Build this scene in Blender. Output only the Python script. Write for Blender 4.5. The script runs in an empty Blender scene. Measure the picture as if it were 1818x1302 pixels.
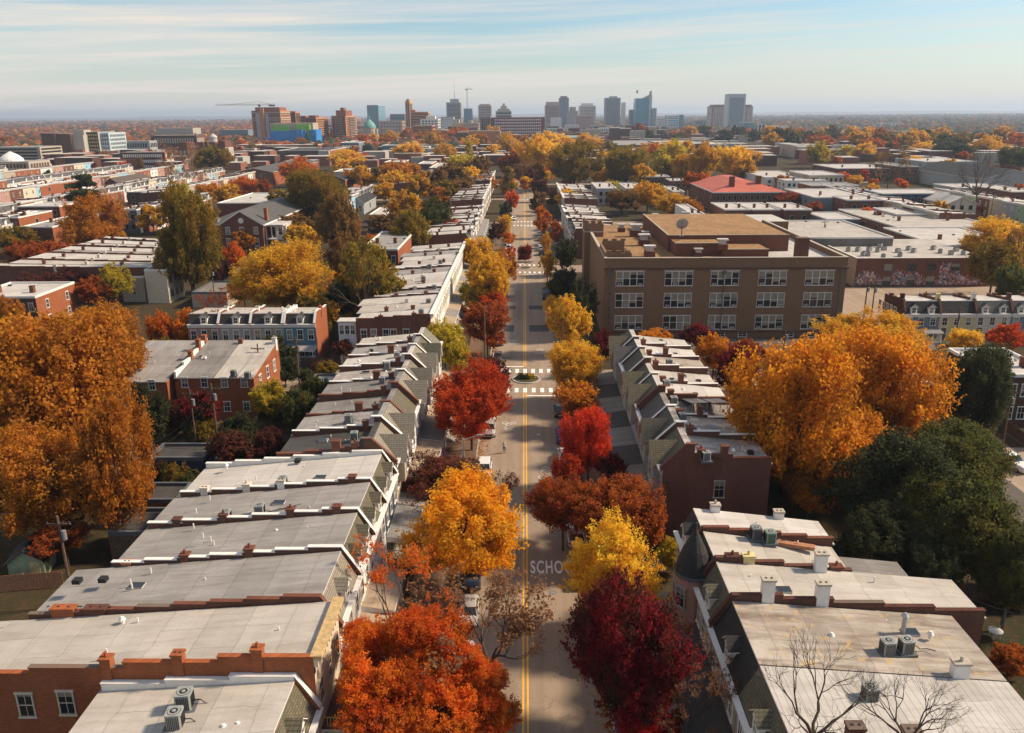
import bpy, math, random
import numpy as np
from mathutils import Matrix, Vector
R = math.radians
sc = bpy.context.scene
col = sc.collection
# ------------------------------------------------------------------ camera
F, CX, CY, CAMH = 1447., 909., 651., 44.
PITCH, ROLL, YAW = math.atan(448/F), math.atan(14/1818), math.atan(25.5/1515)
_cy, _sy = math.cos(YAW), math.sin(YAW)
fw = np.array([-_sy*math.cos(PITCH), _cy*math.cos(PITCH), -math.sin(PITCH)])
_r = np.array([_cy, _sy, 0.]); _u = np.cross(_r, fw)
_c, _s = math.cos(ROLL), math.sin(ROLL)
rt, up = _c*_r - _s*_u, _s*_r + _c*_u
CAM = np.array([0, 0, CAMH])
cam = bpy.data.objects.new('camera', bpy.data.cameras.new('camera'))
col.objects.link(cam)
cam.matrix_world = Matrix(((rt[0], up[0], -fw[0], 0), (rt[1], up[1], -fw[1], 0), (rt[2], up[2], -fw[2], CAMH), (0, 0, 0, 1)))
cam.data.sensor_width = 36; cam.data.lens = 36*F/1818; cam.data.clip_start = 1; cam.data.clip_end = 60000
sc.camera = cam
# ------------------------------------------------------------------ sun, sky, exposure
SUN_AZ, SUN_EL = 80., 39.
sun = bpy.data.objects.new('sun', bpy.data.lights.new('sun', 'SUN')); col.objects.link(sun)
sd = Vector((math.sin(R(SUN_AZ))*math.cos(R(SUN_EL)), math.cos(R(SUN_AZ))*math.cos(R(SUN_EL)), math.sin(R(SUN_EL))))
sun.rotation_euler = sd.to_track_quat('Z', 'Y').to_euler()
sun.location = (0, 0, 200)
sun.data.energy = 4.6; sun.data.angle = R(6.); sun.data.color = (1.0, .83, .63)
world = bpy.data.worlds.new('World'); sc.world = world; world.use_nodes = True
nt = world.node_tree; nt.nodes.clear()
def N(t, typ, **k):
    n = t.nodes.new(typ)
    for a, b in k.items(): setattr(n, a, b)
    return n
def math_node(t, op, a, b=None, clamp=False):
    n = N(t, 'ShaderNodeMath', operation=op, use_clamp=clamp)
    for i, v in enumerate((a, b)):
        if v is None: continue
        if isinstance(v, (int, float)): n.inputs[i].default_value = v
        else: t.links.new(v, n.inputs[i])
    return n.outputs[0]
sky = N(nt, 'ShaderNodeTexSky', sky_type='NISHITA', sun_disc=False, sun_elevation=R(SUN_EL), sun_rotation=R(SUN_AZ), altitude=50, air_density=1.0, dust_density=.7, ozone_density=1.0)
bg1 = N(nt, 'ShaderNodeBackground'); bg1.inputs[1].default_value = .095
tint = N(nt, 'ShaderNodeMix', data_type='RGBA', blend_type='MULTIPLY'); tint.inputs[0].default_value = 1; nt.links.new(sky.outputs[0], tint.inputs[6]); tint.inputs[7].default_value = (.82, .97, 1.03, 1); nt.links.new(tint.outputs[2], bg1.inputs[0])
bg2 = N(nt, 'ShaderNodeBackground'); bg2.inputs[0].default_value = (.93, .85, .76, 1); bg2.inputs[1].default_value = .70
tc = N(nt, 'ShaderNodeTexCoord'); sep = N(nt, 'ShaderNodeSeparateXYZ'); nt.links.new(tc.outputs['Generated'], sep.inputs[0])
hor = math_node(nt, 'MAXIMUM', sep.outputs[1], .05)
az = math_node(nt, 'DIVIDE', sep.outputs[0], hor)
el = math_node(nt, 'ADD', sep.outputs[2], math_node(nt, 'MULTIPLY', az, -.028))
def streak(sx, sz, det, lo, hi, off):
    cmb = N(nt, 'ShaderNodeCombineXYZ')
    nt.links.new(math_node(nt, 'MULTIPLY', az, sx), cmb.inputs[0]); nt.links.new(math_node(nt, 'MULTIPLY', el, sz), cmb.inputs[2]); cmb.inputs[1].default_value = off
    nz = N(nt, 'ShaderNodeTexNoise'); nz.inputs['Scale'].default_value = 1; nz.inputs['Detail'].default_value = det; nz.inputs['Roughness'].default_value = .55
    nt.links.new(cmb.outputs[0], nz.inputs['Vector'])
    mr = N(nt, 'ShaderNodeMapRange'); mr.inputs[1].default_value = lo; mr.inputs[2].default_value = hi; nt.links.new(nz.outputs[0], mr.inputs[0])
    return mr.outputs[0]
c1 = streak(1.3, 34, 6, .36, .60, 3.7)
c2 = streak(3.2, 150, 6, .46, .66, 1.2)
cl = math_node(nt, 'ADD', math_node(nt, 'MULTIPLY', c1, .8), math_node(nt, 'MULTIPLY', c2, .4), True)
# cloud cover thins to the right, and haze whitens the lowest sky
leftw = math_node(nt, 'SUBTRACT', .86, math_node(nt, 'MULTIPLY', az, .62), True)
lowm = N(nt, 'ShaderNodeMapRange'); lowm.inputs[1].default_value = .0; lowm.inputs[2].default_value = .075; lowm.inputs[3].default_value = .92; lowm.inputs[4].default_value = 0; nt.links.new(sep.outputs[2], lowm.inputs[0])
thin = N(nt, 'ShaderNodeMapRange'); thin.inputs[1].default_value = .12; thin.inputs[2].default_value = .5; thin.inputs[3].default_value = 1; thin.inputs[4].default_value = .68; nt.links.new(sep.outputs[2], thin.inputs[0])   # high cirrus lies towards the horizon
fac = math_node(nt, 'MAXIMUM', math_node(nt, 'MULTIPLY', math_node(nt, 'MULTIPLY', cl, leftw), thin.outputs[0]), lowm.outputs[0])
mx = N(nt, 'ShaderNodeMixShader'); nt.links.new(fac, mx.inputs[0]); nt.links.new(bg1.outputs[0], mx.inputs[1]); nt.links.new(bg2.outputs[0], mx.inputs[2])
wo = N(nt, 'ShaderNodeOutputWorld'); nt.links.new(mx.outputs[0], wo.inputs[0])
sc.view_settings.view_transform = 'Standard'; sc.view_settings.look = 'None'; sc.view_settings.gamma = 1; sc.view_settings.exposure = 0.45
sc.view_settings.use_curve_mapping = False
sc.cycles.max_bounces = 7; sc.cycles.diffuse_bounces = 4; sc.cycles.glossy_bounces = 2; sc.cycles.transmission_bounces = 3; sc.cycles.transparent_max_bounces = 6; sc.cycles.volume_bounces = 0
# ------------------------------------------------------------------ helpers
rnd = random.Random(7)
def P(px, py, z=0., y=None):
    """where the sight line through a photo pixel meets height z (or depth y)"""
    d = fw*F + rt*(px-CX) - up*(py-CY)
    t = (z-CAMH)/d[2] if y is None else y/d[1]
    return CAM + d*t
def sl(c): return tuple(c)+(1,) if len(c) == 3 else tuple(c)
class MB:
    def __init__(s): s.v = []; s.f = []; s.m = []
    def face(s, pts, m=0):
        i = len(s.v); s.v += [tuple(p) for p in pts]; s.f.append(tuple(range(i, i+len(pts)))); s.m.append(m)
    def hexa(s, p, m=0, ms=None):
        i = len(s.v); s.v += [tuple(q) for q in p]
        for k, q in enumerate(((0,3,2,1),(4,5,6,7),(0,1,5,4),(1,2,6,5),(2,3,7,6),(3,0,4,7))):
            s.f.append(tuple(i+j for j in q)); s.m.append(m if ms is None else ms[k])   # bottom, top, -y, +x, +y, -x
    def box(s, x0, x1, y0, y1, z0, z1, m=0, ms=None):
        s.hexa([(x0,y0,z0),(x1,y0,z0),(x1,y1,z0),(x0,y1,z0),(x0,y0,z1),(x1,y0,z1),(x1,y1,z1),(x0,y1,z1)], m, ms)
    def px(s, poly, x0, x1, m=0, ms=None, caps=(None, None)):
        n = len(poly); i = len(s.v)
        s.v += [(x0, a, b) for a, b in poly]+[(x1, a, b) for a, b in poly]
        s.f.append(tuple(i+k for k in range(n))); s.m.append(m if caps[0] is None else caps[0])
        s.f.append(tuple(i+n+k for k in reversed(range(n)))); s.m.append(m if caps[1] is None else caps[1])
        for k in range(n):
            q = (k+1) % n; s.f.append((i+k, i+n+k, i+n+q, i+q)); s.m.append(m if ms is None else ms[k])
    def py(s, poly, y0, y1, m=0, ms=None):
        n = len(poly); i = len(s.v)
        s.v += [(a, y0, b) for a, b in poly]+[(a, y1, b) for a, b in poly]
        s.f.append(tuple(i+k for k in range(n))); s.m.append(m)
        s.f.append(tuple(i+n+k for k in reversed(range(n)))); s.m.append(m)
        for k in range(n):
            q = (k+1) % n; s.f.append((i+k, i+n+k, i+n+q, i+q)); s.m.append(m if ms is None else ms[k])
    def pz(s, poly, z0, z1, m=0, top=None):
        n = len(poly); i = len(s.v)
        s.v += [(a, b, z0) for a, b in poly]+[(a, b, z1) for a, b in poly]
        s.f.append(tuple(i+k for k in reversed(range(n)))); s.m.append(m)
        s.f.append(tuple(i+n+k for k in range(n))); s.m.append(m if top is None else top)
        for k in range(n):
            q = (k+1) % n; s.f.append((i+k, i+q, i+n+q, i+n+k)); s.m.append(m)
    def cyl(s, x, y, z0, z1, r0, r1=None, n=10, m=0, top=None):
        r1 = r0 if r1 is None else r1; i = len(s.v)
        for z, r in ((z0, r0), (z1, r1)):
            s.v += [(x+r*math.cos(2*math.pi*k/n), y+r*math.sin(2*math.pi*k/n), z) for k in range(n)]
        s.f.append(tuple(i+k for k in reversed(range(n)))); s.m.append(m)
        s.f.append(tuple(i+n+k for k in range(n))); s.m.append(m if top is None else top)
        for k in range(n):
            q = (k+1) % n; s.f.append((i+k, i+q, i+n+q, i+n+k)); s.m.append(m)
    def tube(s, a, b, r0, r1=None, n=5, m=0):
        r1 = r0 if r1 is None else r1
        a = Vector(a); b = Vector(b); d = b-a
        if d.length < 1e-6: return
        q = d.to_track_quat('Z', 'Y'); i = len(s.v)
        for p, r in ((a, r0), (b, r1)):
            for k in range(n):
                s.v.append(tuple(p+q @ Vector((r*math.cos(2*math.pi*k/n), r*math.sin(2*math.pi*k/n), 0))))
        for k in range(n):
            j = (k+1) % n; s.f.append((i+k, i+j, i+n+j, i+n+k)); s.m.append(m)
        s.f.append(tuple(i+n+k for k in range(n))); s.m.append(m)
    def mesh(s, name, mats):
        me = bpy.data.meshes.new(name); me.from_pydata(s.v, [], s.f)
        for a in (mats if isinstance(mats, (list, tuple)) else [mats]): me.materials.append(a)
        if len(set(s.m)) > 1: me.polygons.foreach_set('material_index', s.m)
        me.update(); return me
def ob(name, me, parent=None, loc=(0,0,0), rot=0, scale=None, kind=None, omat=None):
    o = bpy.data.objects.new(name, me); col.objects.link(o)
    o.location = loc
    if rot: o.rotation_euler = (0, 0, rot) if isinstance(rot, (int, float)) else rot
    if scale is not None: o.scale = scale
    if parent is not None: o.parent = parent
    if kind: o['kind'] = kind
    if omat is not None:
        for k, mm in enumerate(omat if isinstance(omat, (list, tuple)) else [omat]):
            if mm is not None: o.material_slots[k].link = 'OBJECT'; o.material_slots[k].material = mm
    return o
used_labels = {}
def tag(o, label, cat, group=None):
    used_labels[label] = used_labels.get(label, 0)+1
    o['label'] = label; o['category'] = cat
    if group: o['group'] = group
    return o
def empty(name, loc, rot, label, cat, group=None):
    o = ob(name, None, None, loc, rot); o.empty_display_size = .5
    return tag(o, label, cat, group)
ORD = ['first','second','third','fourth','fifth','sixth','seventh','eighth','ninth','tenth','eleventh','twelfth','thirteenth','fourteenth','fifteenth','sixteenth','seventeenth','eighteenth','nineteenth','twentieth']+['twenty-'+a for a in ['first','second','third','fourth','fifth','sixth','seventh','eighth','ninth']]+['thirtieth']+['thirty-'+a for a in ['first','second','third','fourth','fifth','sixth','seventh','eighth','ninth']]+['fortieth']
# ------------------------------------------------------------------ materials
def base(name, rough=.85, spec=.3, metal=0):
    m = bpy.data.materials.new(name); m.use_nodes = True; t = m.node_tree; b = t.nodes['Principled BSDF']
    b.inputs['Roughness'].default_value = rough; b.inputs['Specular IOR Level'].default_value = spec; b.inputs['Metallic'].default_value = metal
    return m, t, b
def mixc(t, fac, a, b, blend='MIX'):
    n = N(t, 'ShaderNodeMix', data_type='RGBA', blend_type=blend)
    if isinstance(fac, (int, float)): n.inputs[0].default_value = fac
    else: t.links.new(fac, n.inputs[0])
    for k, v in ((6, a), (7, b)):
        if isinstance(v, tuple): n.inputs[k].default_value = sl(v)
        else: t.links.new(v, n.inputs[k])
    return n.outputs[2]
def noise(t, scale, det=3, rough=.55, vec=None, sc3=None, lo=.35, hi=.65):
    nz = N(t, 'ShaderNodeTexNoise'); nz.inputs['Scale'].default_value = scale; nz.inputs['Detail'].default_value = det; nz.inputs['Roughness'].default_value = rough
    c = N(t, 'ShaderNodeTexCoord'); v = c.outputs['Object'] if vec is None else vec
    if sc3:
        mp = N(t, 'ShaderNodeMapping'); mp.inputs['Scale'].default_value = sc3; t.links.new(v, mp.inputs[0]); v = mp.outputs[0]
    t.links.new(v, nz.inputs['Vector'])
    mr = N(t, 'ShaderNodeMapRange'); mr.inputs[1].default_value = lo; mr.inputs[2].default_value = hi; t.links.new(nz.outputs[0], mr.inputs[0])
    return mr.outputs[0]
def worldpos(t):
    g = N(t, 'ShaderNodeNewGeometry'); return g.outputs['Position']
def plain(name, c, rough=.8, var=.18, scale=1.5, metal=0, spec=.3, c2=None):
    m, t, b = base(name, rough, spec, metal)
    d = c2 if c2 else tuple(x*(1-var) for x in c); l = c if c2 else tuple(min(1, x*(1+var)) for x in c)
    k = mixc(t, noise(t, scale, 4, .6, worldpos(t)), d, l)
    t.links.new(k, b.inputs['Base Color']); return m
def wallvec(t):
    c = N(t, 'ShaderNodeTexCoord'); s = N(t, 'ShaderNodeSeparateXYZ'); t.links.new(c.outputs['Object'], s.inputs[0])
    cb = N(t, 'ShaderNodeCombineXYZ'); t.links.new(math_node(t, 'ADD', s.outputs[0], s.outputs[1]), cb.inputs[0]); t.links.new(s.outputs[2], cb.inputs[1]); return cb.outputs[0]
def brick(name, c, bw=.24, bh=.085, mort=(.17,.13,.10), var=.2, stain=(.5,.5,.5)):
    m, t, b = base(name, .9, .2)
    bt = N(t, 'ShaderNodeTexBrick'); bt.inputs['Scale'].default_value = 1; bt.inputs['Brick Width'].default_value = bw; bt.inputs['Row Height'].default_value = bh; bt.inputs['Mortar Size'].default_value = .007
    bt.inputs['Color1'].default_value = sl(tuple(x*(1+var) for x in c)); bt.inputs['Color2'].default_value = sl(tuple(x*(1-var) for x in c)); bt.inputs['Mortar'].default_value = sl(mort); bt.inputs['Bias'].default_value = 0
    t.links.new(wallvec(t), bt.inputs['Vector'])
    k = mixc(t, math_node(t, 'MULTIPLY', noise(t, .5, 5, .65, worldpos(t), (1,1,.5), .35, .7), .45), bt.outputs[0], tuple(stain[i]*c[i]*1.1+.006 for i in range(3)))
    t.links.new(k, b.inputs['Base Color']); return m
def roofm(name, c, stainc, amt=.55, seam=1.0, seamc=.9, rough=.7, patch=None):
    m, t, b = base(name, rough, .25)
    s1 = noise(t, .9, 6, .62, None, (1.6, .28, 1), .42, .68); s2 = noise(t, .33, 3, .5, worldpos(t), None, .38, .72)
    k = mixc(t, math_node(t, 'MULTIPLY', s1, amt), c, stainc)
    k = mixc(t, math_node(t, 'MULTIPLY', s2, amt*.8), k, tuple((a+b_)/2*.9 for a, b_ in zip(c, stainc)))
    if patch: k = mixc(t, math_node(t, 'MULTIPLY', noise(t, 1.1, 5, .7, worldpos(t), None, .56, .64), .85), k, patch)
    if seam is not None:
        wv = N(t, 'ShaderNodeTexNoise'); wv.inputs['Scale'].default_value = .7; cw = N(t, 'ShaderNodeTexCoord'); t.links.new(cw.outputs['Object'], wv.inputs['Vector']); ad = N(t, 'ShaderNodeVectorMath', operation='MULTIPLY_ADD'); t.links.new(wv.outputs['Color'], ad.inputs[0]); ad.inputs[1].default_value = (.5, .5, 0); t.links.new(cw.outputs['Object'], ad.inputs[2])
        b2 = N(t, 'ShaderNodeTexBrick'); b2.inputs['Scale'].default_value = 1; b2.inputs['Brick Width'].default_value = 4.7; b2.inputs['Row Height'].default_value = 3.1; b2.inputs['Mortar Size'].default_value = .03; b2.inputs['Color1'].default_value = (1.06,1.05,1.04,1); b2.inputs['Color2'].default_value = (.86,.85,.83,1); b2.inputs['Mortar'].default_value = (.72,.70,.67,1); t.links.new(ad.outputs[0], b2.inputs['Vector']); k = mixc(t, 1., k, b2.outputs[0], 'MULTIPLY')
        k = mixc(t, math_node(t, 'MULTIPLY', noise(t, 3.2, 6, .75, worldpos(t), None, .55, .75), .55*amt), k, tuple(x*.75 for x in stainc))
    if seam:
        bt = N(t, 'ShaderNodeTexBrick'); bt.inputs['Scale'].default_value = 1; bt.inputs['Brick Width'].default_value = 9; bt.inputs['Row Height'].default_value = seam; bt.inputs['Mortar Size'].default_value = .035; bt.inputs['Mortar Smooth'].default_value = .6
        w = (1,1,1); bt.inputs['Color1'].default_value = sl(w); bt.inputs['Color2'].default_value = sl((.95,.95,.95)); bt.inputs['Mortar'].default_value = sl((seamc,)*3)
        cc = N(t, 'ShaderNodeTexCoord'); t.links.new(cc.outputs['Object'], bt.inputs['Vector'])
        k = mixc(t, 1., k, bt.outputs[0], 'MULTIPLY')
    t.links.new(k, b.inputs['Base Color'])
    bp = N(t, 'ShaderNodeBump'); bp.inputs['Strength'].default_value = .25; bp.inputs['Distance'].default_value = .03; t.links.new(s1, bp.inputs['Height']); t.links.new(bp.outputs[0], b.inputs['Normal'])
    return m
def slate(name, a, b_, rough=.75, rh=.19, bw=.3):
    m, t, b = base(name, rough, .25)
    bt = N(t, 'ShaderNodeTexBrick'); bt.inputs['Scale'].default_value = 1; bt.inputs['Brick Width'].default_value = bw; bt.inputs['Row Height'].default_value = rh; bt.inputs['Mortar Size'].default_value = .022
    bt.inputs['Color1'].default_value = sl(a); bt.inputs['Color2'].default_value = sl(b_); bt.inputs['Mortar'].default_value = sl(tuple(x*.3 for x in a))
    t.links.new(wallvec(t), bt.inputs['Vector'])
    k = mixc(t, math_node(t, 'MULTIPLY', noise(t, 1.4, 4, .6, worldpos(t)), .5), bt.outputs[0], tuple(x*.7 for x in b_))
    t.links.new(k, b.inputs['Base Color']); return m
M = {}
M['brick_orange'] = brick('orange_and_sunlit_brick', (.35,.095,.030)); M['brick_red'] = brick('red_brick', (.175,.058,.034)); M['brick_dark'] = brick('dark_brick', (.095,.030,.020))
M['brick_tan'] = brick('tan_brick', (.225,.128,.070), mort=(.17,.12,.08), var=.16, stain=(.7,.66,.62)); M['brick_brown'] = brick('brown_brick', (.13,.050,.030)); M['brick_white'] = brick('white_painted_brick', (.62,.55,.46), mort=(.5,.45,.38), var=.08, stain=(.8,.75,.68))
M['roof_white'] = roofm('white_roof_coating', (.56,.52,.475), (.36,.315,.27), .5); M['roof_cream'] = roofm('cream_roof_coating', (.50,.455,.40), (.33,.28,.225), .6)
M['roof_grey'] = roofm('grey_roof_coating', (.34,.315,.29), (.19,.165,.15), .7); M['roof_patchy'] = roofm('weathered_patchy_roof', (.46,.42,.38), (.19,.15,.12), .9, patch=(.62,.58,.52))
M['roof_dull'] = roofm('dull_grey_roof', (.26,.24,.22), (.13,.115,.10), .7); M['roof_dark'] = roofm('dark_tar_roof', (.075,.068,.062), (.045,.04,.038), .6)
M['roof_seam'] = roofm('standing_seam_white_roof', (.50,.47,.43), (.34,.30,.26), .5, .5, .6); M['roof_brown'] = roofm('brown_gravel_roof', (.34,.195,.085), (.20,.105,.045), .75, 0, rough=.95, patch=(.42,.26,.12))
M['roof_stain'] = roofm('stained_white_roof', (.44,.385,.325), (.17,.12,.085), 1., 1., patch=(.46,.33,.15))
M['roof_red'] = roofm('red_metal_roof', (.56,.15,.10), (.42,.10,.07), .5, .6, .75); M['roof_tin'] = roofm('painted_tin_roof', (.25,.235,.22), (.17,.155,.14), .5, .45, .7)
M['roof_tan'] = roofm('tan_tin_roof', (.38,.29,.205), (.27,.20,.14), .5, .45, .72); M['roof_green'] = roofm('copper_green_roof', (.22,.36,.28), (.17,.27,.21), .4, .6)
M['slate_grey'] = slate('grey_slate_shingles', (.15,.14,.13), (.10,.095,.09)); M['slate_dark'] = slate('dark_slate_shingles', (.055,.05,.047), (.035,.032,.03)); M['slate_olive'] = slate('mossy_slate_shingles', (.19,.16,.10), (.12,.105,.07))
M['slate_tan'] = slate('pale_fibre_shingles', (.34,.29,.22), (.25,.215,.165)); M['slate_tan2'] = slate('worn_tan_shingles', (.27,.235,.18), (.19,.165,.13)); M['slate_olive2'] = slate('brownish_slate', (.14,.125,.095), (.09,.08,.06)); M['shingle_brown'] = slate('brown_asphalt_shingles', (.16,.115,.09), (.11,.085,.07))
M['white'] = plain('white_paint', (.74,.70,.64), .6, .06, 2); M['cream'] = plain('cream_paint', (.62,.52,.38), .6, .08, 2); M['tan'] = plain('tan_paint', (.42,.34,.25), .7, .1, 2); M['ochre'] = plain('ochre_paint', (.50,.33,.12), .7, .15, 2)
M['grey'] = plain('grey_paint', (.33,.33,.32), .7, .1, 2); M['greydark'] = plain('dark_grey_paint', (.11,.115,.12), .7, .1, 2); M['blue'] = plain('teal_blue_paint', (.10,.21,.25), .7, .1, 2); M['navy'] = plain('navy_paint', (.03,.05,.085), .7, .1, 2); M['greyblue'] = plain('grey_blue_paint', (.17,.21,.235), .7, .1, 2)
M['sky'] = plain('light_blue_paint', (.30,.50,.60), .7, .1, 2); M['green'] = plain('pale_green_paint', (.33,.40,.24), .7, .1, 2); M['yellow'] = plain('pale_yellow_paint', (.62,.50,.24), .7, .1, 2); M['pink'] = plain('dusty_pink_paint', (.42,.24,.19), .7, .1, 2)
M['stone'] = plain('limestone', (.42,.36,.29), .85, .15, 2); M['concrete'] = plain('concrete', (.36,.33,.29), .9, .15, .7); M['metal'] = plain('galvanised_metal', (.42,.42,.41), .45, .1, 5, .6); M['acgrey'] = plain('air_conditioner_grey', (.30,.30,.28), .6, .1, 5); M['acgreen'] = plain('air_conditioner_green', (.16,.24,.18), .6, .1, 5)
M['black'] = plain('black_metal', (.02,.02,.02), .5, .2, 5); M['pot'] = plain('terracotta_pot', (.38,.17,.09), .85, .2, 5); M['wood'] = plain('weathered_wood', (.13,.08,.05), .9, .25, 4); M['woodpale'] = plain('pale_fence_wood', (.26,.16,.08), .9, .2, 4)
M['bark'] = plain('tree_bark', (.085,.06,.045), .95, .3, 6); M['barkpale'] = plain('pale_sycamore_bark', (.42,.34,.26), .9, .3, 3); M['copper'] = plain('green_copper', (.16,.34,.29), .7, .1, 2)
M['gold'] = plain('gold_stone_trim', (.48,.33,.15), .8, .25, 3); M['stainconc'] = plain('stained_pale_metal', (.50,.46,.42), .7, .2, 1.4)
def glassm(name, c, rough=.12):
    m, t, b = base(name, rough, .6); b.inputs['Base Color'].default_value = sl(c); return m
M['glass'] = glassm('dark_window_glass', (.02,.024,.028)); M['glass_blind'] = plain('window_with_blind', (.30,.27,.21), .4, .2, .8, 0, .5); M['glass_blue'] = glassm('blue_curtain_glass', (.10,.24,.31), .15); M['glass_teal'] = glassm('teal_curtain_glass', (.05,.28,.38), .15)
def curtainm():
    m, t, b = base('window_glass_and_blinds', .2, .6); k = N(t, 'ShaderNodeObjectInfo')
    s = N(t, 'ShaderNodeSeparateXYZ'); c = N(t, 'ShaderNodeTexCoord'); t.links.new(c.outputs['Object'], s.inputs[0])
    zf = math_node(t, 'GREATER_THAN', s.outputs[2], math_node(t, 'MULTIPLY', k.outputs['Random'], 2.6))
    f = mixc(t, zf, (.018,.02,.022), (.26,.23,.18)); t.links.new(f, b.inputs['Base Color']); return m
M['pane'] = curtainm()
def leafm(name, a, b_, patch=None, amt=.5, trans=.55):
    a = tuple(min(.8, x*1.22) for x in a); b_ = tuple(min(.8, x*1.18) for x in b_)
    m, t, b = base('leaves_'+name, .7, .12); at = N(t, 'ShaderNodeAttribute', attribute_name='v')
    k = mixc(t, at.outputs['Fac'], a, b_)
    oi = N(t, 'ShaderNodeObjectInfo'); hv = N(t, 'ShaderNodeHueSaturation'); t.links.new(k, hv.inputs['Color'])
    t.links.new(math_node(t, 'ADD', math_node(t, 'MULTIPLY', oi.outputs['Random'], .012), .496), hv.inputs['Hue']); t.links.new(math_node(t, 'ADD', math_node(t, 'MULTIPLY', oi.outputs['Random'], .3), .85), hv.inputs['Value']); k = hv.outputs[0]
    if patch: k = mixc(t, math_node(t, 'MULTIPLY', noise(t, 1.9, 3, .6, None, None, .46, .58), amt), k, patch)
    t.links.new(k, b.inputs['Base Color'])
    tr = N(t, 'ShaderNodeBsdfTranslucent'); t.links.new(k, tr.inputs[0]); ms = N(t, 'ShaderNodeMixShader'); ms.inputs[0].default_value = trans
    t.links.new(b.outputs[0], ms.inputs[1]); t.links.new(tr.outputs[0], ms.inputs[2]); t.links.new(ms.outputs[0], t.nodes['Material Output'].inputs[0]); return m
L = {'orange': leafm('orange', (.34,.075,.008), (.66,.21,.016)), 'yellow': leafm('yellow', (.64,.31,.022), (.84,.50,.05), (.62,.24,.016), .5), 'gold': leafm('gold', (.47,.155,.012), (.74,.29,.020), (.36,.13,.014), .55),
 'goldy': leafm('pale_gold', (.52,.24,.018), (.78,.43,.035), (.42,.20,.02), .5), 'russet': leafm('russet', (.17,.05,.03), (.32,.10,.05), (.12,.05,.03), .4), 'red': leafm('red', (.46,.055,.012), (.68,.13,.02), (.34,.05,.012), .5), 'crimson': leafm('crimson', (.10,.010,.012), (.30,.018,.024), (.035,.035,.016), .75), 'rust': leafm('rust', (.25,.05,.014), (.46,.12,.02), (.20,.05,.02), .5),
 'amber': leafm('amber', (.34,.115,.014), (.58,.235,.024), (.28,.11,.018), .5), 'olive': leafm('olive', (.12,.085,.014), (.30,.20,.026), (.36,.19,.02), .55), 'brown': leafm('brown', (.14,.07,.024), (.27,.14,.04)),
 'green': leafm('green', (.045,.052,.016), (.12,.12,.03), (.17,.13,.025), .45), 'evergreen': leafm('evergreen', (.030,.036,.015), (.085,.088,.034)), 'maroon': leafm('maroon', (.07,.022,.018), (.16,.045,.028)),
 'orangegreen': leafm('orange_over_green', (.70,.23,.010), (.86,.37,.022), (.40,.20,.022), .4), 'yellowgreen': leafm('yellow_green', (.36,.27,.022), (.62,.45,.04), (.24,.21,.025), .5), 'brightred': leafm('bright_red', (.46,.022,.014), (.70,.055,.028), (.32,.015,.012), .5),
 'redorange': leafm('red_orange', (.52,.075,.012), (.74,.17,.02), (.50,.19,.02), .5), 'pinebark': leafm('dry_twig', (.16,.08,.045), (.30,.14,.07))}
# ------------------------------------------------------------------ trees
def quads_mesh(name, C0, A, B, v, mats):
    n = len(C0); vv = np.stack([C0-A-B, C0+A-B, C0+A+B, C0-A+B], 1).reshape(-1, 3).astype(np.float32)
    me = bpy.data.meshes.new(name); me.vertices.add(n*4); me.vertices.foreach_set('co', vv.ravel())
    me.loops.add(n*4); me.loops.foreach_set('vertex_index', np.arange(n*4, dtype=np.int32))
    me.polygons.add(n); me.polygons.foreach_set('loop_start', np.arange(0, n*4, 4, dtype=np.int32))
    at = me.attributes.new('v', 'FLOAT', 'FACE'); at.data.foreach_set('value', np.asarray(v, np.float32))
    for a in mats: me.materials.append(a)
    me.update(calc_edges=True); return me
def unit(a): return a/np.maximum(np.linalg.norm(a, axis=1, keepdims=True), 1e-6)
def leaf_quads(rg, C0, out, size):
    n = len(C0); nrm = unit(out*.8+rg.normal(size=(n, 3))*.75); t1 = unit(np.cross(nrm, rg.normal(size=(n, 3)))); t2 = np.cross(nrm, t1)
    s = size*rg.uniform(.6, 1.35, (n, 1)); return t1*s, t2*s*rg.uniform(.55, 1, (n, 1))
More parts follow.
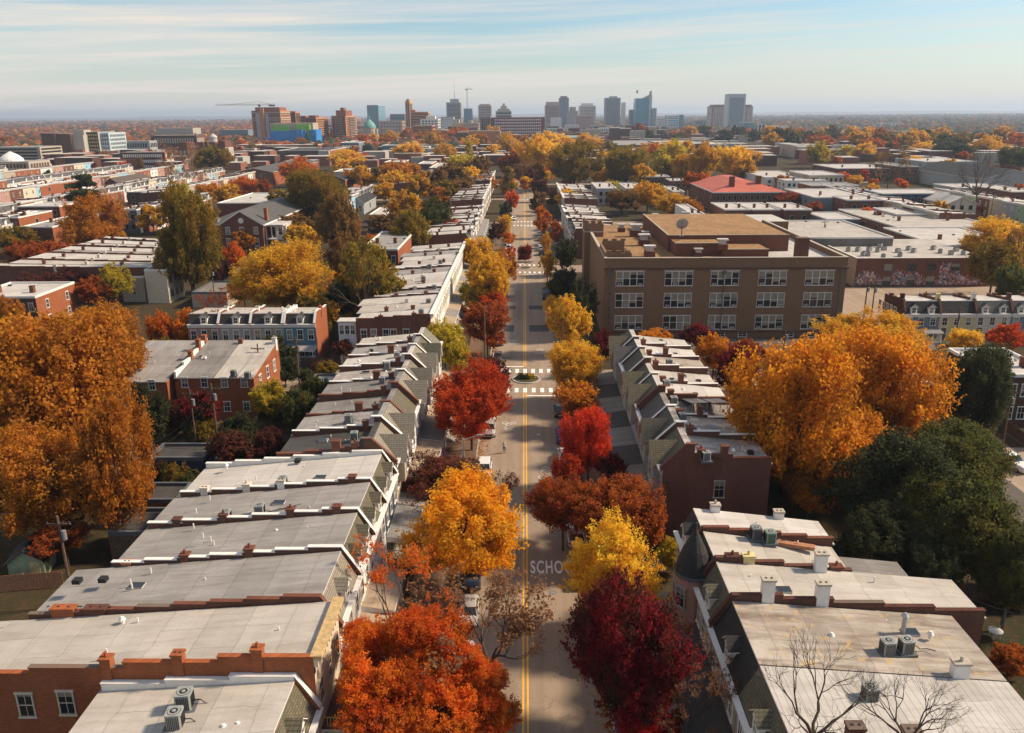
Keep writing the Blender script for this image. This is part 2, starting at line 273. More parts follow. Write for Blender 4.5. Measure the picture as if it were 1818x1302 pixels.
def crown(name, seed, n, leaf, nl=20, kind='round', lobe=.40):
    """leaves on sprays that fan outwards and upwards inside an uneven outline, with gaps between the boughs"""
    rg = np.random.default_rng(seed); K = unit(rg.normal(size=(9, 3))); ph = rg.uniform(0, 6.28, 9); fr = rg.uniform(1.5, 4.5, 9)
    op = seed % 2; fr = fr*(1.5 if op else 1.15)
    def R_(d): return .80+(.068 if op else .056)*np.sin((d@K.T)*fr+ph).sum(1)
    ns = max(70, n//(58 if n > 20000 else 34)); d = unit(rg.normal(size=(ns, 3))); rr = rg.uniform(.12, 1., ns)**.42
    if kind == 'cone': z = rg.uniform(-1, 1, ns)**1; a = rg.uniform(0, 6.28, ns); w = (.10+.62*(1-z)/2)*rg.uniform(.6, 1.1, ns); w = np.where(z < -.7, w*.8, w); base_ = np.stack([w*np.cos(a), w*np.sin(a), z*.92], 1); ax = unit(np.stack([np.cos(a), np.sin(a), .9+0*a], 1)+rg.normal(size=(ns, 3))*.35)
    else:
        base_ = d*(rr*R_(d))[:, None]; ax = unit(d*.9+np.array([0, 0, .75])+rg.normal(size=(ns, 3))*.4)
        if kind == 'vase': f = np.clip((base_[:, 2]+1)/1.3, .3, 1); base_[:, :2] *= f[:, None]
        else: low = base_[:, 2] < -.45; base_[low, 2] = -.45+(base_[low, 2]+.45)*.55
    ln = rg.uniform(.08, .28, ns)*(1 if kind != 'cone' else .7); th = rg.uniform(.028, .06, ns)*(1 if n > 8000 else 1.4); sv = rg.uniform(0, 1, ns)
    hole = (np.sin(base_*rg.uniform(5, 7.5, 3)+rg.uniform(0, 6.28, 3)).sum(1)+rg.normal(0, .3, ns)) > (.55 if op else 1.0)
    ok = np.where(~hole)[0]; pick = ok[rg.integers(0, len(ok), n)]; t_ = rg.uniform(-.6, 1, n)
    C0 = base_[pick]+ax[pick]*(ln[pick]*t_)[:, None]+rg.normal(size=(n, 3))*(th[pick]*(1.25-.5*np.abs(t_)))[:, None]
    nrm = unit(C0)*.45+ax[pick]*.25; A, B = leaf_quads(rg, C0, nrm, leaf*.93)
    v = np.clip(sv[pick]*.6+rg.uniform(0, .4, n), 0, 1)
    lobes = [(base_[q]*.8, .2) for q in ok[rg.integers(0, len(ok), nl+6)]]
    return quads_mesh(name, C0, A, B, v, [L['orange']]), lobes
def limbs(name, seed, lobes, r=.035, pale=False, n=5):
    rg = random.Random(seed); b = MB(); b.tube((0,0,-7), (0,0,-1.05), r*1.15, r, 7); b.tube((0,0,-1.05), (.02,.01,-.45), r, r*.8, 7)
    top = Vector((.02,.01,-.45))
    for c, rr in lobes:
        c = Vector(c); st = top+Vector((0, 0, rg.uniform(-.35, .35))); mid = st.lerp(c, .5)+Vector((0, 0, -.06)); b.tube(st, mid, r*.5, r*.33, n); b.tube(mid, c, r*.33, r*.16, n)
        for q in range(4):
            e = c+Vector([rg.uniform(-1, 1)*rr*.9 for _ in range(3)]); b.tube(mid.lerp(c, rg.uniform(.4, 1)), e, r*.15, r*.04, 3)
    return b.mesh(name, [M['barkpale' if pale else 'bark']])
def bare(name, seed, depth=7, spread=.55, first=5, r=.03):
    rg = random.Random(seed); b = MB(); tips = []
    def grow(p, d, ln, rr, k):
        m_ = p+d*ln*.5+Vector([rg.uniform(-1, 1)*ln*.07 for _ in range(3)]); e = p+d*ln+Vector([rg.uniform(-1, 1)*ln*.08 for _ in range(3)]); n = 6 if k > 5 else (4 if k > 3 else 3)
        b.tube(p, m_, rr, rr*.85, n); b.tube(m_, e, rr*.85, rr*.68, n)
        if k <= 1: tips.append(e)
        if k == 0: return
        for q in range(first if k == depth else rg.choice((2, 2, 3))):
            if k == depth: a = 6.283*(q+rg.uniform(-.2, .2))/first; dd = Vector((math.cos(a), math.sin(a), rg.uniform(.35, 1.3))).normalized()
            else: dd = (d+Vector([rg.uniform(-1, 1)*spread for _ in range(3)])+Vector((0, 0, .10))).normalized()
            grow(e if q else m_.lerp(e, .8), dd, ln*rg.uniform(.66, .90), rr*.60, k-1)
    grow(Vector((0, 0, -1.05)), Vector((0, 0, 1)), .30, r, depth); b.tube((0,0,-5), (0,0,-1.05), r*1.2, r, 7)
    k_ = 1/sorted(max(abs(q[0]), abs(q[1])) for q in b.v)[int(len(b.v)*.97)]; zt = sorted(q[2] for q in b.v)[int(len(b.v)*.985)]; kz = 2/(zt+1.05)
    f = lambda q: (q[0]*k_, q[1]*k_, (q[2]+1.05)*kz-1.05 if q[2] > -1.05 else q[2]); b.v = [f(q) for q in b.v]; tips = [Vector(f(q)) for q in tips]
    return b, tips
CR = {}
SPEC = {'hi': (56000, .0165, 30, 5), 'mid': (17000, .028, 22, 6), 'lo': (4200, .055, 15, 5), 'tiny': (1100, .10, 11, 4)}
for lod, (n, lf, nl, cnt) in SPEC.items():
    for k in range(cnt):
        me, lb = crown('crown_%s_%d' % (lod, k), 11+k*7+len(lod), n, lf, nl, 'round', .36 if lod == 'hi' else .40)
        CR[lod, 'round', k] = (me, limbs('limbs', k, lb), limbs('limbs_pale', k, lb, .04, True) if lod == 'hi' else None)
for k in range(2):
    me, lb = crown('crown_cone_%d' % k, 91+k, 12000, .03, 44, 'cone'); CR['mid', 'cone', k] = (me, limbs('limbs', k, lb[:10], .03), None)
for k in range(3):
    me, lb = crown('crown_vase_%d' % k, 131+k, 9000, .034, 24, 'vase'); CR['mid', 'vase', k] = (me, limbs('limbs', k, lb), None)
for k in range(3):
    b, tips = bare('bare', 31+k, 7 if k < 2 else 6, .55, 5, .026 if k < 2 else .018); rg = np.random.default_rng(k); tp = np.array([tuple(q) for q in tips])
    n = 3600; pk = rg.integers(0, len(tp), n)//2*2; C0 = tp[pk]+rg.normal(size=(n, 3))*.03; A, B = leaf_quads(rg, C0, unit(C0), .014)
    CR['bare', k] = (b.mesh('bare_limbs_%d' % k, [M['bark']]), quads_mesh('sparse_leaves_%d' % k, C0, A, B, rg.uniform(0, 1, n), [L['rust']]))
def place_tree(x, y, zc, rx, rz, pal, label, lod='mid', kind='round', group=None, name='tree', var=None, pale=False, twigs=False):
    keys = [k for k in CR if k[0] == lod and k[1] == kind]; k = keys[rnd.randrange(len(keys)) if var is None else var % len(keys)]; me, lm, lp = CR[k]
    e = empty(name, (x, y, 0), rnd.uniform(0, 6.28), label, 'tree', group)
    ob('crown', me, e, (0, 0, zc), 0, (rx, rx, rz), omat=L[pal])
    ob('trunk', lp if (pale and lp) else lm, e, (0, 0, zc), 0, (rx, rx, rz))
    return e
def solve(px, py, w, h, clear=2.0):
    rz = 3.
    for _ in range(12):
        zc = rz+clear; q = P(px, py, zc); dv = q-CAM; dep = float(dv@fw); rx = w/2*dep/F; ah = h/2*dep/F
        th = math.asin(min(1, abs(dv[2])/np.linalg.norm(dv))); s = max(ah*ah-(rx*math.sin(th)*.8)**2, (.45*rx)**2); rz = .5*rz+.5*math.sqrt(s)/math.cos(th)
    return q[0], q[1], zc, rx, rz
def tree(px, py, w, h, pal, label, lod=None, kind='round', clear=2., name='tree', **k):
    if py < 560 and pal == 'gold': pal = 'goldy'
    x, y, zc, rx, rz = solve(px, py, w, h, clear)
    if lod is None: lod = 'hi' if w > 105 else ('mid' if w > 42 else ('lo' if w > 20 else 'tiny'))
    if kind in ('cone', 'vase'): lod = 'mid'
    return place_tree(x, y, zc, rx*1.07, rz*1.10, pal, label, lod, kind, name=name, **k)
def bare_tree(px, py, w, h, label, k=0, leaves=None, clear=1.5, bark=None, name='bare_tree'):
    x, y, zc, rx, rz = solve(px, py, w, h, clear); e = empty(name, (x, y, 0), rnd.uniform(0, 6.28), label, 'tree')
    ob('trunk', CR['bare', k][0], e, (0, 0, zc), 0, (rx, rx, rz), omat=bark)
    if leaves: ob('leaf_cover', CR['bare', k][1], e, (0, 0, zc), 0, (rx, rx, rz), kind='stuff', omat=L[leaves])
    return e
# ------------------------------------------------------------------ windows and house kit
_wc = {}
def win_meshes(w, h, trim):
    k = (round(w, 2), round(h, 2), trim)
    if k not in _wc:
        b = MB(); a = w/2
        b.box(-a-.1, -a, -.07, .0, -.02, h+.02); b.box(a, a+.1, -.07, .0, -.02, h+.02); b.box(-a-.16, a+.16, -.10, .0, h+.02, h+.17); b.box(-a-.16, a+.16, -.14, .0, -.14, -.02)
        b.box(-a, a, -.045, .0, h*.5-.03, h*.5+.03); b.box(-.018, .018, -.035, .0, 0, h)
        f = b.mesh('window_frame', [M[trim]]); p = MB(); p.face([(-a,-.012,0),(a,-.012,0),(a,-.012,h),(-a,-.012,h)]); f2 = MB(); f2.v = b.v[:]; f2.f = b.f[:]; f2.m = b.m[:]
        f2.face([(-a,-.012,0),(a,-.012,0),(a,-.012,h),(-a,-.012,h)], 1)
        _wc[k] = (f, p.mesh('window_pane', [M['pane']]), f2.mesh('window', [M[trim], M['pane']]))
    return _wc[k]
def window(par, x, y, z, rot, w=.95, h=1.7, lod=0, trim='white'):
    f, p, c = win_meshes(w, h, trim)
    if lod: return ob('window', c, par, (x, y, z), rot)
    o = ob('window', f, par, (x, y, z), rot); ob('pane', p, o); return o
_cc = {}
def chimney(par, x, y, z, w=.75, d=.75, h=1.3, mat='brick_red', flues=2, cap='stone'):
    k = (w, d, h, mat, flues, cap)
    if k not in _cc:
        b = MB(); b.box(-w/2, w/2, -d/2, d/2, -1.2, h-.16); b.box(-w/2-.07, w/2+.07, -d/2-.07, d/2+.07, h-.16, h, 1)
        for q in range(flues): b.cyl(0, (q-(flues-1)/2)*.34*d/.75, h, h+.03, .10, .09, 7, 2)  # black discs stand in for the dark hollows of the flues
        if flues == 1: b.cyl(0, 0, h, h+.35, .12, .10, 7, 1)
        _cc[k] = b.mesh('chimney', [M[mat], M[mat if mat != 'white' else 'stone'], M['black']])
    return ob('chimney', _cc[k], par, (x, y, z))
_vc = {}
def vent(par, x, y, z, kind=0, name='vent_pipe'):
    if kind not in _vc:
        b = MB()
        if kind == 0: b.cyl(0, 0, 0, .5, .06, n=6)
        elif kind == 1: b.cyl(0, 0, 0, .35, .13, n=8); b.cyl(0, 0, .35, .6, .26, .10, 8)
        else: b.box(-.3, .3, -.3, .3, 0, .35)
        _vc[kind] = b.mesh('vent', [M['white'] if kind < 2 else M['black']])
    return ob(name, _vc[kind], par, (x, y, z))
def zat(prof, y):
    for (a, za), (b_, zb) in zip(prof, prof[1:]):
        if y <= b_: return za+(zb-za)*(y-a)/max(b_-a, 1e-6)
    return prof[-1][1]
_dm = {}
def dormer_mesh(slatem, trim, w=1.5):
    k = (slatem, trim, w)
    if k not in _dm:
        a = w/2; b = MB(); b.box(-a+.1, a-.1, 0, 1.35, 0, 1.35, 0); b.py([(-a-.1, 1.3), (0, 1.95), (a+.1, 1.3), (a+.1, 1.2), (0, 1.83), (-a-.1, 1.2)], -.2, 1.6, 1, [0, 0, 1, 1, 1, 1]) if False else None
        b.py([(-a+.1, 1.35), (a-.1, 1.35), (0, 1.9)], .02, 1.6, 0)
        for s in (-1, 1):
            q = [(s*(a+.12), -.22, 1.24), (0, -.22, 2.02), (0, 1.7, 2.02), (s*(a+.12), 1.7, 1.24)]; b.hexa([(x, y, z-.07) for x, y, z in q]+q, 2, [2, 1, 2, 2, 2, 2])
        _dm[k] = b.mesh('dormer', [M[trim], M[slatem], M[trim]])
    return _dm[k]
def house(name, loc, rot, w, d, hf, hr, wall, front, roof, style, label, group=None, cat='house', near='L', cap='white', chim=(), steps=5, lod=0, nwin=3, fl=2, trim='white', slatem='slate_grey', dorm=2, side_win=(), porch=None, parap=True, far_par=False, chmat='brick_red', back_win=True, vents=2, eave='white', lo=2.3):
    e = empty(name, loc, rot, label, cat, group); w = w-.03
    if style == 'mansard': prof = [(0, hf-lo), (1.25, hf), (d, hr)]
    elif style == 'steep': prof = [(0, hf-2.5), (2.4, hf), (3.1, hf), (3.2, hf-1.1), (d, hr)]
    else: prof = [(0, hf), (d, hr)]
    poly = [(0, -.3)]+prof+[(d, -.3)]; ms = [1]+[2 if (style == 'mansard' and i == 0) or (style == 'steep' and i == 0) else (1 if style == 'steep' and i == 2 else 3) for i in range(len(prof)-1)]+[0, 0]
    b = MB(); b.px(poly, 0, w, 0, ms); ob('wall', b.mesh('wall', [M[wall], M[front], M[slatem], M[roof]]), e)
    y0 = {'mansard': 1.25, 'steep': 3.2}.get(style, 0.)
    z0 = hf if style != 'steep' else hf-1.1
    def rz(y): return z0+(hr-z0)*(y-y0)/(d-y0)
    b = MB(); o_ = .12; b.px([(y0, z0+.03), (d+.2, rz(d+.2)+.03), (d+.2, rz(d+.2)+.13), (y0, z0+.14)], .02, w-.02, 0, [1, 1, 0, 1]); ob('roof', b.mesh('roof', [M[roof], M[eave]]), e)
    if parap:
        for sd_ in ([near] if not far_par else ['L', 'R']):
            xa, xb = (0.0, .30) if sd_ == 'L' else (w-.30, w); xa -= .012; xb += .012
            pb = MB(); cb = MB(); n = steps; outer = 5 if sd_ == 'L' else 3
            wm = [1, 1, 1, 1, 1, 1]; wm[outer] = 0
            for k in range(n):
                ya = y0+(d-y0)*k/n; yb = y0+(d-y0)*(k+1)/n; zt = rz(ya)+.42; pb.box(xa, xb, ya, yb, rz(yb)-.5, zt, 0, [0, 1, 1, wm[3] if sd_ == 'R' else 1, 1, wm[5] if sd_ == 'L' else 1]); cb.box(xa-.05, xb+.05, ya-.03, yb+.03, zt, zt+.07)
            if style in ('mansard', 'steep'):
                ex = prof[1][0]; za = prof[0][1]; q = [(-.25, za-.15), (-.25, za+.28), (ex, hf+.42), (y0+.02, hf+.42), (y0+.02, hf-1.5), (ex, hf-.4)]; pb.px(q, xa, xb, 0); cb.px([(-.3, za+.28), (ex-.02, hf+.42), (ex-.02, hf+.5), (-.3, za+.37)], xa-.05, xb+.05)
                if style == 'steep': cb.box(xa-.07, xb+.07, ex-.1, y0+.35, hf+.42, hf+.52)
            ob('parapet', pb.mesh('parapet', [M[wall], M[cap if cap != 'brick' else wall]]), e); ob('coping', cb.mesh('coping', [M[{'brick': chmat, 'dark': 'black'}.get(cap, cap)]]), e)
    # cornice / gutter line
    b = MB(); zc = hf-lo if style == 'mansard' else (hf-2.5 if style == 'steep' else hf)
    if style == 'cornice':
        b.box(.0, w, -.55, .25, zc+.25, zc+.5, 0); b.box(.0, w, -.28, 0, zc-.35, zc+.25, 1)
        for k in range(int(w/.6)): b.box(.2+k*.6, .34+k*.6, -.48, -.28, zc-.2, zc+.25, 1)
    else:
        b.box(0, w, -.42, 0, zc-.05, zc+.12, 0); b.box(0, w, -.22, 0, zc-.5, zc-.05, 1)
    if style != 'plain': ob('cornice', b.mesh('cornice', [M[eave], M[trim]]), e)
    if style == 'mansard':
        for k in range(dorm):
            x = w*(k+.5)/dorm+.1; q = ob('dormer', dormer_mesh(slatem, trim), e, (x, .12, hf-lo+.1))
            if lod < 2: ob('window', win_meshes(.7, .95, trim)[2], q, (0, 0, .2))
    if style == 'steep' and dorm:
        x = w*.5; a = w*.30; b = MB(); zr = hf-.35; zb = hf-2.6
        b.box(x-a+.15, x+a-.15, -.8, 1.2, zb-2.6, zb+.05, 1); b.py([(x-a+.15, zb), (x+a-.15, zb), (x, zr-.1)], -.8, 2., 1)
        for s in (-1, 1):
            q = [(x+s*(a+.1), -1.1, zb-.16), (x, -1.1, zr+.1), (x, 2.3, zr+.1), (x+s*(a+.1), .6, zb-.16)]; b.hexa([(i, j, k-.1) for i, j, k in q]+q, 2, [2, 0, 2, 2, 2, 2])
        g = ob('front_gable', b.mesh('front_gable', [M[slatem], M[front], M[trim]]), e); window(g, x, -.8, zb-1.75, 0, 1.1, 1.7, 1, trim)
    fh = (zc-1.)/fl
    for f_ in range(fl):
        for k in range(nwin):
            if style == 'steep' and dorm and f_ == fl-1 and nwin % 2 and k == nwin//2: continue
            x = w*(k+.5)/nwin; z = .95+f_*fh+(.45 if f_ else .5)
            if f_ == 0 and k == 0:
                bb = MB(); bb.box(-.5, .5, -.06, 0, 0, 2.5, 0); bb.box(-.62, .62, -.05, 0, 0, 2.65, 1); ob('door', bb.mesh('door', [M['wood'], M[trim]]), e, (x, -.001, .9))
            else: window(e, x, 0, z, 0, .9, min(1.75, fh-1.1), 1 if lod else 0, trim)
    if back_win and lod < 2:
        for f_ in range(fl):
            for k in range(2): window(e, w*(k+.5)/2, d, 1.4+f_*fh, math.pi, .85, 1.4, 1, trim)
    for (y, z, s) in side_win:
        window(e, 0 if s == 'L' else w, y, z, R(-90) if s == 'L' else R(90), .95, 1.75, 1 if lod else 0, trim)
    for c in chim:
        y, hh = c[0], c[1]; s = c[2] if len(c) > 2 else near; xx = {'L': .2, 'R': w-.2, 'M': w/2}[s]; mt = c[3] if len(c) > 3 else chmat; wd = c[4] if len(c) > 4 else .7
        chimney(e, xx, y, rz(y)+.1, .62, wd, hh, mt, rnd.choice((1, 2, 2)) if wd < 1.2 else 4, 'stone')
    for k in range(vents): vent(e, rnd.uniform(1.2, w-1), rnd.uniform(y0+2, d-2), rz((y0+d)/2)-.1, rnd.choice((0, 0, 1)), 'vent_pipe')
    if lod == 0 and d > 10:
        for k in range(rnd.choice((1, 2, 3))): vent(e, rnd.uniform(1, w-1), rnd.uniform(y0+2, d-1.5), rz(rnd.uniform(y0+2, d-1.5))-.12, rnd.choice((0, 0, 2)))
        if rnd.random() < .4:
          x_ = rnd.uniform(1.5, w-1.8); y_ = rnd.uniform(y0+3, d-4); b = MB(); z_ = rz(y_)+.02; b.box(x_, x_+.8, y_, y_+1.1, z_, z_+.22, 0, [0, 1, 0, 0, 0, 0]); ob('skylight', b.mesh('skylight', [M['stainconc'], M['glass']]), e)
    if porch:
        pr = porch; dp = pr.get('d', 2.6); x0, x1 = pr.get('x', (.2, w-.2)); zt = pr.get('z', 3.7); pm = pr.get('roof', 'roof_tan'); tp = pr.get('trim', trim); fl_z = .95
        b = MB()
        if pr.get('deck'):
            b.box(x0, x1, -dp, -.02, zt-.25, zt, 1, [1, 0, 1, 1, 1, 1])
        else: b.px([(-dp-.25, zt-.38), (-dp-.25, zt-.18), (-.02, zt+.25), (-.02, zt-.38)], x0-.15, x1+.15, 1, [1, 0, 1, 1])
        ob('porch_roof', b.mesh('porch_roof', [M[pm], M[tp]]), e); b = MB(); b.box(x0, x1, -dp, -.02, -.2, fl_z, 0); ob('porch_floor', b.mesh('porch_floor', [M['concrete']]), e)
        cm = _cc.setdefault(('col', zt, tp), None)
        if cm is None:
            b = MB(); b.box(-.17, .17, -.17, .17, fl_z, fl_z+.35); b.cyl(0, 0, fl_z+.3, zt-.5, .13, .105, 8); b.box(-.17, .17, -.17, .17, zt-.52, zt-.3); cm = _cc['col', zt, tp] = b.mesh('porch_column', [M[tp]])
        for k in range(pr.get('n', 3)): ob('porch_column', cm, e, (x0+.2+(x1-x0-.4)*k/(pr.get('n', 3)-1), -dp+.18, 0))
        def rail(z, side=True, nm='railing', mt=tp):
            b = MB(); yr = -dp+.18; b.box(x0+.3, x1-.3, yr-.03, yr+.03, z+.82, z+.9); b.box(x0+.3, x1-.3, yr-.02, yr+.02, z+.1, z+.16)
            for k in range(int((x1-x0-.6)/.22)): b.box(x0+.38+k*.22, x0+.42+k*.22, yr-.018, yr+.018, z+.16, z+.82)
            for xs in (x0+.15, x1-.15):
                b.box(xs-.03, xs+.03, yr, -.05, z+.82, z+.9); b.box(xs-.06, xs+.06, yr-.06, yr+.06, z, z+1.)
                for k in range(int((dp-.4)/.22)): b.box(xs-.018, xs+.018, yr+.15+k*.22, yr+.19+k*.22, z+.1, z+.82)
            ob(nm, b.mesh(nm, [M[mt]]), e)
        if lod == 0: rail(fl_z)
        if pr.get('deck'): rail(zt, nm='deck_railing', mt=pr.get('railm', tp))
        b = MB()
        for k in range(5): b.box(x0+.4, x0+1.9, -dp-.3*(k+1), -dp-.3*k, -.1, fl_z-.17*(k+1))
        ob('front_steps', b.mesh('front_steps', [M['brick_brown' if k % 2 else 'concrete']]), e)
    return e
def ac_mesh(key):
    k = ('ac', key)
    if k not in _cc:
        b = MB(); p = [(-.42,-.34),(-.34,-.42),(.34,-.42),(.42,-.34),(.42,.34),(.34,.42),(-.34,.42),(-.42,.34)]; b.pz(p, .08, 1.0, 0); b.pz([(x*1.04, y*1.04) for x, y in p], .98, 1.06, 0)
        for q in range(7):
            t_ = -.3+q*.1
            for s in (-1, 1): b.box(t_-.015, t_+.015, s*.43-.015, s*.43+.015, .15, .92, 1); b.box(s*.43-.015, s*.43+.015, t_-.015, t_+.015, .15, .92, 1)
        body = b.mesh('ac_body', [M[key], M['black']]); f = MB(); f.cyl(0, 0, 1.062, 1.075, .36, n=16, m=0)
        for q in range(3): f.cyl(0, 0, 1.076+q*.004, 1.08+q*.004, .34-q*.11, n=14, m=1 if q % 2 == 0 else 0)
        f.cyl(0, 0, 1.08, 1.11, .09, n=10, m=1); pd = MB(); pd.box(-.62, .62, -.55, .55, -.12, .09); _cc[k] = (body, f.mesh('fan_grille', [M['black'], M['acgrey']]), pd.mesh('mounting_pad', [M['greydark']]))
    return _cc[k]
def ac_unit(x, y, z, label, key='acgrey', s=1., rot=0.1, hose=True):
    e = empty('air_conditioner', (x, y, z), rot, label, 'air conditioner', 'air conditioners on the flat roofs'); e.scale = (s, s, s); a, f, p = ac_mesh(key); ob('casing', a, e); ob('fan_grille', f, e); ob('mounting_pad', p, e)
    if hose:
        b = MB(); pts = [(.4, .1, .4), (.8, .15, .35), (1.1, .1, .1), (1.6, .2, .03), (2.1, -.1, .03)]
        for u, v in zip(pts, pts[1:]): b.tube(u, v, .035, n=5)
        ob('refrigerant_hose', b.mesh('refrigerant_hose', [M['black']]), e)
    return e
def ac_px(px, py, z, label, **k):
    q = P(px, py, z); return ac_unit(q[0], q[1], z, label, **k)
# ------------------------------------------------------------------ ground, road, pavement
def groundmat():
    m, t, b = base('yards_leaf_litter_and_grass', .95, .1); w = worldpos(t)
    k = mixc(t, noise(t, .06, 4, .6, w), (.032,.036,.014), (.055,.042,.024)); k = mixc(t, noise(t, .5, 5, .7, w, None, .45, .7), k, (.075,.046,.026)); k = mixc(t, noise(t, 2.5, 4, .7, w, None, .52, .7), k, (.12,.048,.018))
    t.links.new(k, b.inputs['Base Color']); return m
def asphalt(name, c, c2, patch):
    m, t, b = base(name, .9, .2); w = worldpos(t)
    k = mixc(t, noise(t, .25, 5, .6, w, (2.2, .25, 1), .3, .7), c, c2); k = mixc(t, math_node(t, 'MULTIPLY', noise(t, 9, 3, .7, w), .35), k, tuple(x*.72 for x in c)); k = mixc(t, math_node(t, 'MULTIPLY', noise(t, .09, 2, .5, w, None, .5, .6), .5), k, patch)
    vo = N(t, 'ShaderNodeTexVoronoi', feature='DISTANCE_TO_EDGE'); vo.inputs['Scale'].default_value = .22; nzz = N(t, 'ShaderNodeTexNoise'); nzz.inputs['Scale'].default_value = .8; t.links.new(w, nzz.inputs['Vector']); ma = N(t, 'ShaderNodeVectorMath', operation='MULTIPLY_ADD'); t.links.new(nzz.outputs['Color'], ma.inputs[0]); ma.inputs[1].default_value = (3, 3, 0); t.links.new(w, ma.inputs[2]); t.links.new(ma.outputs[0], vo.inputs['Vector'])
    k = mixc(t, math_node(t, 'MULTIPLY', math_node(t, 'LESS_THAN', vo.outputs['Distance'], .009), .3), k, tuple(x*.35 for x in c))
    lane = noise(t, 1, 2, .5, w, (.9, .012, 1), .42, .62); k = mixc(t, math_node(t, 'MULTIPLY', lane, .35), k, tuple(x*.7 for x in c))
    t.links.new(k, b.inputs['Base Color']); bp = N(t, 'ShaderNodeBump'); bp.inputs['Strength'].default_value = .2; bp.inputs['Distance'].default_value = .02; t.links.new(noise(t, 25, 3, .7, w), bp.inputs['Height']); t.links.new(bp.outputs[0], b.inputs['Normal']); return m
M['ground'] = groundmat(); M['asphalt'] = asphalt('road_asphalt', (.30,.222,.158), (.37,.28,.205), (.32,.24,.175)); M['lot'] = asphalt('parking_asphalt', (.34,.25,.175), (.42,.315,.23), (.30,.22,.155)); M['alley'] = asphalt('alley_surface', (.11,.09,.075), (.16,.135,.11), (.09,.075,.06))
def pavem():
    m, t, b = base('brick_pavement', .95, .15); bt = N(t, 'ShaderNodeTexBrick'); bt.inputs['Scale'].default_value = 1; bt.inputs['Brick Width'].default_value = .22; bt.inputs['Row Height'].default_value = .11; bt.inputs['Mortar Size'].default_value = .012
    bt.inputs['Color1'].default_value = (.21,.125,.09,1); bt.inputs['Color2'].default_value = (.14,.085,.065,1); bt.inputs['Mortar'].default_value = (.10,.08,.065,1); t.links.new(worldpos(t), bt.inputs['Vector'])
    k = mixc(t, noise(t, .6, 5, .7, worldpos(t), None, .42, .68), bt.outputs[0], (.17,.105,.06)); t.links.new(k, b.inputs['Base Color']); return m
M['pave'] = pavem(); M['paintw'] = plain('worn_white_road_paint', (.88,.84,.76), .8, .15, 3); M['painty'] = plain('worn_yellow_road_paint', (.80,.42,.055), .8, .1, 1.5); M['paintf'] = plain('faded_white_road_paint', (.56,.52,.46), .85, .2, 4); M['paintg'] = plain('faded_green_line_paint', (.42,.42,.20), .85, .2, 3)
M['lawn'] = plain('autumn_lawn', (.05,.05,.018), .95, .35, .8, c2=(.09,.06,.026))
def flat(name, x0, x1, y0, y1, z, m, kind='structure', parent=None):
    b = MB(); b.box(x0, x1, y0, y1, z-.04, z); return ob(name, b.mesh(name, [M[m]]), parent, kind=kind if parent is None else None)
b = MB(); S_ = 26000.; b.face([(-S_, -300, 0), (S_, -300, 0), (S_, 2*S_, 0), (-S_, 2*S_, 0)])
def farground():
    m, t, b_ = base('ground_cover', .95, .1); w = worldpos(t)
    k = mixc(t, noise(t, .06, 4, .6, w), (.032,.036,.014), (.055,.042,.024)); k = mixc(t, noise(t, .5, 5, .7, w, None, .45, .7), k, (.075,.046,.026)); k = mixc(t, noise(t, 2.5, 4, .7, w, None, .52, .7), k, (.12,.048,.018))
    s = N(t, 'ShaderNodeSeparateXYZ'); t.links.new(w, s.inputs[0]); mr = N(t, 'ShaderNodeMapRange'); mr.inputs[1].default_value = 900; mr.inputs[2].default_value = 1500; t.links.new(s.outputs[1], mr.inputs[0])
    f = mixc(t, noise(t, .012, 5, .7, w, (1, .25, 1), .4, .6), (.05,.045,.03), (.20,.075,.028)); f = mixc(t, noise(t, .003, 5, .7, w, (1, .22, 1), .52, .66), f, (.09,.075,.06))
    t.links.new(mixc(t, mr.outputs[0], k, f), b_.inputs['Base Color']); return m
M['ground'] = farground(); ob('ground', b.mesh('ground', [M['ground']]), kind='structure')
RW = 6.5
flat('road', -RW, RW, 20, 720, .008, 'asphalt')
CROSS = [(127.5, 141.0), (233.5, 247.0), (339, 351), (444, 455), (540, 550)]
for a, c in CROSS:
    flat('cross_street', -420, -RW, a+1, c-1, .012, 'asphalt'); flat('cross_street', RW, 420, a+1, c-1, .012, 'asphalt')
edges = [20]+[v for c in CROSS for v in c]+[700]
for k in range(0, len(edges), 2):
    a, c = edges[k], edges[k+1]
    for s in (-1, 1):
        for nm, u0, u1, z, m in (('kerb', RW, RW+.18, .14, 'concrete'), ('verge', RW+.18, RW+2.0, .10, 'lawn' if k else 'pave'), ('pavement', RW+2.0, RW+4.6, .12, 'pave')):
            x0, x1 = sorted((s*u0, s*u1)); b = MB(); b.box(x0, x1, a+.3, c-.3, -.1, z); ob(nm, b.mesh(nm, [M[m]]), kind='structure')
def marks(name, lst, m, z=.016):
    b = MB(); e = None
    for x0, x1, y0, y1 in lst: b.face([(x0, y0, z), (x1, y0, z), (x1, y1, z), (x0, y1, z)])
    return ob(name, b.mesh(name, [M[m]]), kind='structure')
for a, c in ((22, 127.5), (142, 232), (249, 335), (352, 440), (457, 536)):
    marks('centre_line', [(-.30, -.14, a, c), (.06, .22, a, c)], 'painty')
def crosswalk(y0, ln, x0=-6.0, x1=6.0, n=9):
    e = ob('crosswalk', None); e['kind'] = 'structure'; e.location = (0, y0, 0); b = MB(); b.face([(0,0,0),(.62,0,0),(.62,ln,0),(0,ln,0)]); me = b.mesh('stripe', [M['paintw']])
    for k in range(n): ob('stripe', me, e, (x0+(x1-x0-.62)*k/(n-1), 0, .02))
for y, ln in ((127.6, 2.2), (138.2, 2.3), (233.5, 2.2), (245.3, 2.3), (338, 2.6), (350, 2.6), (444, 2.6)): crosswalk(y, ln)
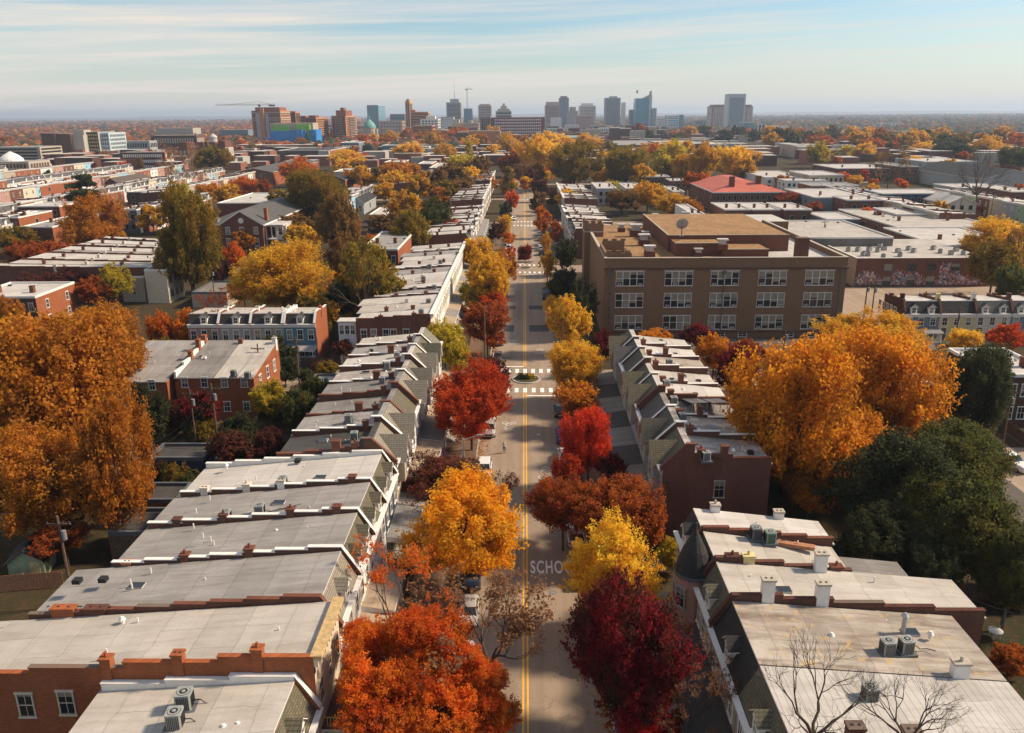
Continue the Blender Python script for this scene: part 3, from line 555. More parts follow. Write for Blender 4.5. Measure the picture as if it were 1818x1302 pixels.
marks('stop_line', [(.3, 6.3, 125.7, 126.1), (-6.3, -.3, 141.8, 142.2), (.3, 6.3, 231.6, 232.0), (-6.3, -.3, 248.8, 249.2), (.3, 6.3, 336.4, 336.9)], 'paintw')
M['tar'] = plain('dark_asphalt_patch', (.085,.076,.068), .9, .15, 3); marks('asphalt_patch', [(.9, 4.4, 187.5, 191.5), (-4.6, -2.3, 187.5, 191.5), (.9, 5.1, 167, 172.5), (-4.7, -2.4, 167, 172.5)], 'tar', .012)
# traffic circles
def island(y, r, plants):
    e = empty('traffic_circle', (.25, y, 0), 0, 'round planted traffic island with %s' % plants, 'traffic island'); b = MB(); b.cyl(0, 0, 0, .16, r, n=28); ob('kerb_ring', b.mesh('kerb_ring', [M['concrete']]), e)
    b = MB(); b.cyl(0, 0, .1, .24, r-.45, n=28); ob('planting_bed', b.mesh('planting_bed', [M['lawn']]), e); return e
island(134.5, 2.55, 'low green shrubs nearest the camera'); island(241.5, 1.9, 'a small dark tree farther down the street')
# bicycle lane symbols
def sharrow(x, y, flip):
    b = MB(); s = -1 if flip else 1
    def ring(cx, cy, r):
        n = 16
        for k in range(n):
            a0, a1 = 2*math.pi*k/n, 2*math.pi*(k+1)/n; b.face([(cx+r*math.cos(a0), cy+r*1.3*math.sin(a0), 0), (cx+r*math.cos(a1), cy+r*1.3*math.sin(a1), 0), (cx+(r-.1)*math.cos(a1), cy+(r-.1)*1.3*math.sin(a1), 0), (cx+(r-.1)*math.cos(a0), cy+(r-.1)*1.3*math.sin(a0), 0)])
    def seg(x0, y0, x1, y1, w=.09):
        d = Vector((x1-x0, y1-y0)); n = Vector((-d.y, d.x)).normalized()*w/2; b.face([(x0+n.x, y0+n.y, 0), (x0-n.x, y0-n.y, 0), (x1-n.x, y1-n.y, 0), (x1+n.x, y1+n.y, 0)])
    ring(-.5, 0, .36); ring(.5, 0, .36); seg(-.5, 0, -.2, .75); seg(-.2, .75, .35, .75); seg(-.5, 0, .05, 0); seg(.05, 0, .35, .75); seg(.05, 0, -.25, .75); seg(.5, 0, .3, 1.0); seg(.2, 1.05, .45, 1.0)
    for q in (1.45, 2.0): seg(-.55, q, 0, q+.55, .14); seg(.55, q, 0, q+.55, .14)
    o = ob('bicycle_symbol', b.mesh('bicycle_symbol', [M['paintf']]), None, (x, y, .019), math.pi if flip else 0, (1.25, 1.25, 1)); o['kind'] = 'structure'
sharrow(2.7, 94.6, False); sharrow(-2.4, 113.6, True); sharrow(2.9, 150.5, False); sharrow(-2.7, 160, True)
cu = bpy.data.curves.new('school_text', 'FONT'); cu.body = 'SCHOOL'; cu.size = 1; cu.space_character = 1.18; cu.offset = .022; tmp = bpy.data.objects.new('t', cu); col.objects.link(tmp)
dg = bpy.context.evaluated_depsgraph_get(); me = bpy.data.meshes.new_from_object(tmp.evaluated_get(dg)); bpy.data.objects.remove(tmp); me.materials.clear(); me.materials.append(M['paintw'])
xs = [v.co.x for v in me.vertices]; ys = [v.co.y for v in me.vertices]; ww = max(xs)-min(xs); hh = max(ys)-min(ys)
for v in me.vertices: v.co.x = (v.co.x-min(xs))/ww*5.0; v.co.y = (v.co.y-min(ys))/hh*2.5
o = ob('school_marking', me, None, (.5, 71.9, .018)); o['kind'] = 'structure'
# loose fallen leaves along the kerbs
rg = np.random.default_rng(5); n = 16000; yy = rg.uniform(30, 230, n); sdn = rg.choice([-1, 1], n); xx = sdn*(RW-np.abs(rg.normal(0, 1.0, n))*.55+rg.choice([0, 1], n, p=[.45, .55])*rg.uniform(0, 6, n)); C0 = np.stack([xx, yy, np.where(np.abs(xx) > RW, .155, .03)], 1)
a_ = rg.uniform(0, 6.28, n); s_ = rg.uniform(.04, .11, n); A = np.stack([np.cos(a_)*s_, np.sin(a_)*s_, 0*a_], 1); B = np.stack([-np.sin(a_)*s_, np.cos(a_)*s_, .01+0*a_], 1)
ob('fallen_leaves', quads_mesh('fallen_leaves', C0, A, B, rg.uniform(0, 1, n), [L['amber']]), kind='stuff')
# ------------------------------------------------------------------ left side, nearest block
def LX(px, py, z): return -P(px, py, z)[0]-14
def RX(px, py, z): return P(px, py, z)[0]-14
GL1 = 'row houses of the nearest block left of the street'
def lh(y0, y1, **k): return house('row_house', (-14, y0, 0), R(90), y1-y0, near='L', group=k.pop('group', GL1), **k)
lh(38.3, 45.32, d=14.2, hf=8.3, hr=7.4, wall='brick_orange', front='white', roof='roof_cream', style='mansard', slatem='slate_olive', dorm=1, far_par=True, steps=3, vents=3, label='low cream-roofed row house at the bottom left edge with two air conditioners on it')
lh(45.4, 52.4, d=25.5, hf=9.5, hr=7.7, wall='brick_orange', front='cream', roof='roof_cream', style='cornice', trim='cream', cap='brick', chmat='brick_orange', eave='gold', steps=4, nwin=3, vents=4,
   chim=[(LX(457,1167,9.9), 1.25), (LX(320,1172,9.4), 1.2), (LX(198,1175,9), 1.2)], side_win=[(19.8, 5.2, 'L'), (17., 5.4, 'L')], porch=dict(d=3.0, z=4.0, deck=True, roof='wood', trim='cream', railm='ochre', n=3), label='big orange brick row house with wide cream roof and yellow railed balcony deck')
lh(52.45, 59.65, d=23.4, hf=9.5, hr=7.7, wall='brick_brown', front='white', roof='roof_grey', style='mansard', slatem='slate_tan', cap='brick', dorm=1, steps=8, chim=[(LX(105,1083,9), .9, 'L', 'brick_orange', 1.7), (LX(168,1077,9), .7, 'L', 'brick_brown', 1.6)], vents=7, porch=dict(z=3.6, roof='roof_tan', n=3), label='long grey-roofed row house behind the big orange brick house, with a wide brick chimney')
lh(59.7, 66.45, d=20.6, hf=9.5, hr=7.8, wall='brick_brown', front='white', roof='roof_grey', style='mansard', slatem='slate_olive', dorm=2, steps=7, chim=[(LX(438,990,9.3), .9), (LX(322,1000,8.8), .8), (LX(218,1007,8.4), .5, 'L', 'pot')], vents=3, porch=dict(z=3.9, roof='roof_tan', n=2, x=(.4, 6.6)), label='grey-roofed row house with three brick chimneys and a tan porch roof supported by white columns')
lh(66.5, 72.85, d=20.6, hf=9.5, hr=7.8, wall='brick_brown', front='white', roof='roof_grey', style='mansard', slatem='slate_olive', dorm=2, steps=6, chim=[(LX(595,912,9.8), .8), (LX(507,928,9.4), .9), (LX(372,957,8.8), .9, 'L', 'brick_brown'), (LX(290,957,8.5), .8, 'L', 'brick_brown')], vents=2, label='grey-roofed row house with white front and four chimneys, behind the tan porch')
lh(72.9, 80.1, d=20.2, hf=9.5, hr=7.8, wall='brick_brown', front='navy', roof='roof_white', style='mansard', slatem='slate_olive', dorm=2, steps=6, chim=[(LX(624,853,9.9), .8), (LX(507,850,9.2), 1.0, 'L', 'white'), (LX(420,893,8.8), .9, 'L', 'brick_white'), (LX(345,895,8.5), .9, 'L', 'brick_white')], vents=3, far_par=True, porch=dict(z=3.3, roof='roof_tin', n=3), label='white-roofed row house with dark navy front at the far end of the nearest left block')
ac_px(330, 1256, 7.95, 'larger dark air conditioner on the cream roof at the bottom left', s=1.15); ac_px(313, 1290, 7.9, 'nearest air conditioner on the cream roof at the very bottom left', s=1.1)
ac_px(402, 926, 8.35, 'grey air conditioner with bent black pipe on the grey roof left of the four chimneys', s=1.05); ac_px(462, 914, 8.65, 'dark air conditioner at the end of the long black cable on the grey roof', s=1.0); ac_px(503, 862, 8.9, 'small air conditioner beside the white chimney on the white roof', s=.9)
b = MB(); pts = [P(a, c, 9.0) for a, c in ((470, 912), (500, 905), (535, 897), (562, 889), (585, 884), (596, 878), (592, 872))]
for u, v in zip(pts, pts[1:]): b.tube((u[0], u[1], 9.05), (v[0], v[1], 9.1), .05)
tag(ob('power_cable', b.mesh('power_cable', [M['black']])), 'long black cable snaking across the grey roof from the dark air conditioner', 'cable')
# left second block: steep shingled fronts
GL2 = 'steep fronted row houses of the second left block'
ys = np.linspace(80.3, 130.1, 9); rf = ['roof_dark', 'roof_grey', 'roof_dull', 'roof_dull', 'roof_patchy', 'roof_white', 'roof_grey', 'roof_cream']; fr = ['tan', 'white', 'tan', 'grey', 'white', 'tan', 'white', 'cream']
ds = ['black tarred roof and the nearest steep gable', 'plain light grey roof next to the black one', 'dull grey roof, tall brick chimneys in its middle', 'dull flat roof beside the patchy one', 'patchy white and brown roof with a square brick chimney', 'clean white roof and slender vent boxes', 'grey roof just before the pinkish one', 'pale cream roof at the far corner by the crosswalk']
for i in range(8):
    ch = [(4.2, 1.1)]
    if i in (0, 2, 4, 6): ch.append((6.2, 1.5, 'L', 'brick_red', .9))
    lh(ys[i], ys[i+1], d=12.7, hf=10.7+(0, .15, -.2, .1, -.1, .25, 0, -.15)[i], hr=8.7+(0, .1, -.2, .15, -.1, .1, 0, -.1)[i], wall='brick_brown', front=fr[i], roof=rf[i], style='steep', slatem=('slate_tan', 'slate_tan', 'slate_olive', 'slate_tan', 'slate_tan2', 'slate_tan', 'slate_olive', 'slate_tan2')[i], dorm=1 if i in (0, 1, 3, 4, 5, 6) else 0, cap='brick' if i in (0, 2, 3) else 'white', chim=ch, steps=3, vents=2, group=GL2, porch=dict(z=3.3, d=3.0, roof='roof_tan' if i % 3 else 'roof_tin', n=3), label='left steep-fronted row house with '+ds[i])
for a, c, z, l in ((630, 782, 9.7, 'round grey air conditioner on the light grey roof beside the black tarred roof'), (679, 682, 9.6, 'upright air conditioner on the patchy white and brown roof'), (688, 655, 9.6, 'blue-grey air conditioner against a brick chimney on a white roof'), (705, 637, 9.6, 'dark air conditioner on the second last roof of the steep-fronted left block'), (619, 750, 9.6, 'slim upright air conditioner beside the twin brick chimneys')): ac_px(a, c, z, l, s=.95)
# left third block: white fronts beyond the first crossing
GL3 = 'white roofed row houses of the third left block'
ys = np.linspace(142.5, 230.5, 15)
for i in range(14):
    house('row_house', (-17, ys[i], 0), R(90), ys[i+1]-ys[i], d=13.5+(i % 3), hf=9.3, hr=8.3, wall='brick_red' if i == 0 else 'brick_brown', front='white' if i % 4 else 'cream', roof=('roof_white', 'roof_cream', 'roof_white', 'roof_grey')[i % 4], style='cornice', near='L', cap='brick' if i == 0 else 'white', group=GL3, steps=4, parap=(i in (0, 3, 4, 8, 12)), nwin=2, lod=1, chim=[(3+i % 3, .8), (9, .8)] if i % 2 or i == 0 else [(6, .8, 'L', 'brick_white')], vents=1, side_win=[(y_, 5.2, 'L') for y_ in (4.5, 6.8, 8.2, 10.4, 12.2)] if i == 0 else (), porch=dict(z=3.3, d=2.4, roof='roof_tan' if i % 2 else 'roof_tin', n=2), trim='white', label='%s white-fronted row house from the near end of the third left block' % ORD[i] if i else 'red brick end row house with a windowed side wall, nearest of the third left block')
b = MB(); b.box(0, 3.2, 0, 2.6, 0, 8.2, 0); b.box(-.2, 3.4, -.2, 2.8, 8.2, 8.4, 1); o = empty('sun_porch', (-33.9, 143., 0), 0, 'narrow white three-storey sun porch attached to the corner of a red brick end house', 'sun porch'); ob('wall', b.mesh('wall', [M['white'], M['roof_white']]), o)
for k in range(3): window(o, .6+k, 0, 6., 0, .7, 1.6, 1)
for i, (a, c) in enumerate(((752, 500), (763, 478), (771, 516), (761, 541), (748, 560), (782, 470), (812, 455))): ac_px(a, c, 9., '%s dark air conditioner from the left on the third left block roofs' % ORD[[1,3,4,2,0,5,6][i]], s=1.1, hose=False)
# ------------------------------------------------------------------ right side, nearest block
GR1 = 'row houses of the nearest block right of the street'
def rh(y0, y1, x=14, **k): return house('row_house', (x, y1, 0), R(-90), y1-y0, near='R', group=k.pop('group', GR1), **k)
rh(63.05, 67.3, d=12.5, hf=9.5, hr=8.2, wall='brick_brown', front='grey', roof='roof_white', style='mansard', slatem='slate_dark', dorm=1, nwin=2, cap='brick', chim=[(3.2, .8, 'L', 'white', .8), (9., .8, 'L', 'white', .8)], steps=5, vents=1, label='far end house of the nearest right block, white roof with two white capped chimneys')
e = rh(58.05, 63., d=12.2, hf=9.5, hr=8.0, wall='brick_brown', front='pink', roof='roof_cream', style='mansard', slatem='slate_dark', dorm=0, nwin=2, cap='brick', chmat='brick_brown', chim=[(2.6, .7, 'R', 'brick_dark', 1.0), (3.9, .9, 'R', 'yellow', .9), (11., .9, 'R', 'brick_red', .9)], steps=4, vents=1, porch=dict(z=3.6, roof='roof_tin', n=3), label='row house with a round slate corner turret and pointed finial')
b = MB(); b.cyl(3.6, -.2, -.2, 7.8, 1.4, n=14); ob('turret', b.mesh('turret', [M['pink']]), e); b = MB(); b.cyl(3.6, -.2, 7.8, 8.1, 1.6, n=14, m=1); b.cyl(3.6, -.2, 8.1, 9.9, 1.55, 1.0, 14, 0); b.cyl(3.6, -.2, 9.9, 11.9, 1.0, .05, 14, 0); ob('turret_roof', b.mesh('turret_roof', [M['slate_dark'], M['greydark']]), e)
b = MB(); b.cyl(3.6, -.2, 11.85, 12.1, .16, .1, 8); b.cyl(3.6, -.2, 12.1, 12.3, .05, .15, 8); b.cyl(3.6, -.2, 12.3, 12.45, .15, .03, 8); b.cyl(3.6, -.2, 12.4, 12.9, .03, .01, 6); ob('finial', b.mesh('finial', [M['black']]), e)
for a_ in (-2.2, -1.57, -.9): window(e, 3.6+1.41*math.cos(a_), -.2+1.41*math.sin(a_), 5.2, a_+math.pi/2, .8, 1.7, 0, 'grey')
b = MB(); b.px([(12.2, -.2), (12.2, 7.1), (18.0, 6.5), (18.0, -.2)], .05, 4.9, 0, [0, 1, 0, 0]); b.px([(12.25, 7.13), (12.25, 7.25), (18.2, 6.63), (18.2, 6.5)], -.02, 4.97, 1); ob('rear_wing', b.mesh('rear_wing', [M['brick_brown'], M['roof_dull']]), e)
for y_ in (13.6, 15.6): window(e, 4.92, y_, 4.6, R(90), .8, 1.3, 1, 'grey')
rh(52.7, 58., d=20., hf=9.5, hr=7.9, wall='brick_brown', front='grey', roof='roof_cream', style='mansard', slatem='slate_olive', dorm=1, cap='brick', chmat='brick_dark', chim=[(RX(1376,1080,10), 1.9, 'R', 'white', .9), (RX(1479,1095,9.6), 1.9, 'R', 'white', .9), (RX(1478,1040,9.3), 1.7, 'L', 'white', .9)], steps=5, vents=2, porch=dict(z=3.7, roof='roof_dark', n=3, trim='greydark'), label='long bright cream-roofed row house with three tall white chimneys')
rh(45.3, 52.65, d=17.3, hf=9.4, hr=8.2, wall='brick_brown', front='tan', roof='roof_stain', style='mansard', slatem='slate_dark', dorm=1, parap=False, chim=[(RX(1700,1185,9), 1.2, 'R', 'white', 1.0)], vents=2, porch=dict(z=3.7, roof='roof_dark', n=3, trim='greydark'), label='row house with brown-stained cream roof carrying twin air conditioners')
rh(38., 45.25, d=17.3, hf=9.4, hr=8.2, wall='brick_brown', front='grey', roof='roof_seam', style='mansard', slatem='slate_olive', dorm=1, parap=False, chim=[(4.6, 1.7, 'R', 'brick_red', .9), (7.8, 1.7, 'R', 'brick_red', .9)], vents=2, label='white standing-seam roofed row house behind the bare tree at the bottom right')
b = MB(); b.box(0, 3.4, 0, 5., 0, .1, 1); b.px([(0, 2.7), (0, 2.85), (5, 2.75), (5, 2.6)], 0, 3.4, 0)
for x_ in (.2, 3.2):
    for y_ in (.2, 4.8): b.cyl(x_, y_, 0, 2.65, .08, n=6, m=1)
tag(ob('back_porch', b.mesh('back_porch', [M['roof_tan'], M['white']]), None, (31.6, 46.5, 0)), 'tan flat roofed back porch with white posts behind the stained cream roof', 'porch')
for a, c, z, l, ky in ((1173+160*0, 0, 0, '', ''),)[1:]+((1574, 1152, 8.8, 'left one of the twin air conditioners on the stained cream roof', 'acgrey'), (1607, 1150, 8.8, 'right one of the twin air conditioners on the stained cream roof', 'acgrey'), (1341, 948, 9.2, 'dark air conditioner near the brick coping on the turret house roof', 'greydark'), (1366, 955, 9.1, 'green air conditioner beside the dark one on the turret house roof', 'acgreen'), (1543, 1235, 8.9, 'air conditioner seen through the bare branches on the standing-seam roof', 'acgrey')): ac_px(a, c+8, z, l, key=ky, s=1.0)
b = MB(); b.cyl(0, 0, 0, 1.5, .16, n=8); b.cyl(0, 0, 1.5, 1.75, .3, .1, 8); q = P(1608, 1135, 8.7); tag(ob('flue_pipe', b.mesh('flue_pipe', [M['metal']]), None, (q[0]+.1, q[1]+.7, 8.6)), 'tall shiny metal flue pipe standing just behind the twin air conditioners', 'flue')
q = P(1405, 965, 9.0); b = MB(); b.hexa([(0,0,0),(2.9,-.9,0),(3.1,-.3,0),(.2,.6,0),(0,0,.35),(2.9,-.9,.3),(3.1,-.3,.3),(.2,.6,.35)], 0); tag(ob('roof_hatch', b.mesh('roof_hatch', [M['pot']]), None, (q[0]-1.2, q[1], 8.75)), 'low rusty red roof hatch lying on the turret house roof', 'roof hatch')
# right second block
GR2 = 'steep fronted row houses of the second right block'
ys = np.linspace(78.1, 127.2, 9); rf = ['roof_patchy', 'roof_patchy', 'roof_dull', 'roof_white', 'roof_cream', 'roof_stain', 'roof_white', 'roof_cream']
ds = ['big blank brick end wall and one small window', 'rust-stained patchy roof next to the brick end wall', 'dull grey roof and tall brick chimney', 'tilted solar panels on its white roof', 'cream roof right behind the solar panels', 'stained roof with two slim brick chimneys', 'white roof next to the far end of its block', 'cream roof, closest to the tan brick school']
for i in range(8):
    ch = [(3.9, 1.0, 'R')];
    if i in (0, 2, 4, 6): ch.append((6.3, 1.6, 'R', 'brick_red', .7))
    rh(ys[i], ys[i+1], x=14.3, d=11.2, hf=10.9+(0, .1, -.2, .15, -.1, .2, 0, -.1)[i], hr=9.0+(0, .1, -.15, .1, -.1, .15, 0, -.1)[i], wall='brick_red' if i == 0 else 'brick_brown', front='grey', roof=rf[i], style='steep', slatem=('slate_olive', 'slate_olive2', 'slate_grey', 'slate_olive')[i % 4], dorm=1 if i in (0, 1, 3, 4, 6, 7) else 0, cap='brick' if i in (0, 3) else 'white', chim=ch, steps=2, vents=2, group=GR2, trim='tan', side_win=[(6.0, 5.4, 'R')] if i == 0 else (), porch=dict(z=3.5, d=3.2, roof='roof_dark' if i % 2 == 0 else 'roof_dull', n=3, trim='tan'), label='right steep-fronted row house with '+ds[i])
for a, c, z, l in ((1253, 818, 9.7, 'dark upright air conditioner nearest the brick end wall on the right'), (1211, 748, 9.7, 'wide round air conditioner on the dull roof behind the tall brick chimney'), (1228, 770, 9.7, 'small black roof air conditioner on the rust-stained patchy roof'), (1196, 718, 9.7, 'narrow black air conditioner just left of the solar panels'), (1183, 688, 9.7, 'leafy looking low air conditioner on the cream roof above the solar panels'), (1188, 650, 9.7, 'grey air conditioner beside the brick chimney of the stained roof')): ac_px(a, c, z, l, s=.95)
for k, (a, c) in enumerate(((1232, 716), (1268, 716))):
    q = P(a, c, 9.9); e = empty('solar_array', (q[0], q[1], 9.5), R(6), '%s of the two tilted solar panel racks on the white roof' % ('left' if k == 0 else 'right'), 'solar panels', 'solar panel racks')
    m_ = _cc.get('solar')
    if not m_:
        b = MB(); b.box(-.5, .5, -.82, .82, -.03, .03, 0); m_ = _cc['solar'] = b.mesh('panel', [plain('solar_cell_glass', (.16,.15,.15), .25, .1, 3, 0, .7)])
    for i in range(2):
        for j in range(3): ob('panel', m_, e, (-.55+i*1.1, -1.5+j*1.6, .75-(-1.5+j*1.6)*.22), (R(-12), 0, 0))
    b = MB()
    for x_ in (-.9, 0, .9): b.tube((x_, -2.2, 0), (x_, -2.2, 1.2), .04); b.tube((x_, 2.2, 0), (x_, 2.2, .3), .04); b.tube((x_, -2.3, 1.2), (x_, 2.3, .22), .04)
    ob('rack', b.mesh('rack', [M['metal']]), e)
# ------------------------------------------------------------------ street blocks farther on
def far_row(desc, x, side, y0, y1, n, fronts, roofs, group, d=14, hf=9, lod=2, style='cornice', fl=2, wall='brick_red', porch=False):
    ys = np.linspace(y0, y1, n+1)
    for i in range(n):
        fr_ = fronts[i % len(fronts)]; ro = roofs[(i*7+n) % len(roofs)]; nm = {'roof_white': 'white', 'roof_cream': 'cream', 'roof_grey': 'grey', 'roof_dull': 'dull grey', 'roof_tin': 'tin', 'roof_dark': 'black', 'roof_patchy': 'patchy'}[ro]
        loc, rot, nr = ((x, ys[i], 0), R(90), 'L') if side < 0 else ((x, ys[i+1], 0), R(-90), 'R')
        h_ = hf+rnd.uniform(-.25, .25)
        house('row_house', loc, rot, ys[i+1]-ys[i], d=d+rnd.uniform(-1., 1.), hf=h_, hr=h_-.8, wall=wall, front=fr_, roof=ro, style=style if rnd.random() < .7 else 'cornice', near=nr, cap='white', group=group, steps=3, nwin=2, lod=lod, fl=fl, back_win=False, dorm=1, vents=0, parap=rnd.random() < .4, chim=[(rnd.uniform(2, 5), .8)]+([(d-4, .8)] if rnd.random() < .5 else []), porch=dict(z=3.3, d=2.3, roof='roof_tin', n=2) if porch else None, label='%s-roofed house, %s from the near end of %s' % (nm, ORD[i], desc))
WR = ['roof_white', 'roof_cream', 'roof_white', 'roof_white', 'roof_grey']
far_row('the left row past the second crossing', -17, -1, 252, 335, 13, ['white', 'tan', 'cream', 'grey', 'brick_red'], WR, 'left row houses of the fourth block', lod=1, style='mansard', porch=True)
far_row('the right street row behind the school', 15, 1, 259, 335, 12, ['grey', 'blue', 'tan', 'white'], WR, 'right row houses of the fourth block', lod=1, style='mansard')
far_row('the fifth left street row', -18, -1, 355, 440, 13, ['white', 'brick_red', 'cream'], WR, 'left row houses of the fifth block')
far_row('the fifth right street row', 17, 1, 355, 438, 12, ['grey', 'tan', 'cream'], WR, 'right row houses of the fifth block')
far_row('the sixth left street row', -19, -1, 458, 536, 11, ['white', 'cream', 'brick_red'], WR, 'left row houses of the sixth block')
# ------------------------------------------------------------------ the school
e = empty('school_building', (0, 0, 0), 0, 'large tan brick school building with three floors of grouped white windows', 'school')
X0, X1, Y0, Y1, ZR, ZP = 16., 64.3, 162., 222., 15.2, 16.35
b = MB(); b.box(X0, X1, Y0, Y1, -.3, ZR-.1, 0); b.box(X0, X1, Y0, Y0+.5, ZR-.1, ZP); b.box(X1-.5, X1, Y0+.5, Y1, ZR-.1, ZP); b.box(X0, X0+.5, Y0+.5, Y1, ZR-.1, ZP); ob('wall', b.mesh('wall', [M['brick_tan']]), e)
b = MB(); b.box(X0+.5, 51, Y0+.5, Y1, ZR-.12, ZR); ob('roof', b.mesh('roof', [M['roof_brown']]), e); b = MB(); b.box(51, X1-.5, Y0+.5, Y1, ZR-.12, ZR+.02); ob('light_roof', b.mesh('light_roof', [M['roof_white']]), e)
b = MB(); b.box(X0-.1, X1+.1, Y0-.15, Y0+.55, ZP, ZP+.1); b.box(X1-.55, X1+.1, Y0+.55, Y1, ZP, ZP+.1); b.box(X0-.1, X0+.55, Y0+.55, Y1, ZP, ZP+.1); ob('coping', b.mesh('coping', [M['stone']]), e)
b = MB(); b.box(X0-.25, X1+.25, Y0-.3, Y0, 14.1, 14.45); b.box(X0-.1, X1+.1, Y0-.12, Y0, 1.0, 1.25); b.box(X1, X1+.25, Y0, Y1, 14.1, 14.45); ob('belt_course', b.mesh('belt_course', [M['brick_brown']]), e)
gm = MB(); gw = 1.28
swf = MB()
for s_ in (0,):
    swf.box(-gw/2-.06, -gw/2, -.09, 0, 0, 2.8); swf.box(gw/2, gw/2+.06, -.09, 0, 0, 2.8); swf.box(-gw/2-.06, gw/2+.06, -.09, 0, 2.8, 2.9); swf.box(-gw/2-.1, gw/2+.1, -.16, 0, -.14, 0); swf.box(-gw/2, gw/2, -.05, 0, 1.36, 1.44)
swf = swf.mesh('window_frame', [M['white']]); pm = MB(); pm.face([(-gw/2,-.012,0),(gw/2,-.012,0),(gw/2,-.012,2.8),(-gw/2,-.012,2.8)]); pm = pm.mesh('window_pane', [M['pane']])
acb = MB(); acb.box(-.34, .34, -.42, -.02, .05, .45, 0); acb.box(-.24, .24, -.43, -.42, .12, .38, 1); acb = acb.mesh('window_air_conditioner', [M['stainconc'], M['greydark']])
for gi, (xa, xb) in enumerate(((18.3, 23.9), (28.1, 33.7), (37.3, 42.9), (46.8, 52.4), (56.1, 61.8))):
    for fi, z in enumerate((10.85, 6.4, 1.8)):
        for k in range(4):
            x_ = xa+(xb-xa)*(k+.5)/4; o = ob('window', swf, e, (x_, Y0, z)); ob('pane', pm, o)
            if k in (0, 3) and (gi+fi) % 5 != 1 or (k == 1 and (gi+fi) % 5 == 1): ob('window_air_conditioner', acb, e, (x_, Y0, z))
    b = MB(); b.box(xa-.3, xb+.3, Y0-.06, Y0, 13.75, 14.0); ob('lintel', b.mesh('lintel', [M['stone']]), e)
for x_ in (17.1, 39.9, 63.2):
    b = MB(); b.box(x_-.35, x_+.35, Y0-.45, Y0-.02, 13.2, 13.8); b.cyl(x_, Y0-.2, 0, 13.2, .1, n=6); ob('downpipe', b.mesh('downpipe', [M['greydark']]), e)
for x_ in (40, 44.5, 54, 58.5): window(e, x_, Y0, .15, 0, 1.6, .8, 1)
for q, (x_, z_) in enumerate(((20.0, 1.32),)):
    cu = bpy.data.curves.new('number', 'FONT'); cu.body = '672'; cu.size = 1.0; cu.extrude = .02; tmp = bpy.data.objects.new('t', cu); col.objects.link(tmp); dg = bpy.context.evaluated_depsgraph_get(); me = bpy.data.meshes.new_from_object(tmp.evaluated_get(dg)); bpy.data.objects.remove(tmp); me.materials.clear(); me.materials.append(M['white'])
    ob('wall_number', me, e, (19.6, Y0-.04, .1), (R(90), 0, 0))
# crenellated stair tower on the street side
b = MB(); b.box(14.6, 19.2, 200, 206.5, -.2, 18.4)
for x_ in (14.6, 16.2, 17.8): b.box(x_, x_+.95, 200, 200.5, 18.4, 19.1)
for y_ in (201.6, 203.6, 205.6): b.box(14.6, 15.1, y_, y_+.9, 18.4, 19.1)
ob('stair_tower', b.mesh('stair_tower', [M['brick_tan']]), e); b = MB(); b.box(14.5, 19.3, 199.9, 206.6, 16.3, 16.6); ob('string_course', b.mesh('string_course', [M['stone']]), e)
for z_ in (12.0, 7.2): window(e, 17., 200, z_, 0, .95, 2.9, 1)
b = MB()
for (xa, xb, ya, yb, z1) in ((16.2, 21.5, 163.5, 164, 17.2), (16.2, 16.7, 164, 176, 17.2), (21, 21.5, 164, 171.5, 17.0), (16.7, 21.5, 176, 176.5, 17.8)):
    b.box(xa, xb, ya, yb, ZR, z1)
    if xb-xa > 3:
        for k in range(3): b.box(xa+.2+k*1.9, xa+1.2+k*1.9, ya, yb, z1, z1+.45)
ob('battlement', b.mesh('battlement', [M['brick_tan']]), e)
b = MB(); b.box(31, 57, 177, 216, ZR, 18.7, 0, [0, 1, 0, 0, 0, 0]); b.box(31.6, 41, 171.2, 177, ZR, 17.9, 0, [0, 1, 0, 0, 0, 0]); b.box(41.02, 50.5, 169, 177, ZR, 16.9, 0, [0, 1, 0, 0, 0, 0]); ob('raised_roof_storey', b.mesh('raised_roof_storey', [M['brick_red'], M['roof_brown']]), e)
b = MB()
for (xa, xb, ya, yb, z1) in ((30.9, 57.1, 176.8, 177.1, 18.85), (30.9, 31.2, 177.1, 216, 18.85), (31.5, 41.1, 171.0, 171.3, 18.0), (40.95, 50.6, 168.9, 169.2, 17.0)): b.box(xa, xb, ya, yb, z1-.12, z1)
ob('roof_edge', b.mesh('roof_edge', [M['stone']]), e)
b = MB(); b.box(44, 71, 222, 238, -.2, 15.9, 0, [0, 1, 0, 0, 0, 0]); ob('auditorium', b.mesh('auditorium', [M['brick_tan'], M['roof_white']]), e)
q = P(1415, 455, 15.5); b = MB(); b.box(-1.2, 1.2, -1, 1, -.5, 4.2, 0); b.box(-1.3, 1.3, -1.1, 1.1, 4.2, 4.5, 0); ob('chimney', b.mesh('chimney', [M['brick_brown']]), e, (q[0], 166.5, 15.2))
b = MB(); b.box(-.9, .9, -.7, .7, 0, 1.0, 1); b.box(-.6, .6, -.5, .5, 1.0, 1.7, 0); b.box(-1.0, 1.0, -.8, .8, 1.7, 2.0, 0); vm = b.mesh('roof_ventilator', [M['stainconc'], M['brick_red']])
for (px_, py_, z_, s_) in ((1103, 412, 15.2, 1), (1128, 420, 15.2, 1.5), (1143, 436, 15.2, 1.3), (1153, 456, 15.2, 1.2), (1239, 456, 15.2, .9), (1282, 443, 16.9, 1.1), (1145, 424, 15.2, .9), (1163, 391, 15.2, .9), (1215, 388, 15.9, .9)):
    q = P(px_, py_, z_); ob('roof_ventilator', vm, e, (q[0], q[1], z_), 0, (s_, s_, s_))
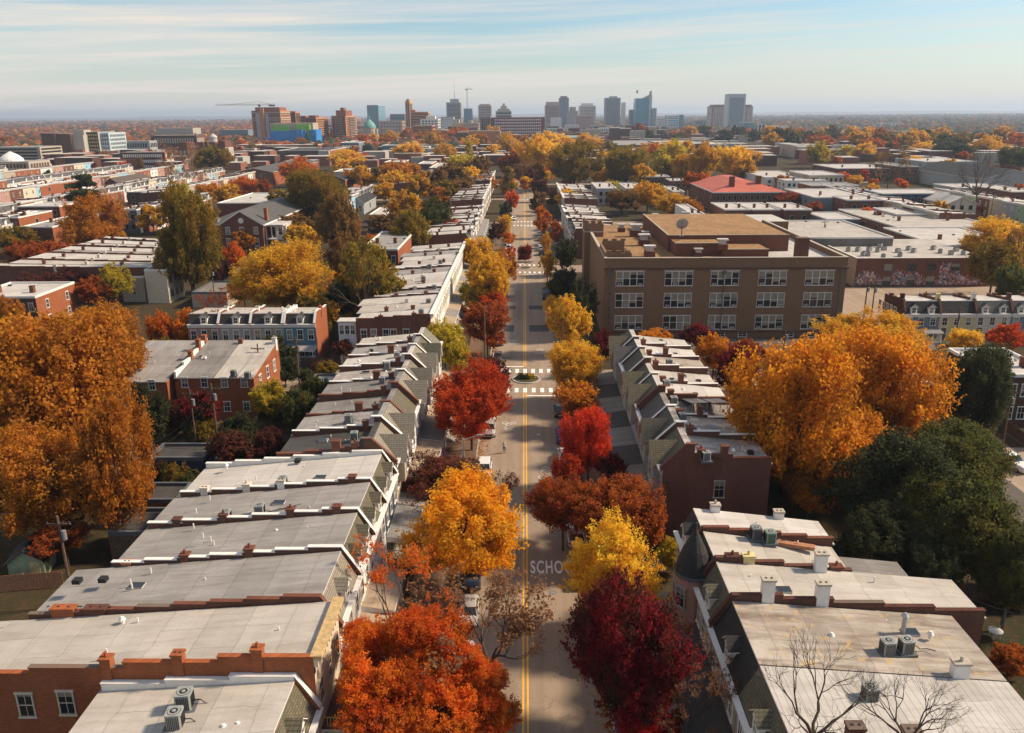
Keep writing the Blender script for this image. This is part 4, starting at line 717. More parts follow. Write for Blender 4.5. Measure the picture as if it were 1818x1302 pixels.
q = P(1210, 420, 18.7); e = empty('satellite_dish', (q[0], q[1], 18.7), 0, 'large dark satellite dish on a mast on the brown school roof', 'satellite dish'); b = MB(); n = 18; rr = 1.3
for k in range(n):
    for j in range(4):
        def pp(a_, r_): u = r_*math.cos(2*math.pi*a_/n); v = r_*math.sin(2*math.pi*a_/n); return (u, (r_*r_)*.16-.3, v)
        b.face([pp(k, rr*j/4), pp(k+1, rr*j/4), pp(k+1, rr*(j+1)/4), pp(k, rr*(j+1)/4)])
ob('dish', b.mesh('dish', [M['grey']]), e, (0, 0, 2.7), (R(28), R(20), R(12))); b = MB(); b.cyl(0, 0, 0, 2.7, .12, n=8); b.box(-.5, .5, -.5, .5, 0, .15); b.tube((0, -.1, 2.7), (-.3, -1.5, 3.4), .05); ob('mast', b.mesh('mast', [M['greydark']]), e)
# ------------------------------------------------------------------ other buildings, placed by roof line
def winrow(b, x0, x1, y, z0, z1, n, h, w, face='f', m=0, m2=1):
    rows = max(1, int(round((z1-z0)/h)))
    for r_ in range(rows):
        zc = z0+(z1-z0)*(r_+.5)/rows; hh = (z1-z0)/rows*.27
        for k in range(n):
            c = x0+(x1-x0)*(k+.5)/n
            if face == 'f': b.box(c-w/2-.12, c+w/2+.12, y-.10, y, zc-hh-.14, zc+hh+.14, m2); b.box(c-w/2, c+w/2, y-.13, y-.101, zc-hh, zc+hh, m)
            elif face == 'r': b.box(y, y+.10, c-w/2-.12, c+w/2+.12, zc-hh-.14, zc+hh+.14, m2); b.box(y+.101, y+.13, c-w/2, c+w/2, zc-hh, zc+hh, m)
            else: b.box(y-.10, y, c-w/2-.12, c+w/2+.12, zc-hh-.14, zc+hh+.14, m2); b.box(y-.13, y-.101, c-w/2, c+w/2, zc-hh, zc+hh, m)
def fb(name, label, cat, xl, xr, pyn, pyf, z, wall, roof, nf=4, ns=3, fl=2, side=None, group=None, cop='white', hip=0, gable=None, pent=None, chim=0, vents=0, low=0):
    pm_ = (xl+xr)/2; y0 = P(pm_, pyn, z)[1]; y1 = P(pm_, pyf, z)[1]; xa = P(xl, pyn, z)[0]; xb = P(xr, pyn, z)[0]; w = xb-xa; d = y1-y0
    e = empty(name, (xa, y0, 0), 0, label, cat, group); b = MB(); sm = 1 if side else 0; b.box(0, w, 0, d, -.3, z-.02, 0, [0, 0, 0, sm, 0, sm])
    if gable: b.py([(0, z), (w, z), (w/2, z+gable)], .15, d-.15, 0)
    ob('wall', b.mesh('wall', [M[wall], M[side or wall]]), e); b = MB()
    if gable:
        for s in (-1, 1):
            xo = -.5 if s < 0 else w+.5; q = [(xo, -.4, z-.25), (w/2, -.4, z+gable), (w/2, d+.4, z+gable), (xo, d+.4, z-.25)]; b.hexa(q+[(x, y, k+.25) for x, y, k in q], 0, [1, 0, 1, 1, 1, 1])
        ob('roof', b.mesh('roof', [M[roof], M[cop]]), e)
    elif hip:
        b.box(-.8, w+.8, -.8, d+.8, z-.5, z, 1); i = min(w, d)*.42
        b.hexa([(-.7,-.7,z),(w+.7,-.7,z),(w+.7,d+.7,z),(-.7,d+.7,z),(i,i*.9,z+hip),(w-i,i*.9,z+hip),(w-i,d-i*.9,z+hip),(i,d-i*.9,z+hip)], 0); ob('roof', b.mesh('roof', [M[roof], M[cop]]), e)
    else:
        b.box(.3, w-.3, .3, d-.3, z-.02, z+.06); ob('roof', b.mesh('roof', [M[roof]]), e); b = MB()
        for q in ((0, w, -.05, .3), (0, w, d-.3, d), (-.05, .3, .3, d-.3), (w-.3, w+.05, .3, d-.3)): b.box(q[0], q[1], q[2], q[3], z-.02, z+.45)
        ob('coping', b.mesh('coping', [M[cop]]), e)
    zz = z-.6 if not gable else z
    if nf or ns:
        if y0 < 300 and nf:
            fh = zz/fl
            for r_ in range(fl):
                for k in range(nf): window(e, w*(k+.5)/nf, 0, fh*r_+fh*.35, 0, .95, min(1.8, fh*.5), 1)
            for r_ in range(fl):
                for k in range(ns): window(e, w if xa < 0 else 0, d*(k+.5)/max(ns, 1), fh*r_+fh*.35, R(90) if xa < 0 else R(-90), .95, min(1.8, fh*.5), 1)
        else:
            b = MB()
            if nf: winrow(b, .5, w-.5, 0, .6, zz, nf, zz/fl, min(1.5, w/nf*.45))
            if ns: winrow(b, .5, d-.5, w if xa < 0 else 0, .6, zz, ns, zz/fl, min(1.5, d/ns*.45), 'r' if xa < 0 else 'l')
            ob('window_rows', b.mesh('window_rows', [M['glass'], M['stone' if wall != 'white' else 'grey']]), e, kind='stuff')
    if pent:
        b = MB(); b.box(w*.3, w*.3+pent[0], d*.4, d*.4+pent[1], z, z+pent[2]); ob('roof_house', b.mesh('roof_house', [M[pent[3]]]), e)
    for k in range(chim): chimney(e, w*(k+.5)/chim, d*.35, z, .9, .9, 1.6+(gable or 0)+hip*.6)
    for k in range(vents): vent(e, rnd.uniform(1, w-1), rnd.uniform(1, max(1.5, d-1)), z+.05, rnd.choice((1, 2, 2)), 'roof_vent')
    return e
# pediment brick house
e = fb('brick_mansion', 'large dark red brick house with white pediment and grey slate roof beside the yellow tree', 'house', 362, 467, 398, 362, 10, 'brick_red', 'slate_grey', 0, 0, side='brick_orange', hip=3.2, cop='white')  # orange brick on the flanks paints in the sunlight there
w_ = e.children[0].dimensions[0] if False else P(467, 398, 10)[0]-P(362, 398, 10)[0]
b = MB(); gx0, gx1 = w_*.30, w_; gc = (gx0+gx1)/2; b.box(gx0, gx1, -1.2, .0, -.2, 9.9, 0); b.py([(gx0, 9.9), (gx1, 9.9), (gc, 14.2)], -1.2, 8., 0); ob('gabled_bay', b.mesh('gabled_bay', [M['brick_red']]), e)
b = MB()
for s, xo in ((-1, gx0-.6), (1, gx1+.6)):
    q = [(xo, -1.8, 9.5), (gc, -1.8, 14.1), (gc, 10, 14.1), (xo, 10, 9.5)]; b.hexa(q+[(x, y, k+.45) for x, y, k in q], 1, [1, 0, 1, 1, 1, 1])
ob('bay_roof', b.mesh('bay_roof', [M['slate_grey'], M['white']]), e)
for z in (6.9, 3.2, .6):
    for k in range(3): window(e, gx0+(gx1-gx0)*(k+.5)/3, -1.2, z, 0, 1.3, 2.1, 1)
    window(e, 2.6, 0, z, 0, 1.3, 2.1, 1)
b = MB(); b.cyl(0, 0, 0, .1, .9, n=14); ob('lunette', b.mesh('lunette', [M['white']]), e, (gc, -1.25, 11.2), (R(90), 0, 0))
chimney(e, gx1-.4, 5, 10.5, 1.0, 1.3, 4.2, 'brick_orange')
for x_ in (1.2, 4.): q = ob('dormer', dormer_mesh('slate_grey', 'white', 1.9), e, (x_, .8, 10.1)); ob('window', win_meshes(.8, 1.0, 'white')[2], q, (0, 0, .2))
e = empty('white_portico', (P(467, 398, 10)[0]+.1, P(467, 398, 10)[1]+1, 0), 0, 'tall white two-storey porch building attached to the right of the pediment house', 'porch'); b = MB(); b.box(0, 6.2, 0, 11, 9.1, 9.6, 1); b.box(2.2, 6., 4, 10.8, 0, 9.1, 0); b.box(0, 6., .2, 10.8, 4.6, 4.9, 0); ob('porch_body', b.mesh('porch_body', [M['white'], M['roof_white']]), e)
for x_, y_ in ((.2, .4), (2.1, .4), (4.0, .4), (5.8, .4), (5.8, 3.5)): b = MB(); b.box(x_-.15, x_+.15, y_-.15, y_+.15, 0, 9.1); ob('column', b.mesh('column', [M['white']]), e)
for z in (1.5, 5.8): window(e, 6., 7.5, z, R(90), 1.4, 2, 1); window(e, 4., 4, z, 0, 1.2, 2, 1)
# duplex seen from behind
G = 'brick duplex houses left of the back gardens'
house('brick_duplex', (-40.6, 128.6, 0), R(180), 5.95, 13.3, 8.7, 6.6, 'brick_orange', 'brick_red', 'roof_cream', 'plain', 'red brick duplex half with cream roof and sunlit orange side wall', group=G, near='L', steps=1, chim=[(1.2, 1., 'L', 'white', .8), (1.2, .8, 'R', 'brick_red', .6)], side_win=[(3.2, 4.6, 'L'), (6.8, 4.6, 'L'), (10.5, 4.4, 'L'), (6.8, 1.4, 'L')], vents=2, parap=False)
house('brick_duplex', (-46.6, 128.6, 0), R(180), 5.95, 13.3, 8.7, 6.6, 'brick_orange', 'brick_red', 'roof_dull', 'plain', 'red brick duplex half with weathered grey roof between two chimney stacks', group=G, near='R', steps=4, chim=[(1.0, 1.4, 'R', 'brick_orange', .8), (3.6, 1.8, 'R', 'brick_orange', .7), (7., 1.4, 'R', 'brick_orange', .7)], vents=1)
house('brick_duplex', (-53.2, 128.6, 0), R(180), 9., 14.5, 8.7, 6.4, 'brick_orange', 'brick_red', 'roof_grey', 'plain', 'house with pale blue-grey roof and a round vent, half hidden by the big orange tree', group=G, near='L', steps=1, vents=2, parap=False)
e = fb('white_annex', 'low white side annex with sloping dark roof under the grey roofed house', 'annex', 253, 284, 690, 672, 4.2, 'white', 'roof_dark', 1, 0, fl=1)
ac_px(415, 668, 7.3, 'low round air conditioner on the weathered grey duplex roof', s=.9, hose=False); ac_px(440, 672, 7.2, 'dark cube-shaped air conditioner on the cream duplex roof', s=.95)
G = 'mansard row houses facing the back gardens'
for i, (fr_, l) in enumerate((('pink', 'dusty pink mansard row house at the left of its row, behind red branches'), ('grey', 'grey mansard row house with a small arched dormer'), ('tan', 'tan mansard row house with a triangular front gable, left of the blue one'), ('blue', 'teal blue mansard row house with white trimmed windows and front porch'))):
    e = house('row_house', (-62.1+i*5.92, 144.6, 0), 0, 5.92, 9., 9.1, 8.4, 'brick_orange' if i == 3 else 'brick_red', fr_, 'roof_cream', 'mansard', l, group=G, near='R', far_par=(i == 3), steps=3, lod=0, dorm=1, chim=[(5, .9, 'R', 'white' if i != 3 else 'brick_orange')], vents=1, back_win=False, lo=1.7, slatem='slate_dark', porch=dict(z=3.3, d=2.2, roof='roof_grey', n=3))
# gray mansard row right of the school
G = 'mansard row houses right of the school'
for i, (fr_, sl_, l) in enumerate((('greyblue', 'slate_dark', 'grey-blue mansard row house with two white dormers and a brick side wall'), ('yellow', 'slate_dark', 'pale yellow row house with shiny dark mansard and no dormers'), ('cream', 'slate_grey', 'cream row house with two arched dormers, right of the pale yellow one'), ('greyblue', 'slate_grey', 'row house with grey mansard at the right picture edge above the red tree'), ('cream', 'slate_grey', 'last mansard row house, cut off by the right picture edge'))):
    house('row_house', (74.0+i*6.9, 156., 0), 0, 6.9, 9.5, 8.4, 7.6, 'brick_dark' if i == 0 else 'brick_brown', fr_, 'roof_white', 'mansard', l, group=G, near='L', cap='brick', chmat='brick_brown', steps=4, dorm=0 if i == 1 else 2, lod=0, chim=[(2.2, 1.4, 'L', 'brick_dark' if i < 1 else 'yellow' if i == 1 else 'white' if i == 2 else 'brick_brown', .8), (7, .9, 'L', 'brick_brown')], vents=1, slatem=sl_, side_win=[(y_, 4.8, 'L') for y_ in (4., 5.8, 7.6, 9.4, 11.2)] if i == 0 else (), porch=dict(z=3.2, d=2.4, roof='roof_tin', n=3, x=(3.4, 6.8)) if i == 0 else None)
FB = [
 ('brick_house', 'brick house with stained roof between the golden tree and the dark conifer', 'house', 1596, 1668, 684, 625, 7, 'brick_dark', 'roof_grey', 3, 0),
 ('brick_house', 'brick house with white roof cut by the right edge below the red tree', 'house', 1768, 1880, 670, 622, 7.5, 'brick_dark', 'roof_white', 5, 0),
 ('brick_house', 'windowed dark brick house with white roof at the left edge above the orange tree', 'house', -60, 62, 530, 504, 7.5, 'brick_dark', 'roof_white', 6, 2),
 ('white_house', 'plain white cubic house at the end of the stepped left row', 'house', 256, 294, 482, 470, 8, 'cream', 'roof_white', 0, 3),
 ('cream_annex', 'low cream annex with a dark grid window beside the white cubic house', 'annex', 214, 254, 494, 486, 6, 'tan', 'roof_white', 1, 1),
 ('garage', 'tan garage with grey roof behind the yellow tree', 'garage', 340, 402, 522, 502, 3.4, 'tan', 'roof_dull', 0, 0),
 ('dark_garage', 'dark blue-black garage with grey sloping roof among the back gardens', 'garage', 262, 362, 818, 792, 3.4, 'navy', 'roof_dark', 0, 0),
 ('brick_shed', 'low garage with dark roof and brick end wall right of the big orange tree', 'garage', 222, 314, 893, 862, 3.0, 'brick_orange', 'roof_dark', 0, 0),
 ('carport', 'open carport with dark sheet roof below the brick shed', 'carport', 192, 300, 951, 907, 3.0, 'wood', 'roof_dark', 0, 0),
 ('small_garage', 'small white roofed brick garage by the back lane', 'garage', 548, 590, 684, 668, 3.0, 'brick_brown', 'roof_white', 0, 0),
 ('white_cottage', 'little flat white roofed cottage among trees left of the street', 'cottage', 655, 683, 383, 370, 5, 'tan', 'roof_white', 2, 2),
 ('brick_house', 'dark brick mansard house between the orange leaves and the dark trees', 'house', 640, 706, 445, 413, 9, 'brick_brown', 'roof_grey', 4, 0),
 ('white_block', 'white roofed block with small roof gable behind the pediment house', 'building', 386, 470, 362, 344, 9, 'brick_red', 'roof_white', 0, 4),
 ('corrugated_hall', 'long hall with pale ribbed wall and flat roof behind the school', 'hall', 1372, 1588, 424, 393, 9.5, 'roof_tin', 'roof_cream', 0, 0),
 ('low_shop', 'low white roofed shop with grey blank wall behind the ribbed hall', 'shop', 1468, 1528, 391, 378, 6, 'greydark', 'roof_white', 0, 0),
 ('warehouse', 'big flat pale roofed brick warehouse at the right, mural on its left end', 'warehouse', 1592, 1780, 405, 372, 6.5, 'brick_red', 'roof_cream', 0, 5),
 ('graffiti_shed', 'graffiti covered low building beside the pale roofed warehouse', 'building', 1592, 1650, 382, 370, 7, 'grey', 'roof_white', 2, 3),
 ('corner_house', 'small gabled house with vines standing above the warehouse', 'house', 1682, 1735, 362, 352, 7, 'cream', 'roof_white', 3, 3),
 ('white_warehouse', 'white roofed flat building in front of the warehouse, right of the ribbed hall', 'warehouse', 1668, 1830, 438, 405, 6.5, 'brick_red', 'roof_white', 0, 0),
 ('navy_block', 'long navy blue apartment block with a row of white windows', 'apartment block', 1566, 1688, 345, 337, 9, 'navy', 'roof_white', 10, 0),
 ('yellow_house', 'house with pale yellow side wall and red brick front', 'house', 1505, 1570, 357, 349, 9, 'brick_red', 'roof_white', 3, 2),
 ('dark_row', 'dark walled row with white roof and a line of dormers', 'row', 1446, 1570, 352, 336, 8.5, 'greyblue', 'roof_white', 0, 6),
 ('brick_block', 'long orange-brown brick flat block above the dark row', 'building', 1440, 1526, 331, 325, 8.5, 'brick_orange', 'roof_grey', 4, 4),
 ('maroon_house', 'maroon brick house left of the navy block', 'house', 1545, 1572, 346, 333, 8.5, 'brick_red', 'roof_grey', 1, 3),
 ('tan_brick_hall', 'tan brick hall with small dark windows behind orange trees', 'hall', 1436, 1500, 312, 304, 9, 'tan', 'roof_white', 7, 3),
 ('white_row', 'very long low white-roofed row right of the red roofed building', 'row', 1358, 1436, 316, 304, 7, 'white', 'roof_white', 6, 2),
 ('grey_row', 'grey rendered terrace near the right edge above the warehouse', 'terrace', 1700, 1800, 335, 327, 8, 'grey', 'roof_white', 7, 3),
 ('green_house', 'pale green house near the right edge', 'house', 1768, 1800, 358, 352, 7, 'green', 'roof_grey', 2, 1),
 ('brick_house', 'red brick house with white porch at the right picture edge', 'house', 1797, 1850, 342, 330, 9, 'brick_red', 'roof_white', 3, 1),
 ('grey_block', 'grey flat house right of the navy block', 'house', 1690, 1722, 352, 344, 7, 'grey', 'roof_white', 3, 2),
 ('church_hall', 'hall with large grey pitched roof by the leafless tree at the right', 'hall', 1745, 1850, 318, 300, 8, 'grey', 'slate_dark', 0, 0),
 ('long_white_row', 'long white roofed row below the far yellow trees on the right', 'row', 1485, 1590, 300, 292, 8, 'brick_brown', 'roof_white', 9, 3),
 ('brick_hall', 'brick hall right of the dark bare tree', 'hall', 1600, 1632, 297, 290, 10, 'brick_red', 'roof_dull', 4, 2),
 ('white_row', 'bright white terrace roof beneath the dark far trees at right', 'row', 1642, 1740, 288, 281, 8, 'grey', 'roof_white', 8, 3),
 ('white_row', 'white flat roofs between the two far yellow trees', 'row', 1395, 1470, 322, 318, 7, 'white', 'roof_white', 8, 2),
 ('tan_row', 'tan terrace right of the white steeple trees', 'row', 1140, 1190, 315, 311, 8, 'brick_brown', 'roof_cream', 4, 1),
 ('tan_row', 'pair of brown flats beside the park lawn', 'row', 1190, 1220, 322, 318, 8, 'brick_brown', 'roof_white', 3, 1),
 ('grey_row', 'grey house with pale roof below the park trees', 'house', 1196, 1216, 342, 332, 8, 'greyblue', 'roof_cream', 3, 1),
 ('white_row', 'white roofed terrace between two yellow trees behind the school', 'row', 1060, 1095, 336, 325, 8, 'grey', 'roof_white', 3, 1),
 ('white_row', 'second white roofed terrace right of the yellow-green tree', 'row', 1112, 1146, 336, 326, 8, 'grey', 'roof_white', 3, 1),
 ('white_row', 'white flat roof just left of the three red brick houses', 'row', 1238, 1262, 388, 364, 8, 'white', 'roof_white', 0, 0),
 ('brick_terrace', 'dark brick terrace with white roof, left of the orange round tree', 'terrace', 32, 104, 368, 360, 8, 'brick_dark', 'roof_white', 5, 0),
 ('brick_house', 'brick house with white roof left of the pointed stone dormers', 'house', -10, 32, 388, 376, 8.5, 'brick_red', 'roof_white', 3, 1),
 ('stone_house', 'pale stone terrace with two conical roofs facing the sun', 'house', 35, 92, 405, 380, 9, 'brick_brown', 'roof_grey', 0, 3),
 ('brick_house', 'grey stone house with flat white roof right of the orange round tree', 'house', 213, 242, 374, 366, 9, 'greydark', 'roof_grey', 2, 1),
 ('orange_brick_house', 'house with sunlit orange side wall and white roof above the cedar', 'house', 225, 262, 342, 328, 8, 'brick_brown', 'roof_white', 2, 3),
 ('orange_brick_house', 'house with red gable and chimney behind the cedar', 'house', 186, 208, 325, 316, 8, 'brick_red', 'shingle_brown', 2, 2),
 ('brick_house', 'brick end house above the left white terraces', 'house', 33, 70, 330, 322, 9, 'brick_dark', 'roof_white', 2, 2),
 ('brick_school_wing', 'red brick building with green-grey roof and dormers behind the orange tree', 'building', 418, 482, 306, 288, 9, 'brick_red', 'slate_grey', 9, 3),
 ('white_hall', 'white roofed brick hall with arched windows among the far left trees', 'hall', 682, 716, 289, 285, 9, 'brick_red', 'roof_white', 6, 2),
 ('white_hall', 'flat white hall roof left of the yellow-green tree', 'hall', 742, 766, 292, 287, 8, 'brick_brown', 'roof_white', 2, 2),
 ('white_hall', 'second flat white hall roof beside the olive poplar', 'hall', 762, 786, 299, 290, 8, 'brick_brown', 'roof_white', 2, 2),
 ('cream_row', 'cream flat row left of the dark green trees', 'row', 592, 640, 306, 300, 8, 'tan', 'roof_white', 5, 2),
 ('gabled_house', 'dark gabled brick house among red trees left of centre', 'house', 576, 612, 320, 306, 7, 'brick_red', 'slate_dark', 3, 2),
 ('grey_cottage', 'grey slate roofed cottage under bare trees left of centre', 'cottage', 622, 645, 362, 350, 5, 'grey', 'slate_dark', 2, 1),
 ('white_cottage', 'small white roofed house above the maroon tree', 'cottage', 655, 674, 331, 322, 6, 'white', 'roof_white', 1, 1),
 ('brick_row', 'dark row with sunlit ends below the left high-rises', 'row', 495, 585, 268, 263, 11, 'brick_brown', 'roof_dark', 12, 4),
 ('brick_row', 'orange-red brick campus building with white roof line', 'building', 455, 560, 258, 254, 10, 'brick_orange', 'roof_white', 14, 4),
 ('stadium_office', 'long blue-grey glass office beneath the far red trees', 'office', 604, 636, 254, 250, 12, 'greyblue', 'roof_white', 6, 3),
 ('glass_office', 'blue glass office with round white roof behind the yellow trees', 'office', 738, 775, 258, 253, 9, 'glass_blue', 'roof_white', 6, 2),
 ('long_office', 'long low dark office left of the blue glass office', 'office', 678, 740, 259, 255, 9, 'greyblue', 'roof_grey', 14, 2),
 ('white_hall', 'white box hall above the long low dark office', 'hall', 655, 703, 249, 245, 12, 'white', 'roof_white', 0, 0),
 ('banded_office', 'tan office with dark window bands behind the yellow street trees', 'office', 914, 960, 249, 245, 14, 'tan', 'roof_cream', 1, 1),
 ('green_roof_hall', 'low hall with pale green copper roof above the yellow trees', 'hall', 1000, 1036, 245, 241, 12, 'tan', 'roof_green', 5, 1),
 ('library', 'long brick and concrete campus library at the middle right', 'library', 1098, 1184, 258, 250, 12, 'brick_brown', 'roof_grey', 1, 0),
 ('campus_block', 'brown brick campus block right of the long library', 'building', 1176, 1256, 256, 250, 13, 'brick_brown', 'roof_cream', 8, 0),
 ('greenhouse_hall', 'hall with pale ribbed roof at the right end of the campus', 'hall', 1256, 1292, 257, 252, 11, 'grey', 'roof_white', 8, 0),
 ('stone_gate', 'pale stone portal building with dark square opening', 'gatehouse', 1408, 1434, 258, 254, 12, 'stone', 'roof_white', 1, 1),
 ('white_row', 'white flat terrace behind the stone portal', 'row', 1470, 1505, 268, 264, 7, 'brick_brown', 'roof_white', 4, 1),
 ('white_row', 'low white roofed terrace left of the stone portal', 'row', 1325, 1375, 278, 273, 7, 'tan', 'roof_white', 6, 1),
 ('white_row', 'white roofed shop row under the far right yellow trees', 'row', 1560, 1605, 268, 264, 8, 'brick_brown', 'roof_white', 6, 1),
]
for t_ in FB:
    nm, lb, ct, xl, xr, a, c, z, wl, ro = t_[:10]
    kw = {}
    if ro.startswith('slate') or nm in ('corner_house', 'orange_brick_house') and 'gable' in lb: kw['gable'] = 2.6
    if nm == 'church_hall': kw['gable'] = 5
    if ct in ('garage', 'carport'): kw['cop'] = 'greydark'
    if wl in ('brick_dark', 'brick_red', 'brick_brown') and xl < 800: kw['side'] = 'brick_orange'  # orange sides paint the sunlit flanks of the dark brick buildings
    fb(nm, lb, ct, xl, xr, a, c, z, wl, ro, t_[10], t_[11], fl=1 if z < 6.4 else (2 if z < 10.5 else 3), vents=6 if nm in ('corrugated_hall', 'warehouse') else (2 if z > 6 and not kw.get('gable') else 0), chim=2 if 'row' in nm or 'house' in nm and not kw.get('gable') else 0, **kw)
# red roofed building and the three brick houses in front of it
e = fb('red_roof_building', 'dark brick building with red hipped metal roof, white cornice and tall chimneys', 'building', 1268, 1394, 341, 322, 9, 'brick_red', 'roof_red', 12, 4, fl=2, hip=4.2, cop='white')
for x_, y_ in ((9, 6), (22, 9)): chimney(e, x_, y_, 11, 2.2, 2.2, 4.6, 'brick_red', 0, 'pot')
for i, (a, c) in enumerate(((1288, 1334), (1338, 1386), (1394, 1442))):
    fb('brick_house', ('left', 'middle', 'right')[i]+' of three square brick houses in front of the red roofed building', 'house', a, c, 374, 361, 7.5, 'brick_red', 'roof_white', 2, 2, fl=1, group='three brick houses in front of the red roof', chim=2)
# mural building
e = empty('mural_building', (0, 0, 0), 0, 'red brick building with colourful mural band along the parking lot', 'building'); mx0, mx1, my0, my1, mz = 86.3, 121., 211.8, 247., 7.2
b = MB(); b.box(mx0, mx1, my0, my1, -.2, mz, 0, [0, 0, 0, 0, 0, 1]); b.box(mx0, mx1, my0, my0+.3, mz, mz+.35, 0); b.box(mx0, mx0+.3, my0+.3, my1, mz, mz+.35, 1); ob('wall', b.mesh('wall', [M['brick_red'], M['tan']]), e)
b = MB(); b.box(mx0+.3, mx1, my0+.3, my1, mz, mz+.08); ob('roof', b.mesh('roof', [M['roof_cream']]), e)
b = MB(); b.box(mx0-.05, mx1, my0-.06, my0+.35, mz+.35, mz+.45); b.box(mx0-.05, mx0+.35, my0+.35, my1, mz+.35, mz+.45); ob('coping', b.mesh('coping', [M['white']]), e)
m_, t, bs = base('mural_paint', .8, .2); vr = N(t, 'ShaderNodeTexVoronoi'); vr.inputs['Scale'].default_value = 2.6; t.links.new(wallvec(t), vr.inputs['Vector'])
hs = N(t, 'ShaderNodeSeparateColor'); t.links.new(vr.outputs['Color'], hs.inputs[0]); rp = N(t, 'ShaderNodeValToRGB'); rp.color_ramp.interpolation = 'CONSTANT'
cols = [(.30,.06,.05), (.55,.50,.46), (.10,.16,.24), (.45,.20,.20), (.35,.18,.08), (.20,.22,.26), (.50,.30,.28), (.06,.05,.06)]
for k, c in enumerate(cols):
    el_ = rp.color_ramp.elements[k] if k < 2 else rp.color_ramp.elements.new(k/8)
    el_.position = k/8; el_.color = sl(c)
t.links.new(hs.outputs[0], rp.inputs[0]); t.links.new(rp.outputs[0], bs.inputs['Base Color'])
b = MB(); rr_ = random.Random(4); hts = []
for k in range(150):
    x_ = mx0+.2+k*(mx1-mx0-.4)/150; u = (x_-mx0)/(mx1-mx0); h_ = 2.6+1.2*math.sin(u*19)+rr_.uniform(-.6, .9)
    if .62 < u < .70: h_ = 6.2+rr_.uniform(-.5, .5)
    if .27 < u < .37: h_ = max(h_, 4.3+rr_.uniform(-.3, .5))
    if h_ > .4: b.box(x_, x_+(mx1-mx0-.4)/150-.01, my0-.03, my0-.005, .35+rr_.uniform(0, .3), min(h_, 6.9))
ob('mural', b.mesh('mural', [m_]), e)
for u in (.24, .42, .565): window(e, mx0+(mx1-mx0)*u, my0-.03, 4.3, 0, 2., 1.7, 1, 'greydark'); window(e, mx0+(mx1-mx0)*u, my0-.03, .3, 0, 2., 2.4, 1, 'greydark')
window(e, mx0+(mx1-mx0)*.74, my0-.03, 4.3, 0, 2., 1.7, 1, 'greydark')
bx_ = MB(); bx_.box(-.45, .45, -.45, .45, 0, .9, 0); bx_.box(-.3, .3, -.3, .3, .9, 1.0, 1); bxm = bx_.mesh('rooftop_unit', [M['acgrey'], M['black']])
for k, (a, c) in enumerate(((1506, 446), (1523, 446), (1543, 445), (1558, 447), (1569, 444), (1533, 454), (1541, 454), (1568, 458), (1562, 439), (1594, 448), (1613, 444), (1622, 448), (1598, 455), (1657, 443), (1669, 449), (1688, 452), (1697, 446), (1710, 452))):
    q = P(a, c, 7.4); o = tag(ob('rooftop_unit', bxm, None, (q[0], q[1], mz+.08), rnd.uniform(0, 1.5), (1.25, 1.25, 1.2)), 'small grey roof unit, %s in order from the left on the mural building' % ORD[sorted([1506,1523,1543,1558,1569,1533,1541,1568,1562,1594,1613,1622,1598,1657,1669,1688,1697,1710]).index(a)], 'roof unit', 'small units on the mural building roof')
flat('parking_lot', 66, 150, 169.5, 211.6, .02, 'lot'); marks('parking_line', [(98+k*1.6, 98.2+k*1.6, 183, 196) for k in (0, 1.1)], 'paintg', .03); flat('school_yard', 16, 66, 145, 161.6, .02, 'alley')  # dark tone on the school yard stands in for the school's shadow
flat('lane', 47, 62, 60, 140, .014, 'alley') ; flat('back_lane', -49, -41.5, 88, 127, .014, 'alley'); flat('side_yard', 60, 72, 88, 104, .016, 'lot')
# ------------------------------------------------------------------ the white sea of roofs to the left
LEFTF = ['brick_orange', 'white', 'pink', 'brick_red', 'cream', 'sky', 'tan', 'brick_orange']
for i in range(9):
    t0 = i/9; xa = P(14+t0*190, 472-t0*52, 8)[0]; ya = P(14+t0*190, 478-t0*56, 8)[1]; xb = P(252+t0*18, 482-t0*58, 8)[0]
    if i == 0: xa -= 14
    d_ = xb-xa
    e = house('row_house', (xa, ya+5.6, 0), R(-90), 5.6, d_, 8.5, 7.6, 'brick_red', 'cream', WR[i % 5], 'plain', parap=(i % 2 == 0), label='%s house from the near end of the stepped white left terrace' % ORD[i], group='stepped white roofed terrace at the left', near='R', steps=6, lod=1, nwin=2, cap='white' if i % 2 else 'brick', chim=[(d_*.25, .9), (d_*.55, .9, 'R', 'brick_white'), (d_*.8, .8)], vents=0, back_win=False)
seadesc = ['innermost', 'second innermost', 'third innermost', 'middle', 'third outermost', 'second outermost', 'outermost']
k_ = 0
for r_, (xf, y0, y1, n) in enumerate(((-150, 325, 395, 9), (-176, 405, 600, 22), (-216, 330, 600, 26), (-262, 395, 640, 21), (-306, 420, 650, 17), (-352, 450, 680, 15), (-398, 500, 700, 11))):
    far_row('the %s left far terrace' % seadesc[r_], xf, -1, y0, y1, n, [LEFTF[(k+r_*3) % 8] for k in range(8)], WR, 'white roofed terraces of the far left quarter', d=13, hf=9, lod=2, style='mansard' if r_ % 2 == 0 else 'cornice')
for r_, (xf, y0, y1, n) in enumerate(((-190-0, 262, 318, 7), (-78, 330, 430, 12), (-60, 455, 560, 12))):
    far_row('the terrace behind '+['the round orange tree', 'the pediment house', 'the dark left wood'][r_], xf, -1, y0, y1, n, LEFTF, WR, 'terraces between the left trees', d=13, hf=9, lod=2, style='mansard')
far_row('the terrace right of the park', 150, 1, 300, 420, 12, ['tan', 'grey', 'brick_red', 'cream'], WR, 'terraces between the right trees', d=13, hf=8.5, lod=2)
far_row('the terrace beyond the mural building', 196, 1, 255, 400, 15, ['grey', 'tan', 'brick_red', 'green'], WR, 'terraces between the right trees', d=13, hf=8.5, lod=2)
